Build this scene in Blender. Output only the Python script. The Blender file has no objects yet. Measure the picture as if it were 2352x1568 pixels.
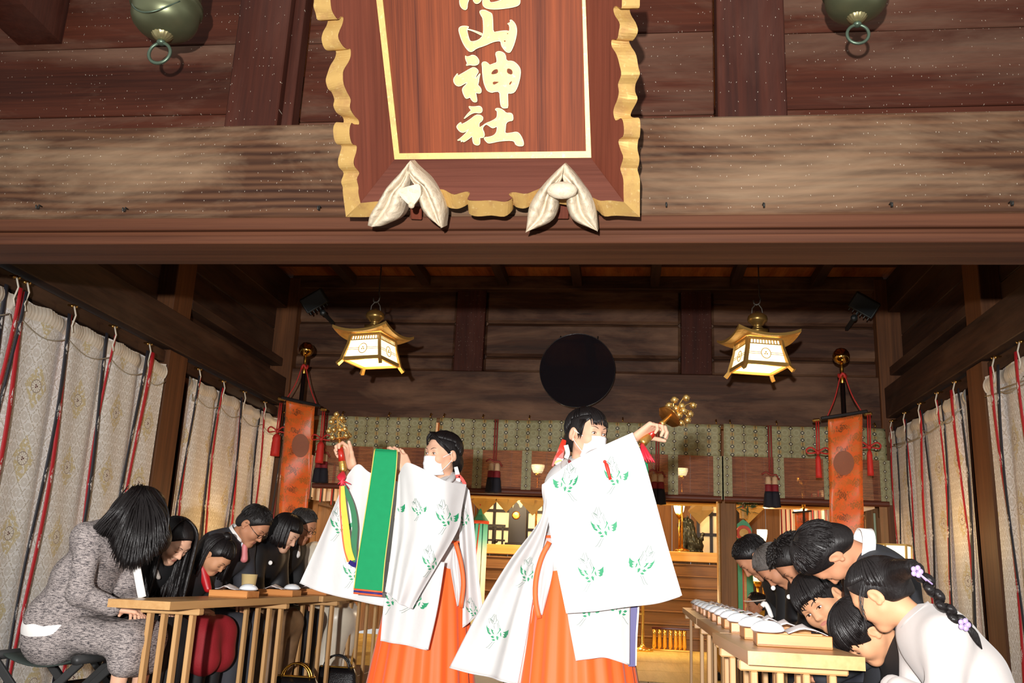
import bpy, math, random
import numpy as np
from mathutils import Vector, Matrix
from mathutils.bvhtree import BVHTree
from mathutils.geometry import tessellate_polygon
random.seed(7); rng = np.random.default_rng(7)
scn = bpy.context.scene
COL = scn.collection
# ---------------------------------------------------------------- camera
FPX, CX, CY, CH, ROLL = 2100.0, 1176.0, 784.0, 0.83, 0.045
_d = np.array([1440-CX, 1341-CY, FPX]); _d /= np.linalg.norm(_d)
_x = np.array([1.0, ROLL, 0.0]); _x = _x-(_x@_d)*_d; _x /= np.linalg.norm(_x)
_u = np.cross(_x, _d); _u /= np.linalg.norm(_u)
if _u[1] > 0: _u = -_u
CM = np.stack([_x, _d, _u], 1)
CAM = np.array([0, 0, CH])
cam = bpy.data.objects.new('camera', bpy.data.cameras.new('camera')); COL.objects.link(cam)
cam.data.sensor_width = 36; cam.data.lens = FPX/2352*36; cam.data.clip_start = 0.05
_m = Matrix([list(CM[0])+[0], list(-CM[1])+[0], list(-CM[2])+[0], [0, 0, 0, 1]]).transposed()
_m.translation = Vector(CAM); cam.matrix_world = _m
scn.camera = cam
# ---------------------------------------------------------------- world, exposure, flash
w = bpy.data.worlds.new('world'); scn.world = w; w.use_nodes = True
w.node_tree.nodes['Background'].inputs[0].default_value = (1, 0.98, 0.95, 1)
w.node_tree.nodes['Background'].inputs[1].default_value = 0.55
vs = scn.view_settings
vs.view_transform = 'Standard'; vs.look = 'None'; vs.gamma = 1; vs.exposure = 0.25; vs.use_curve_mapping = False
def lamp(name, kind, loc, energy, color=(1, 1, 1), size=0.05, aim=None, **kw):
    l = bpy.data.lights.new(name, kind); l.energy = energy; l.color = color
    if kind in ('POINT', 'SPOT'): l.shadow_soft_size = size
    for k, v in kw.items(): setattr(l, k, v)
    o = bpy.data.objects.new(name, l); COL.objects.link(o); o.location = loc
    if aim is not None:
        o.rotation_euler = (Vector(aim)-Vector(loc)).to_track_quat('-Z', 'Y').to_euler()
    return o
# the photographer's flash, moved behind the camera to even out near and far light
lamp('camera_flash', 'SPOT', (-0.2, -1.0, 0.96), 1480, (1, 0.98, 0.955), 0.04, aim=(-0.6, 4.0, 1.85), spot_size=math.radians(100), spot_blend=1.0)
# ---------------------------------------------------------------- pixel -> world helpers
def ray(px, py): return CM.T @ np.array([px-CX, py-CY, FPX])
def P(px, py, Y): r = ray(px, py); return CAM+r*(Y/r[1])
def PX(px, py, X): r = ray(px, py); return CAM+r*(X/r[0])
def PZ(px, py, Z): r = ray(px, py); return CAM+r*((Z-CH)/r[2])
def V(*a): return np.array(a, float)
def nrm(v): v = np.asarray(v, float); return v/np.linalg.norm(v)
# ---------------------------------------------------------------- materials
MATS = {}
def newmat(name):
    m = bpy.data.materials.new(name); m.use_nodes = True; MATS[name] = m
    nt = m.node_tree; return m, nt, nt.nodes['Principled BSDF']
def N(nt, typ, **kw):
    n = nt.nodes.new(typ)
    for k, v in kw.items():
        if k.startswith('i_'):
            n.inputs[k[2:].replace('_', ' ')].default_value = v
        else: setattr(n, k, v)
    return n
def mathn(nt, op, a, b=None, c=None):
    n = nt.nodes.new('ShaderNodeMath'); n.operation = op
    for i, v in enumerate((a, b, c)):
        if v is None: continue
        if isinstance(v, (int, float)): n.inputs[i].default_value = v
        else: nt.links.new(v, n.inputs[i])
    return n.outputs[0]
def mixc(nt, fac, a, b, mode='MIX'):
    n = nt.nodes.new('ShaderNodeMix'); n.data_type = 'RGBA'; n.blend_type = mode
    for i, v in ((0, fac), (6, a), (7, b)):
        if isinstance(v, (int, float)): n.inputs[i].default_value = v
        elif isinstance(v, tuple): n.inputs[i].default_value = v if len(v) == 4 else v+(1,)
        else: nt.links.new(v, n.inputs[i])
    return n.outputs[2]
def ramp(nt, fac, stops):
    n = nt.nodes.new('ShaderNodeValToRGB'); nt.links.new(fac, n.inputs[0])
    els = n.color_ramp.elements
    while len(els) < len(stops): els.new(0.5)
    for e, (p, c) in zip(els, stops):
        e.position = p; e.color = (c if isinstance(c, tuple) else (c, c, c))+(1,)
    return n.outputs[0]
def lin(*c):
    return tuple(((v/255)/12.92 if v/255 <= .04045 else ((v/255+.055)/1.055)**2.4) for v in c)
def coords(nt, kind='Object'):
    return nt.nodes.new('ShaderNodeTexCoord').outputs[kind]
def mapped(nt, vec, scale=(1, 1, 1), rot=(0, 0, 0), loc=(0, 0, 0)):
    n = nt.nodes.new('ShaderNodeMapping'); nt.links.new(vec, n.inputs[0])
    n.inputs['Scale'].default_value = scale; n.inputs['Rotation'].default_value = rot; n.inputs['Location'].default_value = loc
    return n.outputs[0]
def noise(nt, vec, scale, detail=4, rough=.55, dist=0):
    n = nt.nodes.new('ShaderNodeTexNoise'); nt.links.new(vec, n.inputs['Vector'])
    n.inputs['Scale'].default_value = scale; n.inputs['Detail'].default_value = detail
    n.inputs['Roughness'].default_value = rough; n.inputs['Distortion'].default_value = dist
    return n.outputs['Fac']
def bump(nt, bsdf, h, strength=.2, dist=.01):
    n = nt.nodes.new('ShaderNodeBump'); nt.links.new(h, n.inputs['Height'])
    n.inputs['Strength'].default_value = strength; n.inputs['Distance'].default_value = dist
    nt.links.new(n.outputs[0], bsdf.inputs['Normal'])
def plain(name, col, rough=.6, metal=0, var=.12, vscale=30, spec=.5, sheen=0, bmp=.0, emit=None, estr=0, coat=0):
    if name in MATS: return MATS[name]
    m, nt, b = newmat(name)
    v = coords(nt)
    f = noise(nt, v, vscale, 4)
    c = mixc(nt, mathn(nt, 'MULTIPLY', f, 1.0), tuple(x*(1-var) for x in col), tuple(min(1, x*(1+var)) for x in col))
    nt.links.new(c, b.inputs['Base Color'])
    b.inputs['Roughness'].default_value = rough; b.inputs['Metallic'].default_value = metal
    b.inputs['Specular IOR Level'].default_value = spec; b.inputs['Sheen Weight'].default_value = sheen
    b.inputs['Coat Weight'].default_value = coat
    if bmp: bump(nt, b, f, bmp, .004)
    if emit:
        b.inputs['Emission Color'].default_value = emit+(1,); b.inputs['Emission Strength'].default_value = estr
    return m
def wood(name, dark, light, axis='x', fine=60, stretch=.04, rough=.6, weather_sheen=None, wamt=.5, rings=0, flecks=False, spec=.35, bmp=.25, coarse=3.0, seed=0):
    if name in MATS: return MATS[name]
    m, nt, b = newmat(name)
    o = coords(nt)
    info = nt.nodes.new('ShaderNodeObjectInfo')
    off = N(nt, 'ShaderNodeVectorMath', operation='SCALE'); 
    cmb = N(nt, 'ShaderNodeCombineXYZ'); 
    for i in range(3): nt.links.new(info.outputs['Random'], cmb.inputs[i])
    nt.links.new(cmb.outputs[0], off.inputs[0]); off.inputs['Scale'].default_value = 37.0
    add = N(nt, 'ShaderNodeVectorMath', operation='ADD'); nt.links.new(o, add.inputs[0]); nt.links.new(off.outputs[0], add.inputs[1])
    v = add.outputs[0]
    sc = [1, 1, 1]
    for ch in axis: sc['xyz'.index(ch)] = stretch
    axis = axis[0]
    vm = mapped(nt, v, tuple(sc), loc=(seed, seed*.7, 0))
    f1 = noise(nt, vm, fine, 5, .6)
    f2 = noise(nt, vm, coarse*4, 3, .5, .6)
    if rings:
        sc2 = [1, 1, 1]; sc2['xyz'.index(axis)] = .16
        wv = N(nt, 'ShaderNodeTexWave', wave_type='BANDS', bands_direction='Z' if axis == 'x' else 'X')
        nt.links.new(mapped(nt, v, tuple(sc2)), wv.inputs[0])
        wv.inputs['Scale'].default_value = rings*5; wv.inputs['Distortion'].default_value = 9; wv.inputs['Detail'].default_value = 3
        wv.inputs['Detail Scale'].default_value = .6
        f2 = mathn(nt, 'ADD', mathn(nt, 'MULTIPLY', f2, .6), mathn(nt, 'MULTIPLY', wv.outputs['Fac'], .4))
    f = mathn(nt, 'ADD', mathn(nt, 'MULTIPLY', f1, .45), mathn(nt, 'MULTIPLY', f2, .55))
    c = ramp(nt, f, [(.3, dark), (.5, tuple((a+bb)/2 for a, bb in zip(dark, light))), (.7, light)])
    if weather_sheen:
        sc3 = [1, 1, 1]; sc3['xyz'.index(axis)] = .25
        f3 = noise(nt, mapped(nt, v, tuple(sc3), loc=(3, 1, 7)), 3.2, 6, .62, .4)
        wf = ramp(nt, f3, [(.44, 0.0), (.66, 1.0)])
        c = mixc(nt, mathn(nt, 'MULTIPLY', wf, wamt), c, weather_sheen)
    if flecks:
        vo = N(nt, 'ShaderNodeTexVoronoi', feature='F1', voronoi_dimensions='2D'); sx = nt.nodes.new('ShaderNodeSeparateXYZ'); cx_ = nt.nodes.new('ShaderNodeCombineXYZ'); nt.links.new(v, sx.inputs[0])
        nt.links.new(mathn(nt, 'ADD', sx.outputs[0], mathn(nt, 'MULTIPLY', noise(nt, v, 9, 1), .06)), cx_.inputs[0]); nt.links.new(sx.outputs[2], cx_.inputs[1])
        wob = mapped(nt, cx_.outputs[0], (2.0, .62, 1))
        nt.links.new(wob, vo.inputs['Vector']); vo.inputs['Scale'].default_value = 34
        s = ramp(nt, vo.outputs['Distance'], [(.055, 1.0), (.07, 0.0)])
        rnd = ramp(nt, vo.outputs['Color'], [(.72, 0.0), (.76, 1.0)])
        c = mixc(nt, mathn(nt, 'MULTIPLY', mathn(nt, 'MULTIPLY', s, rnd), .6), c, lin(225, 215, 195))
    nt.links.new(c, b.inputs['Base Color']); b.inputs['Roughness'].default_value = rough
    b.inputs['Specular IOR Level'].default_value = spec
    if bmp: bump(nt, b, f1, bmp, .004)
    return m
# ---------------------------------------------------------------- mesh builder
W0 = {}   # world location of every object made
class MB:
    def __init__(s): s.v = []; s.f = []; s.uv = None
    def add(s, vs, fs):
        o = len(s.v); s.v += [tuple(float(c) for c in p) for p in vs]; s.f += [tuple(i+o for i in f) for f in fs]; return s
    def box(s, x0, x1, y0, y1, z0, z1, b=0):
        if b <= 0:
            return s.add([(x, y, z) for z in (z0, z1) for y in (y0, y1) for x in (x0, x1)],
                         [(0, 2, 3, 1), (4, 5, 7, 6), (0, 1, 5, 4), (2, 6, 7, 3), (0, 4, 6, 2), (1, 3, 7, 5)])
        c = np.array([(x0+x1)/2, (y0+y1)/2, (z0+z1)/2]); h = np.array([x1-x0, y1-y0, z1-z0])/2
        return s.obox(c, np.eye(3), h, b)
    def obox(s, c, R, h, b=0):
        """oriented box; R columns = axes; chamfered by b"""
        c = np.asarray(c, float); h = np.asarray(h, float); R = np.asarray(R, float)
        if b <= 0:
            vs = [c+R@(h*np.array(q)) for q in [(x, y, z) for z in (-1, 1) for y in (-1, 1) for x in (-1, 1)]]
            return s.add(vs, [(0, 2, 3, 1), (4, 5, 7, 6), (0, 1, 5, 4), (2, 6, 7, 3), (0, 4, 6, 2), (1, 3, 7, 5)])
        b = min(b, h.min()*.9)
        vs = []; idx = {}
        for sx in (-1, 1):
            for sy in (-1, 1):
                for sz in (-1, 1):
                    for a in range(3):
                        q = h*np.array([sx, sy, sz]) - b*np.array([sx, sy, sz])
                        q[a] = h[a]*(sx, sy, sz)[a]
                        idx[(sx, sy, sz, a)] = len(vs); vs.append(c+R@q)
        fs = []
        def quad(l):
            pts = [np.array(vs[i]) for i in l]; n = np.cross(pts[1]-pts[0], pts[2]-pts[0])
            if n@(sum(pts)/len(pts)-c) < 0: l = l[::-1]
            fs.append(tuple(l))
        sg = (-1, 1)
        for a in range(3):
            o1, o2 = [i for i in range(3) if i != a]
            for t in sg:
                l = []
                for (p, q) in ((-1, -1), (1, -1), (1, 1), (-1, 1)):
                    k = [0, 0, 0]; k[a] = t; k[o1] = p; k[o2] = q; l.append(idx[(*k, a)])
                quad(l)
            for p in sg:
                for q in sg:
                    l = []
                    for t in sg:
                        k = [0, 0, 0]; k[a] = t; k[o1] = p; k[o2] = q
                        l += [idx[(*k, o1)], idx[(*k, o2)]] if t < 0 else [idx[(*k, o2)], idx[(*k, o1)]]
                    quad(l)
        for sx in sg:
            for sy in sg:
                for sz in sg: quad([idx[(sx, sy, sz, a)] for a in range(3)])
        return s.add(vs, fs)
    def bar(s, a, b, w, h, up=(0, 0, 1), bev=0):
        a = np.asarray(a, float); b = np.asarray(b, float); d = nrm(b-a)
        u = np.asarray(up, float); u = u-(u@d)*d
        if np.linalg.norm(u) < 1e-6: u = np.array([1, 0, 0.])-d*d[0]
        u = nrm(u); sd = np.cross(d, u)
        return s.obox((a+b)/2, np.stack([d, sd, u], 1), (np.linalg.norm(b-a)/2, w/2, h/2), bev)
    def tube(s, pts, r, n=8, caps=True, closed=False, flat=None, up=None):
        pts = [np.asarray(p, float) for p in pts]; m = len(pts)
        rs = [r]*m if np.isscalar(r) else list(r)
        vs = []; ref = np.array([0.3, 0.2, 0.93]) if up is None else np.asarray(up, float)
        prev = None
        for i, p in enumerate(pts):
            if closed: t = pts[(i+1) % m]-pts[i-1]
            else: t = pts[min(i+1, m-1)]-pts[max(i-1, 0)]
            t = t/max(np.linalg.norm(t), 1e-9)
            u = (ref if prev is None else prev); u = u-(u@t)*t
            if np.linalg.norm(u) < 1e-4: u = np.array([1, 0, 0.])-t*t[0]
            u = nrm(u); prev = u; sd = np.cross(t, u)
            for k in range(n):
                a = 2*math.pi*k/n; fl = 1 if flat is None else flat
                vs.append(p+rs[i]*(math.cos(a)*sd+math.sin(a)*u*fl))
        fs = []
        for i in range(m if closed else m-1):
            for k in range(n):
                j = (i+1) % m
                fs.append((i*n+k, i*n+(k+1) % n, j*n+(k+1) % n, j*n+k))
        if caps and not closed:
            fs.append(tuple(range(n-1, -1, -1))); fs.append(tuple((m-1)*n+k for k in range(n)))
        return s.add(vs, fs)
    def cyl(s, a, b, r0, r1=None, n=16): return s.tube([a, b], [r0, r0 if r1 is None else r1], n)
    def lathe(s, prof, c=(0, 0, 0), R=None, n=24, mod=None):
        """prof: list of (radius, z)"""
        c = np.asarray(c, float); R = np.eye(3) if R is None else np.asarray(R)
        vs = []; m = len(prof)
        for i, (r, z) in enumerate(prof):
            for k in range(n):
                a = 2*math.pi*k/n; rr = r*(mod(a, i) if mod else 1)
                vs.append(c+R@np.array([rr*math.cos(a), rr*math.sin(a), z]))
        fs = [(i*n+k, i*n+(k+1) % n, (i+1)*n+(k+1) % n, (i+1)*n+k) for i in range(m-1) for k in range(n)]
        if prof[0][0] > 1e-6: fs.append(tuple(range(n-1, -1, -1)))
        if prof[-1][0] > 1e-6: fs.append(tuple((m-1)*n+k for k in range(n)))
        return s.add(vs, fs)
    def ball(s, c, r, n=12, m=8, R=None):
        rr = np.array([r]*3 if np.isscalar(r) else r, float); R = np.eye(3) if R is None else R
        vs = []
        for i in range(m+1):
            t = math.pi*i/m
            for k in range(n):
                a = 2*math.pi*k/n
                vs.append(np.asarray(c)+R@(rr*np.array([math.sin(t)*math.cos(a), math.sin(t)*math.sin(a), -math.cos(t)])))
        return s.add(vs, [(i*n+k, i*n+(k+1) % n, (i+1)*n+(k+1) % n, (i+1)*n+k) for i in range(m) for k in range(n)])
    def grid(s, pts):
        """pts array (nu,nv,3)"""
        nu, nv = pts.shape[:2]
        return s.add(pts.reshape(-1, 3), [(i*nv+j, (i+1)*nv+j, (i+1)*nv+j+1, i*nv+j+1) for i in range(nu-1) for j in range(nv-1)])
    def prism(s, poly, dvec):
        """flat polygon (list of 3d pts) extruded by dvec"""
        poly = [np.asarray(p, float) for p in poly]; n = len(poly); dv = np.asarray(dvec, float)
        tri = tessellate_polygon([[Vector(p) for p in poly]])
        vs = poly+[p+dv for p in poly]
        fs = [tuple(t) for t in tri]+[tuple(i+n for i in t) for t in tri]
        fs += [(i, (i+1) % n, (i+1) % n+n, i+n) for i in range(n)]
        return s.add(vs, fs)
    def build(s, name, mat, parent=None, loc=None, smooth=False, label=None, uv=None, thick=0, fixn=True, sub=0):
        if parent is not None: org = W0[parent.name]
        elif loc is not None: org = np.asarray(loc, float)
        else:
            a = np.array(s.v); org = np.array([(a[:, 0].min()+a[:, 0].max())/2, (a[:, 1].min()+a[:, 1].max())/2, a[:, 2].min()])
        vs = np.array(s.v)-org
        me = bpy.data.meshes.new(name); me.from_pydata(vs.tolist(), [], s.f)
        if fixn:
            import bmesh
            bm = bmesh.new(); bm.from_mesh(me); bmesh.ops.recalc_face_normals(bm, faces=bm.faces); bm.to_mesh(me); bm.free()
        if smooth: me.polygons.foreach_set('use_smooth', [True]*len(me.polygons))
        if uv is not None:
            ul = me.uv_layers.new(name='UVMap'); li = np.empty(len(me.loops), int); me.loops.foreach_get('vertex_index', li)
            ul.data.foreach_set('uv', np.asarray(uv, float)[li].reshape(-1))
        for mm in (mat if isinstance(mat, (list, tuple)) else [mat]): me.materials.append(mm)
        me.update()
        o = bpy.data.objects.new(name, me); COL.objects.link(o)
        if parent is not None: o.parent = parent
        else: o.location = org
        W0[o.name] = org
        if thick:
            md = o.modifiers.new('solid', 'SOLIDIFY'); md.thickness = thick; md.offset = 0
        if sub:
            md = o.modifiers.new('sub', 'SUBSURF'); md.levels = sub; md.render_levels = sub
        if label: o['label'] = label
        return o
def tag(o, label=None, cat=None, group=None, kind=None):
    for k, v in (('label', label), ('category', cat), ('group', group), ('kind', kind)):
        if v: o[k] = v
    return o
def empty(name, loc, label=None, cat=None, group=None, kind=None):
    o = bpy.data.objects.new(name, None); COL.objects.link(o); o.location = [float(c) for c in loc]
    o.empty_display_size = .1
    W0[o.name] = np.asarray(loc, float); return tag(o, label, cat, group, kind)
def copy_tree(o, parent=None):
    c = o.copy(); COL.objects.link(c); W0[c.name] = W0[o.name] if parent is None else W0[parent.name]
    if parent is not None: c.parent = parent
    for ch in list(o.children): copy_tree(ch, c)
    return c
def pl(pts, n):
    """resample a polyline to n points by arc length"""
    pts = np.asarray(pts, float); d = np.r_[0, np.cumsum(np.linalg.norm(np.diff(pts, axis=0), axis=1))]
    t = np.linspace(0, d[-1], n); return np.stack([np.interp(t, d, pts[:, k]) for k in range(pts.shape[1])], 1)
def spl(pts, n):
    """smooth (catmull-rom) resample"""
    p = np.asarray(pts, float); p = np.vstack([2*p[0]-p[1], p, 2*p[-1]-p[-2]]); out = []
    m = len(p)-3
    for t in np.linspace(0, m, n):
        i = min(int(t), m-1); u = t-i; a, b, c, d = p[i:i+4]
        out.append(.5*((2*b)+(-a+c)*u+(2*a-5*b+4*c-d)*u*u+(-a+3*b-3*c+d)*u**3))
    return np.array(out)
# ---------------------------------------------------------------- implicit (sdf) modelling for bodies and cloth
def cap(a, b, ra, rb=None, k=.02): return ('c', np.asarray(a, float), np.asarray(b, float), ra, ra if rb is None else rb, k, 1)
def ell(c, r, R=None, k=.02): return ('e', np.asarray(c, float), np.asarray(r, float), R, None, k, 1)
def sub(p): return p[:6]+(-1,)
def plane(n, o, k=.01): return ('p', nrm(n), np.asarray(o, float), None, None, k, -1)   # removes the side n points to
def sdf_mesh(prims, res, wr=None, pad=None):
    lo = np.full(3, 1e9); hi = -lo
    for p in prims:
        if p[6] < 0: continue
        if p[0] == 'c':
            r = max(p[3], p[4]); lo = np.minimum(lo, np.minimum(p[1], p[2])-r); hi = np.maximum(hi, np.maximum(p[1], p[2])+r)
        else: r = p[2].max(); lo = np.minimum(lo, p[1]-r); hi = np.maximum(hi, p[1]+r)
    lo -= 3*res+.01; hi += 3*res+.01
    n = np.ceil((hi-lo)/res).astype(int)+1
    ax = [lo[i]+res*np.arange(n[i]) for i in range(3)]
    D = np.full(n, .5, np.float32)
    for p in prims:
        k = p[5]; mg = k+2.5*res
        if p[0] == 'c': r = max(p[3], p[4]); a = np.minimum(p[1], p[2])-r-mg; b = np.maximum(p[1], p[2])+r+mg
        elif p[0] == 'e': r = p[2].max(); a = p[1]-r-mg; b = p[1]+r+mg
        else: a, b = lo, hi
        i0 = np.maximum(np.floor((a-lo)/res).astype(int), 0); i1 = np.minimum(np.ceil((b-lo)/res).astype(int)+1, n)
        if (i1 <= i0).any(): continue
        sl = tuple(slice(i0[i], i1[i]) for i in range(3))
        X = ax[0][sl[0]][:, None, None].astype(np.float32); Y = ax[1][sl[1]][None, :, None].astype(np.float32); Z = ax[2][sl[2]][None, None, :].astype(np.float32)
        if p[0] == 'c':
            A, B, ra, rb = p[1:5]; d = B-A; L = max(d@d, 1e-9)
            t = np.clip(((X-A[0])*d[0]+(Y-A[1])*d[1]+(Z-A[2])*d[2])/L, 0, 1)
            q = np.sqrt((X-A[0]-t*d[0])**2+(Y-A[1]-t*d[1])**2+(Z-A[2]-t*d[2])**2)-(ra+(rb-ra)*t)
        elif p[0] == 'e':
            c, r, R = p[1:4]; dx, dy, dz = X-c[0], Y-c[1], Z-c[2]
            if R is not None:
                dx, dy, dz = (R[0, i]*dx+R[1, i]*dy+R[2, i]*dz for i in range(3))
            k0 = np.sqrt((dx/r[0])**2+(dy/r[1])**2+(dz/r[2])**2); k1 = np.sqrt((dx/r[0]**2)**2+(dy/r[1]**2)**2+(dz/r[2]**2)**2)
            q = k0*(k0-1)/np.maximum(k1, 1e-6)
        else:
            q = -((X-p[2][0])*p[1][0]+(Y-p[2][1])*p[1][1]+(Z-p[2][2])*p[1][2])
        d0 = D[sl]
        if p[6] > 0:
            h = np.clip(.5+.5*(q-d0)/k, 0, 1); D[sl] = q*(1-h)+d0*h-k*h*(1-h)
        else:
            q = -q; h = np.clip(.5-.5*(q-d0)/k, 0, 1); D[sl] = q*(1-h)+d0*h+k*h*(1-h)
    if wr is not None:
        D = D+wr(ax[0][:, None, None], ax[1][None, :, None], ax[2][None, None, :]).astype(np.float32)
    S = D < 0
    c = np.zeros(tuple(n-1), np.int8)
    for i in (0, 1):
        for j in (0, 1):
            for k in (0, 1): c += S[i:n[0]-1+i, j:n[1]-1+j, k:n[2]-1+k]
    act = np.argwhere((c > 0) & (c < 8))
    if not len(act): return np.zeros((0, 3)), []
    idm = -np.ones(tuple(n-1), np.int64); idm[tuple(act.T)] = np.arange(len(act))
    acc = np.zeros((len(act), 3)); cnt = np.zeros(len(act))
    for a in range(3):
        o1, o2 = [i for i in range(3) if i != a]
        for u in (0, 1):
            for v in (0, 1):
                q = act.copy(); q[:, o1] += u; q[:, o2] += v; q2 = q.copy(); q2[:, a] += 1
                da = D[tuple(q.T)]; db = D[tuple(q2.T)]; x = (da < 0) != (db < 0)
                t = np.where(x, da/np.where(x, da-db, 1), 0)
                pp = (q-act).astype(float); pp[:, a] = t
                acc += pp*x[:, None]; cnt += x
    vs = lo+(act+acc/cnt[:, None])*res
    fs = []
    for a in range(3):
        o1, o2 = (a+1) % 3, (a+2) % 3
        sa = [slice(None)]*3; sb = [slice(None)]*3; sa[a] = slice(0, n[a]-1); sb[a] = slice(1, n[a])
        A = S[tuple(sa)]; B = S[tuple(sb)]
        e = np.argwhere(A != B); e = e[(e[:, o1] > 0) & (e[:, o2] > 0) & (e[:, o1] < n[o1]-1) & (e[:, o2] < n[o2]-1)]
        if not len(e): continue
        inn = A[tuple(e.T)]
        ids = []
        for (u, v) in ((-1, -1), (0, -1), (0, 0), (-1, 0)):
            q = e.copy(); q[:, o1] += u; q[:, o2] += v; ids.append(idm[tuple(q.T)])
        q = np.stack(ids, 1); q[~inn] = q[~inn][:, ::-1]; fs.append(q)
    return vs, np.concatenate(fs).tolist()
def wrinkle(amp, f=18, sd=0):
    r = np.random.default_rng(sd); k = r.normal(size=(5, 3))*f; ph = r.uniform(0, 6.28, 5)
    return lambda X, Y, Z: amp*sum(np.sin(k[i, 0]*X+k[i, 1]*Y+k[i, 2]*Z+ph[i]) for i in range(5))/2.2
def sdf_obj(name, prims, res, mat, parent=None, wr=None, label=None, extra=None):
    vs, fs = sdf_mesh(prims, res, wr)
    m = MB(); m.v = [tuple(p) for p in vs]; m.f = [tuple(f) for f in fs]
    if extra is not None: m.add(extra.v, extra.f)
    return m.build(name, mat, parent, smooth=True, label=label, fixn=False)
# ---------------------------------------------------------------- cloth patches
def patch(top, bottom, left, right, nu=40, nv=40, fold=None):
    """Coons patch of 4 boundary polylines (top/bottom run left->right, left/right run top->bottom)"""
    T, B = spl(top, nu), spl(bottom, nu); L, R = spl(left, nv), spl(right, nv)
    u = np.linspace(0, 1, nu)[:, None, None]; v = np.linspace(0, 1, nv)[None, :, None]
    S = (1-v)*T[:, None]+v*B[:, None]+(1-u)*L[None]+u*R[None]
    S -= (1-u)*(1-v)*T[0]+u*(1-v)*T[-1]+(1-u)*v*B[0]+u*v*B[-1]
    if fold is not None:
        du = np.gradient(S, axis=0); dv = np.gradient(S, axis=1); n = np.cross(du, dv); n /= np.maximum(np.linalg.norm(n, axis=2, keepdims=True), 1e-9)
        S = S+n*fold(u[..., 0], v[..., 0])[..., None]
    return S
def pp(Y, *pts):
    """pixel points (px,py[,dY]) -> world on depth Y+dY"""
    return [P(p[0], p[1], Y+(p[2] if len(p) > 2 else 0)) for p in pts]
def gridbvh(S):
    nu, nv = S.shape[:2]
    return BVHTree.FromPolygons([Vector(p) for p in S.reshape(-1, 3)], [(i*nv+j, (i+1)*nv+j, (i+1)*nv+j+1, i*nv+j+1) for i in range(nu-1) for j in range(nv-1)])
def cast(bvh, px, py, off=.003):
    r = nrm(ray(px, py)); h = bvh.ray_cast(Vector(CAM), Vector(r))
    return None if h[0] is None else np.array(h[0])-r*off
# ================================================================ STRUCTURE
WD = wood('wood_dark', lin(32, 17, 10), lin(86, 52, 33), 'x', weather_sheen=lin(142, 106, 80), wamt=.55, coarse=2)  # pale streaks also paint the back wall's log highlights and sheen
WDY = wood('wood_dark_y', lin(30, 17, 11), lin(72, 44, 29), 'y', weather_sheen=lin(112, 84, 64), wamt=.3)
WDZ = wood('wood_dark_z', lin(60, 30, 20), lin(104, 62, 40), 'z')
WBEAM = wood('wood_beam', lin(46, 26, 17), lin(98, 66, 45), 'x', fine=45, coarse=1.6, weather_sheen=lin(150, 124, 98), wamt=.62, flecks=True, rings=1.6, rough=.62, spec=.18, bmp=.5)
WRAIL = wood('wood_rail', lin(58, 30, 19), lin(100, 60, 39), 'x', rough=.6, stretch=.02, spec=.2)
WRED = wood('wood_red', lin(42, 18, 11), lin(84, 41, 26), 'x', stretch=.03, weather_sheen=lin(128, 102, 84), wamt=.42, flecks=True, coarse=1.3, rough=.65, spec=.15)
WREDZ = wood('wood_red_z', lin(42, 18, 12), lin(74, 34, 22), 'z', weather_sheen=lin(100, 66, 56), wamt=.3, flecks=True, rough=.6, spec=.2)
WCEIL = wood('wood_ceiling', lin(96, 46, 22), lin(186, 104, 50), 'y', weather_sheen=lin(206, 140, 76), wamt=.5, stretch=.09)
WPOST = wood('wood_post', lin(66, 38, 20), lin(118, 74, 42), 'z', stretch=.03)
TATAMI = wood('tatami', lin(178, 160, 88), lin(214, 194, 118), 'y', fine=120, rough=.6)
def part(name, root, mat, x0, x1, y0, y1, z0, z1, b=.006, **k):
    return MB().box(x0, x1, y0, y1, z0, z1, b).build(name, mat, root, **k)
# floor: boarded hall, straw matting beyond
fl = empty('floor', (-.6, 8, -.06), kind='structure')
for i in range(19):
    x = -4.2+i*.4
    part('floor_board', fl, WDY, x, x+.396, 1.0, 8.7, -.06, 0, .004)
for i in range(4):
    for j in range(4):
        part('straw_mat', fl, TATAMI, -4.2+i*1.9, -4.2+i*1.9+1.88, 8.72+j*1.1, 8.72+j*1.1+1.09, -.06, .0, .004)
gr = empty('ground', (-.6, -4, -.6), kind='structure')
GRV = plain('ground_stone', lin(120, 116, 108), .9, var=.2, vscale=8)
for i in range(8): part('paving_slab', gr, GRV, -7+i*1.7, -7+i*1.7+1.68, -9, .9, -.62, -.5, .01)
XL, XR, YB = -3.8, 2.62, 9.6
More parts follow.
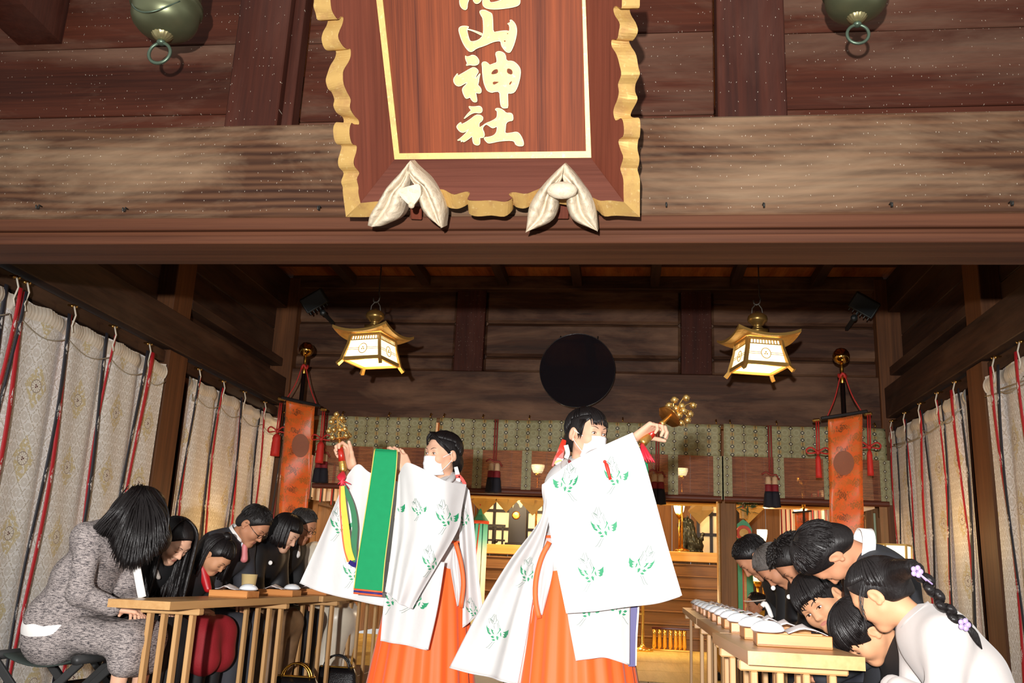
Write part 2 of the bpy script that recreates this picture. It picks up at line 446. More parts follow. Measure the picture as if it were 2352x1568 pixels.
# side walls
for side, X, s in (('left', XL, -1), ('right', XR, 1)):
    w = empty('wall_'+side, (X+s*.2, 6.8, 0), kind='structure')
    def px(name, m, a, b, *r, **k): part(name, w, m, min(X+s*a, X+s*b), max(X+s*a, X+s*b), *r, **k)
    for j in range(12):
        px('board', WDZ, .1, .13, 3.9+j*.49, 3.9+j*.49+.485, 0, 2.5)
    px('rail', WDY, 0, .1, 3.8, 9.6, 2.43, 2.53)
    px('beam', WDY, -.06, .18, 3.8, 9.6, 2.55, 2.86 if s > 0 else 2.86)
    for j in range(3):
        px('board', WDY, .14, .18, 3.8, 9.6, 2.88+j*.27, 2.88+j*.27+.265)
    px('beam', WDY, .02, .18, 3.8, 9.6, 3.66, 4.02)
    ys = (7.08, 3.72) if s < 0 else (7.1, 3.72)
    for y in ys:
        hw = .16
        px('post', WPOST, -.04, .2, y-hw, y+hw, 0, 2.54)
        px('post', WPOST, -.01, .2, y-hw, y+hw, 2.87, 3.66)
    px('post', WPOST, -.1, .2, 9.45, 9.75, 0, 4.02)
    # the lower brace that runs back along the wall
    px('brace', WDY, .0, .13, 7.26, 9.45, 2.99, 3.08)
# back wall over the opening
w = empty('wall_back', (-.6, YB, 2.4), kind='structure')
part('beam', w, WD, XL, XR, 9.5, 9.75, 2.45, 2.985, .01)
for z0, z1 in ((2.99, 3.165), (3.172, 3.54), (3.547, 3.93)):
    for x0, x1 in ((XL, -1.9), (-1.58, .54), (.86, XR)):
        part('board', w, WD, x0, x1, 9.58, 9.66, z0, z1, .03)
for x0, x1 in ((-1.9, -1.58), (.54, .86)):
    part('strut', w, WREDZ, x0, x1, 9.53, 9.7, 2.987, 3.93, .006)
part('leak_blocker', w, WD, XL, XR, 9.67, 9.74, 2.9, 3.95)  # unseen board added to stop daylight leaking through the plank gaps
part('purlin', w, WD, XL, XR, 9.46, 9.75, 3.9, 4.05, .01)
# ceiling of boards, rafters and battens
c = empty('ceiling', (-.6, 6.8, 4.05), kind='structure')
for i in range(12):
    y = 3.9+i*.48
    for x0, x1 in ((-4, -1.36), (-1.355, .26), (.265, 2.85)):
        part('ceiling_board', c, WCEIL, x0, x1, y, y+.476, 4.05, 4.075, .003)
for x in (-3.93, -3.1, -2.25, -1.38, -.57, .26, 1.1, 1.93, 2.76):
    part('rafter', c, WDY, x-.05, x+.05, 3.9, 9.5, 3.935, 4.045, .004)
for y in (9.05, 8.05, 7.0, 5.9):
    part('batten', c, WRAIL, -3.9, 2.75, y-.03, y+.03, 4.018, 4.048, .003)
# front beam with its rails
t = empty('trim_1', (-.6, 3.7, 2.25), kind='structure')
part('beam', t, WBEAM, -4.4, 3.4, 3.7, 3.98, 2.362, 2.832, .012)
part('rail', t, WRAIL, -4.4, 3.4, 3.685, 3.95, 2.302, 2.36, .004)
part('groove_strip', t, WRAIL, -4.4, 3.4, 3.71, 3.95, 2.285, 2.301, .001)
part('groove_strip', t, WRAIL, -4.4, 3.4, 3.7, 3.95, 2.277, 2.284, .002)
part('rail', t, WRAIL, -4.4, 3.4, 3.69, 3.97, 2.236, 2.276, .004)
for px_, py_ in ((92, 482), (290, 488), (735, 485), (1530, 478), (1753, 479), (2045, 478), (2320, 475)):
    q = P(px_, py_, 3.69)
    MB().tube([q+V(0, .01, .02), q+V(0, -.012, .02), q+V(0, -.016, 0), q+V(0, -.03, -.004), q+V(0, -.032, .012)], .0035, 6).build('hook', plain('iron', lin(60, 60, 58), .5, .6), t, smooth=True)
# upper front wall: boards between two struts
w = empty('wall_front', (-.6, 3.95, 2.83), kind='structure')
for xa, xb, zs in ((-4.4, -1.97, (265, 107, -60)), (-1.64, .38, (262, 72, -40)), (.69, 3.4, (245, 68, -60))):
    xm = {0: 300, 1: 1560, 2: 2050}[(-4.4, -1.64, .69).index(xa)]
    zz = [2.83]+[P(xm, q, 3.95)[2] for q in zs]+[4.2]
    for a, b in zip(zz[:-1], zz[1:]):
        part('board', w, WRED, xa, xb, 3.95, 3.985, a, b-.004, .005)
part('strut', w, WREDZ, -1.965, -1.70, 3.82, 3.96, 2.83, 4.2, .006)
part('strut_side', w, WREDZ, -1.70, -1.645, 3.87, 3.96, 2.83, 4.2, .004)
part('strut', w, WREDZ, .385, .69, 3.82, 3.96, 2.83, 4.2, .006)
# carved beam end in the upper left corner
q = P(20, -18, 3.55)
MB().prism([V(q[0]-.22, y, z) for y, z in ((3.4, q[2]+.02), (3.36, q[2]+.1), (3.38, q[2]+.2), (3.5, q[2]+.27), (3.95, q[2]+.27), (3.95, q[2]-.03), (3.62, q[2]-.02), (3.5, q[2]-.0))], (.25, 0, 0)).build('beam_end', WREDZ, w)
# ================================================================ WALL CURTAINS
def uvpat(nt, uv, pu, pv, ou=0, ov=0):
    sp = nt.nodes.new('ShaderNodeSeparateXYZ'); nt.links.new(uv, sp.inputs[0])
    u = mathn(nt, 'ADD', mathn(nt, 'MULTIPLY', sp.outputs[0], 1/pu), ou); v = mathn(nt, 'ADD', mathn(nt, 'MULTIPLY', sp.outputs[1], 1/pv), ov)
    p = mathn(nt, 'MULTIPLY', mathn(nt, 'SUBTRACT', mathn(nt, 'FRACT', mathn(nt, 'ADD', u, 100)), .5), pu)
    q = mathn(nt, 'MULTIPLY', mathn(nt, 'SUBTRACT', mathn(nt, 'FRACT', mathn(nt, 'ADD', v, 100)), .5), pv)
    r = mathn(nt, 'SQRT', mathn(nt, 'ADD', mathn(nt, 'MULTIPLY', p, p), mathn(nt, 'MULTIPLY', q, q)))
    an = mathn(nt, 'ARCTAN2', q, p)
    return p, q, r, an
def lt(nt, a, b): return mathn(nt, 'LESS_THAN', a, b)
def band(nt, a, c, wd): return mathn(nt, 'LESS_THAN', mathn(nt, 'ABSOLUTE', mathn(nt, 'SUBTRACT', a, c)), wd)
def mul(nt, a, b): return mathn(nt, 'MULTIPLY', a, b)
def curtain_mat():
    m, nt, b = newmat('brocade_white'); uv = coords(nt, 'UV')
    base = mixc(nt, noise(nt, mapped(nt, uv, (1, 6, 1)), 60, 2), lin(232, 231, 228), lin(243, 241, 238))
    gn = lin(186, 176, 160)
    for ou, ov in ((0, 0), (.5, .5)):
        p, q, r, an = uvpat(nt, uv, .1, .135, ou, ov)
        pet = mathn(nt, 'GREATER_THAN', mathn(nt, 'COSINE', mul(nt, an, 16)), -.3)
        f = mul(nt, mul(nt, lt(nt, r, .029), mathn(nt, 'GREATER_THAN', r, .007)), pet)
        base = mixc(nt, mul(nt, f, .75), base, gn)
        dm = mathn(nt, 'ADD', mathn(nt, 'ABSOLUTE', mul(nt, p, 1/.1)), mathn(nt, 'ABSOLUTE', mul(nt, q, 1/.135)))
        ln = mul(nt, band(nt, dm, .5, .075), mathn(nt, 'GREATER_THAN', noise(nt, uv, 90, 1), .47))
        base = mixc(nt, mul(nt, ln, .6), base, gn)
    p, q, r, an = uvpat(nt, uv, .47, .46, .22, .4)
    md = mathn(nt, 'ADD', mul(nt, mathn(nt, 'ABSOLUTE', p), 1.5), mathn(nt, 'ABSOLUTE', q))
    g = mul(nt, lt(nt, md, .15), mathn(nt, 'GREATER_THAN', noise(nt, uv, 42, 2), .47))
    base = mixc(nt, mul(nt, g, .85), base, lin(204, 188, 138))
    base = mixc(nt, mul(nt, lt(nt, r, .044), .9), base, lin(234, 229, 218))
    pet = mathn(nt, 'GREATER_THAN', mathn(nt, 'COSINE', mul(nt, an, 12)), .82)
    ring = mathn(nt, 'MAXIMUM', band(nt, r, .041, .0025), mul(nt, mul(nt, lt(nt, r, .04), mathn(nt, 'GREATER_THAN', r, .014)), pet))
    base = mixc(nt, mul(nt, ring, .8), base, lin(110, 84, 66))
    base = mixc(nt, mul(nt, lt(nt, r, .013), mathn(nt, 'GREATER_THAN', mathn(nt, 'COSINE', mul(nt, an, 3)), -.4)), base, lin(84, 30, 26))
    nt.links.new(base, b.inputs['Base Color']); b.inputs['Roughness'].default_value = .5; b.inputs['Sheen Weight'].default_value = .1
    bump(nt, b, noise(nt, mapped(nt, uv, (1, 8, 1)), 90, 2), .15, .003)
    return m
BROC = curtain_mat()
def ribbon_mat(name, col):
    m, nt, b = newmat(name); uv = coords(nt, 'UV')
    p, q, r, an = uvpat(nt, uv, .2, .42, 0, .3)
    f = mul(nt, lt(nt, mathn(nt, 'ADD', mul(nt, mathn(nt, 'ABSOLUTE', q), .6), mathn(nt, 'ABSOLUTE', p)), .036), mathn(nt, 'GREATER_THAN', noise(nt, uv, 46, 2, .5, 1.2), .52))
    nt.links.new(mixc(nt, f, col, lin(228, 222, 216)), b.inputs['Base Color']); b.inputs['Roughness'].default_value = .6
    return m
RRED = ribbon_mat('ribbon_red', lin(178, 24, 34)); RBLK = ribbon_mat('ribbon_black', lin(36, 36, 44))
GOLD = plain('gold', lin(212, 160, 70), .25, 1, .15); BRASS = plain('brass', lin(190, 150, 84), .35, 1)
CORDW = plain('cord_white', lin(222, 212, 194), .7)
def wall_curtain(X, s, y0, y1, ribs, label, ztop=2.4, zbot=.03, uo=0):
    """s=-1 left wall, +1 right wall; ribs: list of (depth, width factor)"""
    root = empty('wall_curtain', (X, (y0+y1)/2, zbot), label, 'curtain', 'brocade curtains along the side walls')
    rs = [r[0] for r in ribs]
    def off(y, z):
        o = .006*math.sin(y*9+z*1.1)+.005*math.sin(y*23+z*2.3)
        for r in rs: o += .03*math.exp(-((y-r)/.05)**2)*s*-1*-1*.0
        d = min([abs(y-r) for r in rs]+[9])
        o -= .02*math.exp(-(d/.05)**2)          # tucked behind the ribbon
        return -s*(o+.03)
    cuts = [y0]+[r for r in rs if y0 < r < y1]+[y1]
    for a, b_ in zip(cuts[:-1], cuts[1:]):
        ny = max(6, int((b_-a)/.03)); nz = 26
        ys = np.linspace(a, b_, ny); zs = np.linspace(ztop, zbot, nz)
        S = np.array([[[X+off(y, z), y, z+.012*math.sin((y-a)/(b_-a)*math.pi)*0-(.02*math.sin((y-a)/(b_-a)*math.pi) if z > ztop-.01 else 0)] for z in zs] for y in ys])
        uv = np.array([[(y*(1)+uo, z) for z in zs] for y in ys]).reshape(-1, 2)
        MB().grid(S).build('cloth_panel', BROC, root, smooth=True, uv=uv, fixn=False)
    # gathered heading
    ny = int((y1-y0)/.012); ys = np.linspace(y0, y1, ny)
    S = np.array([[[X+off(y, ztop)-s*(.016*math.sin(q*math.pi)+.004*math.sin(y*330)), y, ztop+.0-.1*q-.02*abs(math.sin((y-y0)*7))] for q in np.linspace(0, 1, 6)] for y in ys])
    MB().grid(S).build('heading', plain('cloth_heading', lin(214, 204, 188), .5), root, smooth=True, fixn=False)
    for (y, wf) in ribs:
        for kk, (mt, dy, wd) in enumerate(((RBLK, -.022, .034), (RRED, .01, .034))):
            nz = 30; zs = np.linspace(ztop+.02, zbot, nz); tw = rng.uniform(0, 6.28)
            pts = []; uv = []
            for z in zs:
                q = (ztop-z)/ztop
                c_ = y+dy*wf*(1-.3*q)+.018*math.sin(2.2*q*3+tw); hw = wd*wf*(.4+.6*abs(math.cos(2.0*q+tw*.5)))*.5+.005
                xx = X-s*(.05+.012*kk+.018*math.sin(5*q+tw))
                pts.append([[xx, c_-hw, z], [xx-s*.008, c_, z], [xx, c_+hw, z]])
                uv.append([(0.04, z), (.1, z), (.16, z)])
            MB().grid(np.array(pts)).build('ribbon', mt, root, smooth=True, uv=np.array(uv).reshape(-1, 2), fixn=False, thick=.002, label=('red' if kk else 'black')+' ribbon with white sprigs')
        m = MB(); x = X-s*.06
        m.tube([(x+s*.05, y, ztop+.09), (x, y, ztop+.09), (x-s*.015, y, ztop+.07), (x-s*.02, y, ztop+.085)], .006, 6)
        m.ball((x-s*.0, y-.03, ztop+.075), .012, 8, 6)
        m.build('hook', BRASS, root, smooth=True)
        MB().tube([(x, y-.005, ztop+.08), (x-s*.012, y+.012, ztop+.02), (x-s*.01, y-.01, ztop-.06), (x-s*.012, y+.008, ztop-.1)], .006, 6).build('cord', CORDW, root, smooth=True)
    # sagging thread under the heading
    th = []
    cs = [y0+.02]+rs+[y1-.02]
    for a, b_ in zip(cs[:-1], cs[1:]):
        for q in np.linspace(0, 1, 8): th.append((X-s*.055, a+(b_-a)*q, ztop-.15-.06*math.sin(q*math.pi)))
    MB().tube(th, .004, 5).build('thread', plain('cord_grey', lin(170, 160, 140), .7), root, smooth=True)
    return root
def ydep(px, py, X): return PX(px, py, X)[1]
lx = XL+.02
wall_curtain(lx, -1, 3.95, 6.86, [(4.48, 1), (4.9, 1)]+[(ydep(*p, lx+.05), f) for p, f in (((53, 690), 1), ((162, 740), 1), ((256, 782), 1), ((337, 818), 1.7))], 'white brocade curtain on the left wall in front of the post, nearest the camera')
wall_curtain(lx, -1, 7.3, 9.4, [(ydep(*p, lx+.05), 1) for p in ((453, 870), (509, 897), (557, 922), (604, 945), (650, 966))], 'white brocade curtain on the left wall beyond the post, behind the bowing man in grey', uo=.3)
rx = XR-.02
wall_curtain(rx, 1, 7.3, 9.4, [(ydep(*p, rx-.05), f) for p, f in (((2052, 995), .8), ((2082, 972), .8), ((2117, 955), 1.5), ((2157, 930), .9), ((2198, 905), 1.8))], 'white brocade curtain on the right wall beyond the wooden post', uo=.1)
wall_curtain(rx, 1, 3.95, 6.86, [(ydep(*p, rx-.05), f) for p, f in (((2291, 870), 1.3), ((2350, 835), 1.2))]+[(5.6, 1), (5.0, 1)], 'white brocade curtain on the right wall in front of the post, near the braided girl', uo=.25)
# ================================================================ SIGN BOARD
SG0 = P(1130, 500, 3.62); SGN = nrm(V(0, -math.cos(math.radians(27)), -math.sin(math.radians(27))))
def SP(px, py, off=0):
    """pixel -> point on the sign's leaning plane, lifted off (towards the viewer) by off"""
    r = ray(px, py); o = SG0+SGN*off
    return CAM+r*(((o-CAM)@SGN)/(r@SGN))
def zp(z, s, ox, oy): return [(x/s+ox, y/s+oy) for x, y in z]
GLEAF = None
def gold_leaf():
    m, nt, b = newmat('gold_leaf'); v = coords(nt)
    n1 = noise(nt, v, 14, 6, .65); n2 = noise(nt, mapped(nt, v, (1, 1, 1), loc=(5, 2, 1)), 60, 3)
    c = mixc(nt, ramp(nt, n1, [(.48, 0.0), (.75, .55)]), lin(196, 158, 92), lin(152, 98, 72))
    c = mixc(nt, mul(nt, ramp(nt, n2, [(.6, 0.0), (.75, 1.0)]), .35), c, lin(245, 222, 160))
    nt.links.new(c, b.inputs['Base Color']); b.inputs['Roughness'].default_value = .46; b.inputs['Metallic'].default_value = .4
    bump(nt, b, n2, .1, .002); return m
GLEAF = gold_leaf()
SIGNW = wood('sign_wood', lin(66, 25, 12), lin(142, 68, 34), 'zy', stretch=.016, coarse=5, rough=.6, spec=.16, fine=150, bmp=.1)
SIGNF = wood('sign_frame_wood', lin(78, 36, 24), lin(118, 60, 42), 'zy', stretch=.02, rough=.6, spec=.2, fine=90)
SIGNB = wood('sign_frame_wood_x', lin(78, 40, 30), lin(112, 64, 50), 'x', stretch=.02, rough=.6, spec=.2, fine=90)
sign = empty('shrine_sign', SP(1130, 497, 0), 'carved wooden shrine name board with gold characters and scalloped gold rim', 'sign board')
top = -46
ci = [(903+ (865-903)*(362-top)/362, top), (911, 362), (1354, 358), (1340, top)]     # panel edge incl gold strip
def slab(name, pix, off, thick, mat, **k):
    return MB().prism([SP(x, y, off) for x, y in pix], -SGN*thick).build(name, mat, sign, **k)
slab('panel', [(860, top), (906, 366), (1358, 362), (1342, top)], 0.0, .03, SIGNW)
# gold fillet round the panel
slab('gold_fillet', [(859, top), (906, 366), (917, 352), (874, top)], .012, .012, GLEAF)
slab('gold_fillet', [(1336, top), (1346, 347), (1358, 362), (1343, top)], .012, .012, GLEAF)
slab('gold_fillet', [(906, 366), (1358, 362), (1346, 347), (917, 352)], .0125, .012, GLEAF)
# frame boards flare towards the viewer; the rim is their scalloped, gilded thickness
def bplane(p0, p1, outpx, phi):
    a, b_ = SP(*p0, .004), SP(*p1, .004); e = nrm(b_-a); o = np.cross(e, SGN)
    if o@(SP(*outpx)-a) < 0: o = -o
    ph = math.radians(phi); return a, nrm(o*math.sin(ph)-SGN*math.cos(ph))
def hit(px, py, pln, off=0):
    r = ray(px, py); o = pln[0]+pln[1]*off; return CAM+r*(((o-CAM)@pln[1])/(r@pln[1]))
def fboard(name, inn, out, mat, pln):
    MB().prism([hit(x, y, pln) for x, y in list(inn)+list(out)[::-1]], pln[1]*.02).build(name, mat, sign)
LIN = zp([(150, -130), (160, -60), (165, 0), (170, 50), (185, 90), (215, 125), (235, 105), (248, 118), (240, 160), (222, 200), (215, 240), (240, 290), (270, 315), (293, 315), (295, 360), (280, 400), (250, 450), (245, 490), (250, 540), (270, 590), (295, 640), (290, 690), (315, 740), (345, 772), (347, 800), (320, 800), (300, 790), (288, 830), (290, 880), (305, 925), (333, 938), (330, 980), (315, 1030), (320, 1070), (350, 1110), (335, 1150), (345, 1200), (345, 1240), (358, 1305)], 2.8, 700, 0)
LOUT = zp([(40, -130), (50, -60), (60, 0), (56, 40), (70, 85), (85, 130), (138, 128), (150, 125), (140, 165), (118, 205), (108, 250), (120, 300), (145, 325), (198, 327), (195, 370), (165, 420), (145, 475), (135, 520), (150, 572), (172, 592), (190, 640), (184, 680), (205, 725), (245, 755), (248, 790), (215, 785), (197, 790), (183, 825), (188, 890), (205, 925), (235, 938), (228, 980), (214, 1030), (220, 1075), (250, 1112), (234, 1168), (245, 1205), (245, 1240), (265, 1395)], 2.8, 700, 0)
RIN = zp([(2035, -130), (2045, -60), (2040, 0), (2035, 55), (2000, 38), (1985, 60), (1995, 100), (2025, 150), (2020, 200), (2008, 252), (1975, 256), (1975, 300), (2005, 350), (2025, 420), (2035, 480), (2015, 540), (2020, 590), (2010, 640), (1990, 690), (1985, 730), (2000, 775), (2035, 760), (2050, 800), (2050, 870), (2018, 903), (2030, 960), (2048, 1010), (2035, 1060), (2030, 1090), (2048, 1150), (2050, 1235), (2052, 1298)], 2.8, 700, 0)
ROUT = zp([(2150, -130), (2160, -60), (2155, 0), (2150, 52), (2108, 55), (2090, 62), (2100, 100), (2130, 150), (2142, 205), (2112, 258), (2086, 264), (2100, 300), (2130, 350), (2145, 430), (2155, 478), (2128, 538), (2125, 590), (2140, 640), (2104, 712), (2096, 745), (2120, 757), (2150, 758), (2158, 800), (2155, 875), (2144, 902), (2140, 960), (2152, 1015), (2148, 1060), (2140, 1092), (2155, 1150), (2155, 1237), (2155, 1395)], 2.8, 700, 0)
BIN = zp([(358, 1305), (450, 1296), (520, 1290), (600, 1262), (700, 1225), (780, 1215), (865, 1216), (900, 1222), (955, 1250), (1000, 1241), (1040, 1232), (1062, 1242), (1046, 1282), (1100, 1291), (1200, 1288), (1290, 1297), (1335, 1272), (1312, 1250), (1345, 1235), (1420, 1246), (1480, 1225), (1540, 1205), (1640, 1225), (1760, 1250), (1850, 1270), (1900, 1290), (1960, 1288), (2052, 1298)], 2.8, 700, 0)
BOUT = zp([(265, 1395), (400, 1395), (470, 1385), (560, 1350), (690, 1310), (780, 1290), (865, 1275), (920, 1330), (970, 1342), (1000, 1338), (1030, 1325), (1052, 1316), (1056, 1372), (1110, 1391), (1200, 1385), (1285, 1392), (1335, 1352), (1340, 1318), (1362, 1332), (1410, 1340), (1462, 1320), (1530, 1290), (1640, 1310), (1760, 1330), (1868, 1345), (1925, 1390), (2000, 1386), (2155, 1395)], 2.8, 700, 0)
LIN, LOUT, RIN, ROUT = ([(x, y) for x, y in q] for q in (LIN, LOUT, RIN, ROUT))
PLL = bplane((862, top), (908, 364), (800, 200), 42); PLR = bplane((1342, top), (1356, 361), (1450, 200), 42); PLB = bplane((908, 364), (1356, 361), (1130, 450), 36)
fboard('frame_board', [(862, top), (908, 364)], LIN, SIGNF, PLL)
fboard('frame_board', [(1342, top), (1356, 361)], RIN, SIGNF, PLR)
fboard('frame_board', [(908, 364), (1356, 361)], BIN, SIGNB, PLB)
def rim(name, inn, out, pln):
    n = len(inn)*3; a = spl([hit(x, y, pln, -.002) for x, y in inn], n); b = spl([hit(x, y, pln, .06) for x, y in out], n)
    MB().grid(np.stack([a, a*.5+b*.5, b, b-SGN*.02])).build(name, GLEAF, sign)
rim('gold_rim', LIN, LOUT, PLL); rim('gold_rim', RIN, ROUT, PLR); rim('gold_rim', BIN, BOUT, PLB)
# raised gold characters, polygons traced stroke by stroke
Z1 = (12.379, 1030, 0); Z2 = (12.063, 1030, 110); Z3 = (12.063, 1030, 220)
CH_ = [
 (Z1, [[(320, -60), (315, 80), (345, 190), (420, 265), (495, 280), (535, 235), (540, 110), (580, 0), (600, -60)], [(700, -60), (705, 20), (760, 95), (830, 105), (900, 60), (940, -10), (945, -60)],
       [(985, -60), (970, 90), (1000, 190), (1120, 250), (1350, 265), (1650, 235), (1900, 190), (2010, 140), (2040, 60), (2030, -60), (1640, -55), (1400, 45), (1230, 80), (1170, 60), (1150, -60)]]),
 (Z1, [[(880, 330), (940, 290), (1040, 290), (1140, 340), (1225, 380), (1250, 450), (1262, 620), (1268, 930), (1400, 900), (1640, 870), (1740, 900), (1745, 760), (1715, 690), (1670, 675), (1740, 650), (1770, 630), (1745, 575), (1790, 565), (1880, 650), (1935, 770), (1945, 930), (1900, 1150), (1840, 1330), (1770, 1470), (1720, 1500), (1640, 1470), (1560, 1380), (1505, 1290), (1490, 1165), (1380, 1165), (1240, 1200), (1050, 1290), (800, 1370), (690, 1460), (620, 1470), (560, 1440), (460, 1310), (380, 1150), (320, 970), (290, 840), (320, 770), (420, 738), (570, 755), (575, 785), (520, 810), (535, 920), (570, 1060), (615, 1180), (720, 1185), (880, 1130), (990, 1000), (1000, 800), (985, 520), (930, 440)],
       [(520, 820), (620, 840), (800, 890), (990, 965), (960, 1020), (780, 920), (600, 850), (520, 840)]]),
 (Z2, [[(465, 205), (500, 250), (590, 235), (660, 195), (760, 225), (830, 310), (855, 390), (820, 460), (710, 490), (590, 465), (480, 500), (530, 425), (480, 330)],
       [(700, 535), (790, 580), (840, 660), (780, 740), (740, 840), (760, 855), (800, 800), (890, 685), (850, 820), (835, 960), (810, 1030), (870, 1080), (915, 1170), (900, 1250), (830, 1260), (750, 1230), (775, 1340), (795, 1470), (770, 1500), (700, 1500), (640, 1440), (600, 1360), (520, 1405), (470, 1390), (410, 1270), (380, 1150), (420, 1080), (490, 1020), (540, 935), (430, 1000), (310, 1065), (220, 1045), (150, 960), (140, 860), (200, 770), (265, 690), (240, 790), (450, 670), (600, 580)],
       [(925, 410), (1010, 380), (1090, 420), (1140, 485), (1250, 440), (1350, 405), (1340, 290), (1300, 140), (1380, 95), (1480, 110), (1580, 180), (1600, 370), (1780, 365), (1890, 440), (1970, 540), (2000, 640), (1990, 780), (1950, 960), (1900, 1110), (1830, 1230), (1720, 1265), (1640, 1245), (1645, 1400), (1650, 1660), (1610, 1660), (1560, 1670), (1500, 1660), (1450, 1600), (1430, 1400), (1420, 1205), (1260, 1215), (1210, 1240), (1080, 1195), (1020, 1080), (970, 920), (945, 700), (940, 540)]]),
 (Z3, [[(560, 285), (640, 305), (760, 300), (860, 282), (925, 330), (940, 400), (920, 460), (850, 480), (740, 460), (640, 495), (540, 560), (415, 655), (470, 580), (560, 470), (640, 400), (590, 350)],
       [(770, 525), (870, 530), (950, 580), (960, 640), (920, 710), (850, 750), (850, 890), (940, 840), (1035, 765), (1180, 710), (1290, 650), (1350, 590), (1355, 450), (1340, 410), (1290, 385), (1330, 345), (1420, 350), (1520, 400), (1600, 485), (1720, 475), (1780, 520), (1795, 640), (1770, 690), (1700, 690), (1595, 745), (1580, 900), (1565, 1050), (1740, 1030), (1880, 1000), (1960, 1040), (2030, 1150), (2075, 1260), (2085, 1360), (2050, 1390), (1940, 1390), (1860, 1350), (1840, 1290), (1800, 1245), (1650, 1235), (1380, 1260), (1220, 1300), (1110, 1315), (1060, 1280), (1000, 1210), (985, 1155), (1130, 1145), (1260, 1100), (1330, 1020), (1350, 930), (1350, 840), (1250, 895), (1190, 880), (1100, 810), (1035, 785), (960, 860), (945, 930), (990, 1020), (1000, 1100), (970, 1150), (920, 1165), (870, 1145), (875, 1290), (860, 1350), (800, 1372), (720, 1345), (680, 1290), (660, 1100), (600, 1170), (400, 1300), (440, 1230), (330, 1290), (380, 1220), (225, 1245), (330, 1180), (460, 1060), (600, 900), (480, 990), (400, 1020), (310, 990), (230, 880), (235, 830), (300, 760), (360, 730), (340, 790), (400, 780), (560, 690)]])]
HOLES = [(Z2, [[(1190, 740), (1190, 680), (1260, 600), (1370, 580), (1375, 705)], [(1622, 570), (1700, 570), (1780, 630), (1770, 750), (1620, 700)], [(1220, 930), (1390, 935), (1390, 955), (1240, 1035)], [(1680, 1035), (1690, 960), (1765, 905), (1740, 990)]]),
         (Z1, [[(1565, 1150), (1640, 1150), (1600, 1200)], [(1650, 960), (1700, 935), (1700, 975)]])]
def rnd(poly, n=2):
    p = np.asarray(poly, float)
    for _ in range(n):      # corner cutting
        q = np.roll(p, -1, 0); p = np.stack([p*.75+q*.25, p*.25+q*.75], 1).reshape(-1, 2)
    return p
WHITEG = plain('gold_pale', lin(250, 232, 178), .4, .25)
for (Z, polys) in CH_:
    for q in polys:
        pts = rnd(zp(q, *Z), 1)
        o = MB().prism([SP(x, y, .012) for x, y in pts], -SGN*.012).build('gold_character', GLEAF, sign)
        cpts = [SP(x, y, .0125) for x, y in pts]
        MB().tube(cpts, .0022, 5, closed=True).build('character_edge', WHITEG, o, smooth=True)
for (Z, polys) in HOLES:
    for q in polys: MB().prism([SP(x, y, .0135) for x, y in rnd(zp(q, *Z), 1)], -SGN*.001).build('character_counter', SIGNW, sign)
# wooden pegs under the sign
for x0, y0, x1, y1 in ((945, 470, 968, 500), (1282, 452, 1304, 500)):
    a = SP((x0+x1)/2, y0, -.02); MB().bar(a, P((x0+x1)/2, y1, 3.66), .05, .04, bev=.004).build('peg', SIGNF, sign)
# ---- leather pads that cradle the lower edge
def leather():
    m, nt, b = newmat('leather_cream'); v = coords(nt)
    f = noise(nt, v, 26, 5, .6, 1.0); g = noise(nt, v, 5, 3)
    c = mixc(nt, g, lin(190, 173, 146), lin(206, 192, 170)); c = mixc(nt, ramp(nt, f, [(.32, .5), (.5, 0.0)]), c, lin(160, 134, 102))  # darker low spots paint crease shade into the leather
    nt.links.new(c, b.inputs['Base Color']); b.inputs['Roughness'].default_value = .55; bump(nt, b, f, .5, .012); return m
LEATH = leather()
def pad(outl, ridge, knot, label, tip=False):
    root = empty('leather_pad', SP(*knot, .1), label, 'pad', 'leather pads under the sign board')
    # each wing: a puffy leaf with a central crease, swept between outer and inner edge
    def wing(o, i, cr):
        n = 26; A = spl([SP(x, y, .14) for x, y in o], n); B = spl([SP(x, y, .14) for x, y in i], n); C = spl([SP(x, y, .1) for x, y in cr], n)
        rows = []
        for q in np.linspace(0, 1, 17):
            t = np.linspace(0, 1, n)[:, None]; base = np.where(q < .5, A*(1-2*q)+C*(2*q), C*(2-2*q)+B*(2*q-1)) if True else 0
            e = np.sin(np.pi*t)**.6
            hump = .145+.05*abs(math.sin(2*math.pi*q))*e if 0 < q < 1 else .13+0*e
            wr = .006*np.sin(t*46+q*9)*abs(math.sin(2*math.pi*q))*e+.004*np.sin(t*83-q*14)*abs(math.sin(2*math.pi*q))*e
            pl_ = base-SGN*((base-SG0)@SGN)[:, None]
            rows.append(pl_+SGN*(hump+wr))
        S = np.array(rows); m = MB().grid(S)
        back = S-SGN*(((S-SG0)@SGN)[..., None]-.05); m.grid(back[:, ::-1])
        for ed in (0, -1): m.grid(np.stack([S[ed], back[ed]]))
        for ed in (0, -1): m.grid(np.stack([S[:, ed], back[:, ed]]))
        m.build('wing', LEATH, root, smooth=True)
    for o, i, c_ in outl: wing(o, i, c_)
    if not tip:
        MB().ball(SP(knot[0], knot[1], .2), (.062, .03, .036), 18, 12).build('roll', LEATH, root, smooth=True)
    else:
        pts = [(912, 435), (950, 424), (964, 421), (968, 445), (962, 456), (946, 477), (938, 470), (920, 452)]
        S = [SP(x, y, .215) for x, y in rnd(pts, 1)]; MB().prism(S, -SGN*.03).build('flap', LEATH, root, smooth=False)
        MB().ball(SP(945, 471, .21), .014, 10, 8).build('tuft', LEATH, root, smooth=True)
z1 = lambda l: zp(l, 9.224, 830, 360); z2 = lambda l: zp(l, 8.11, 1190, 360)
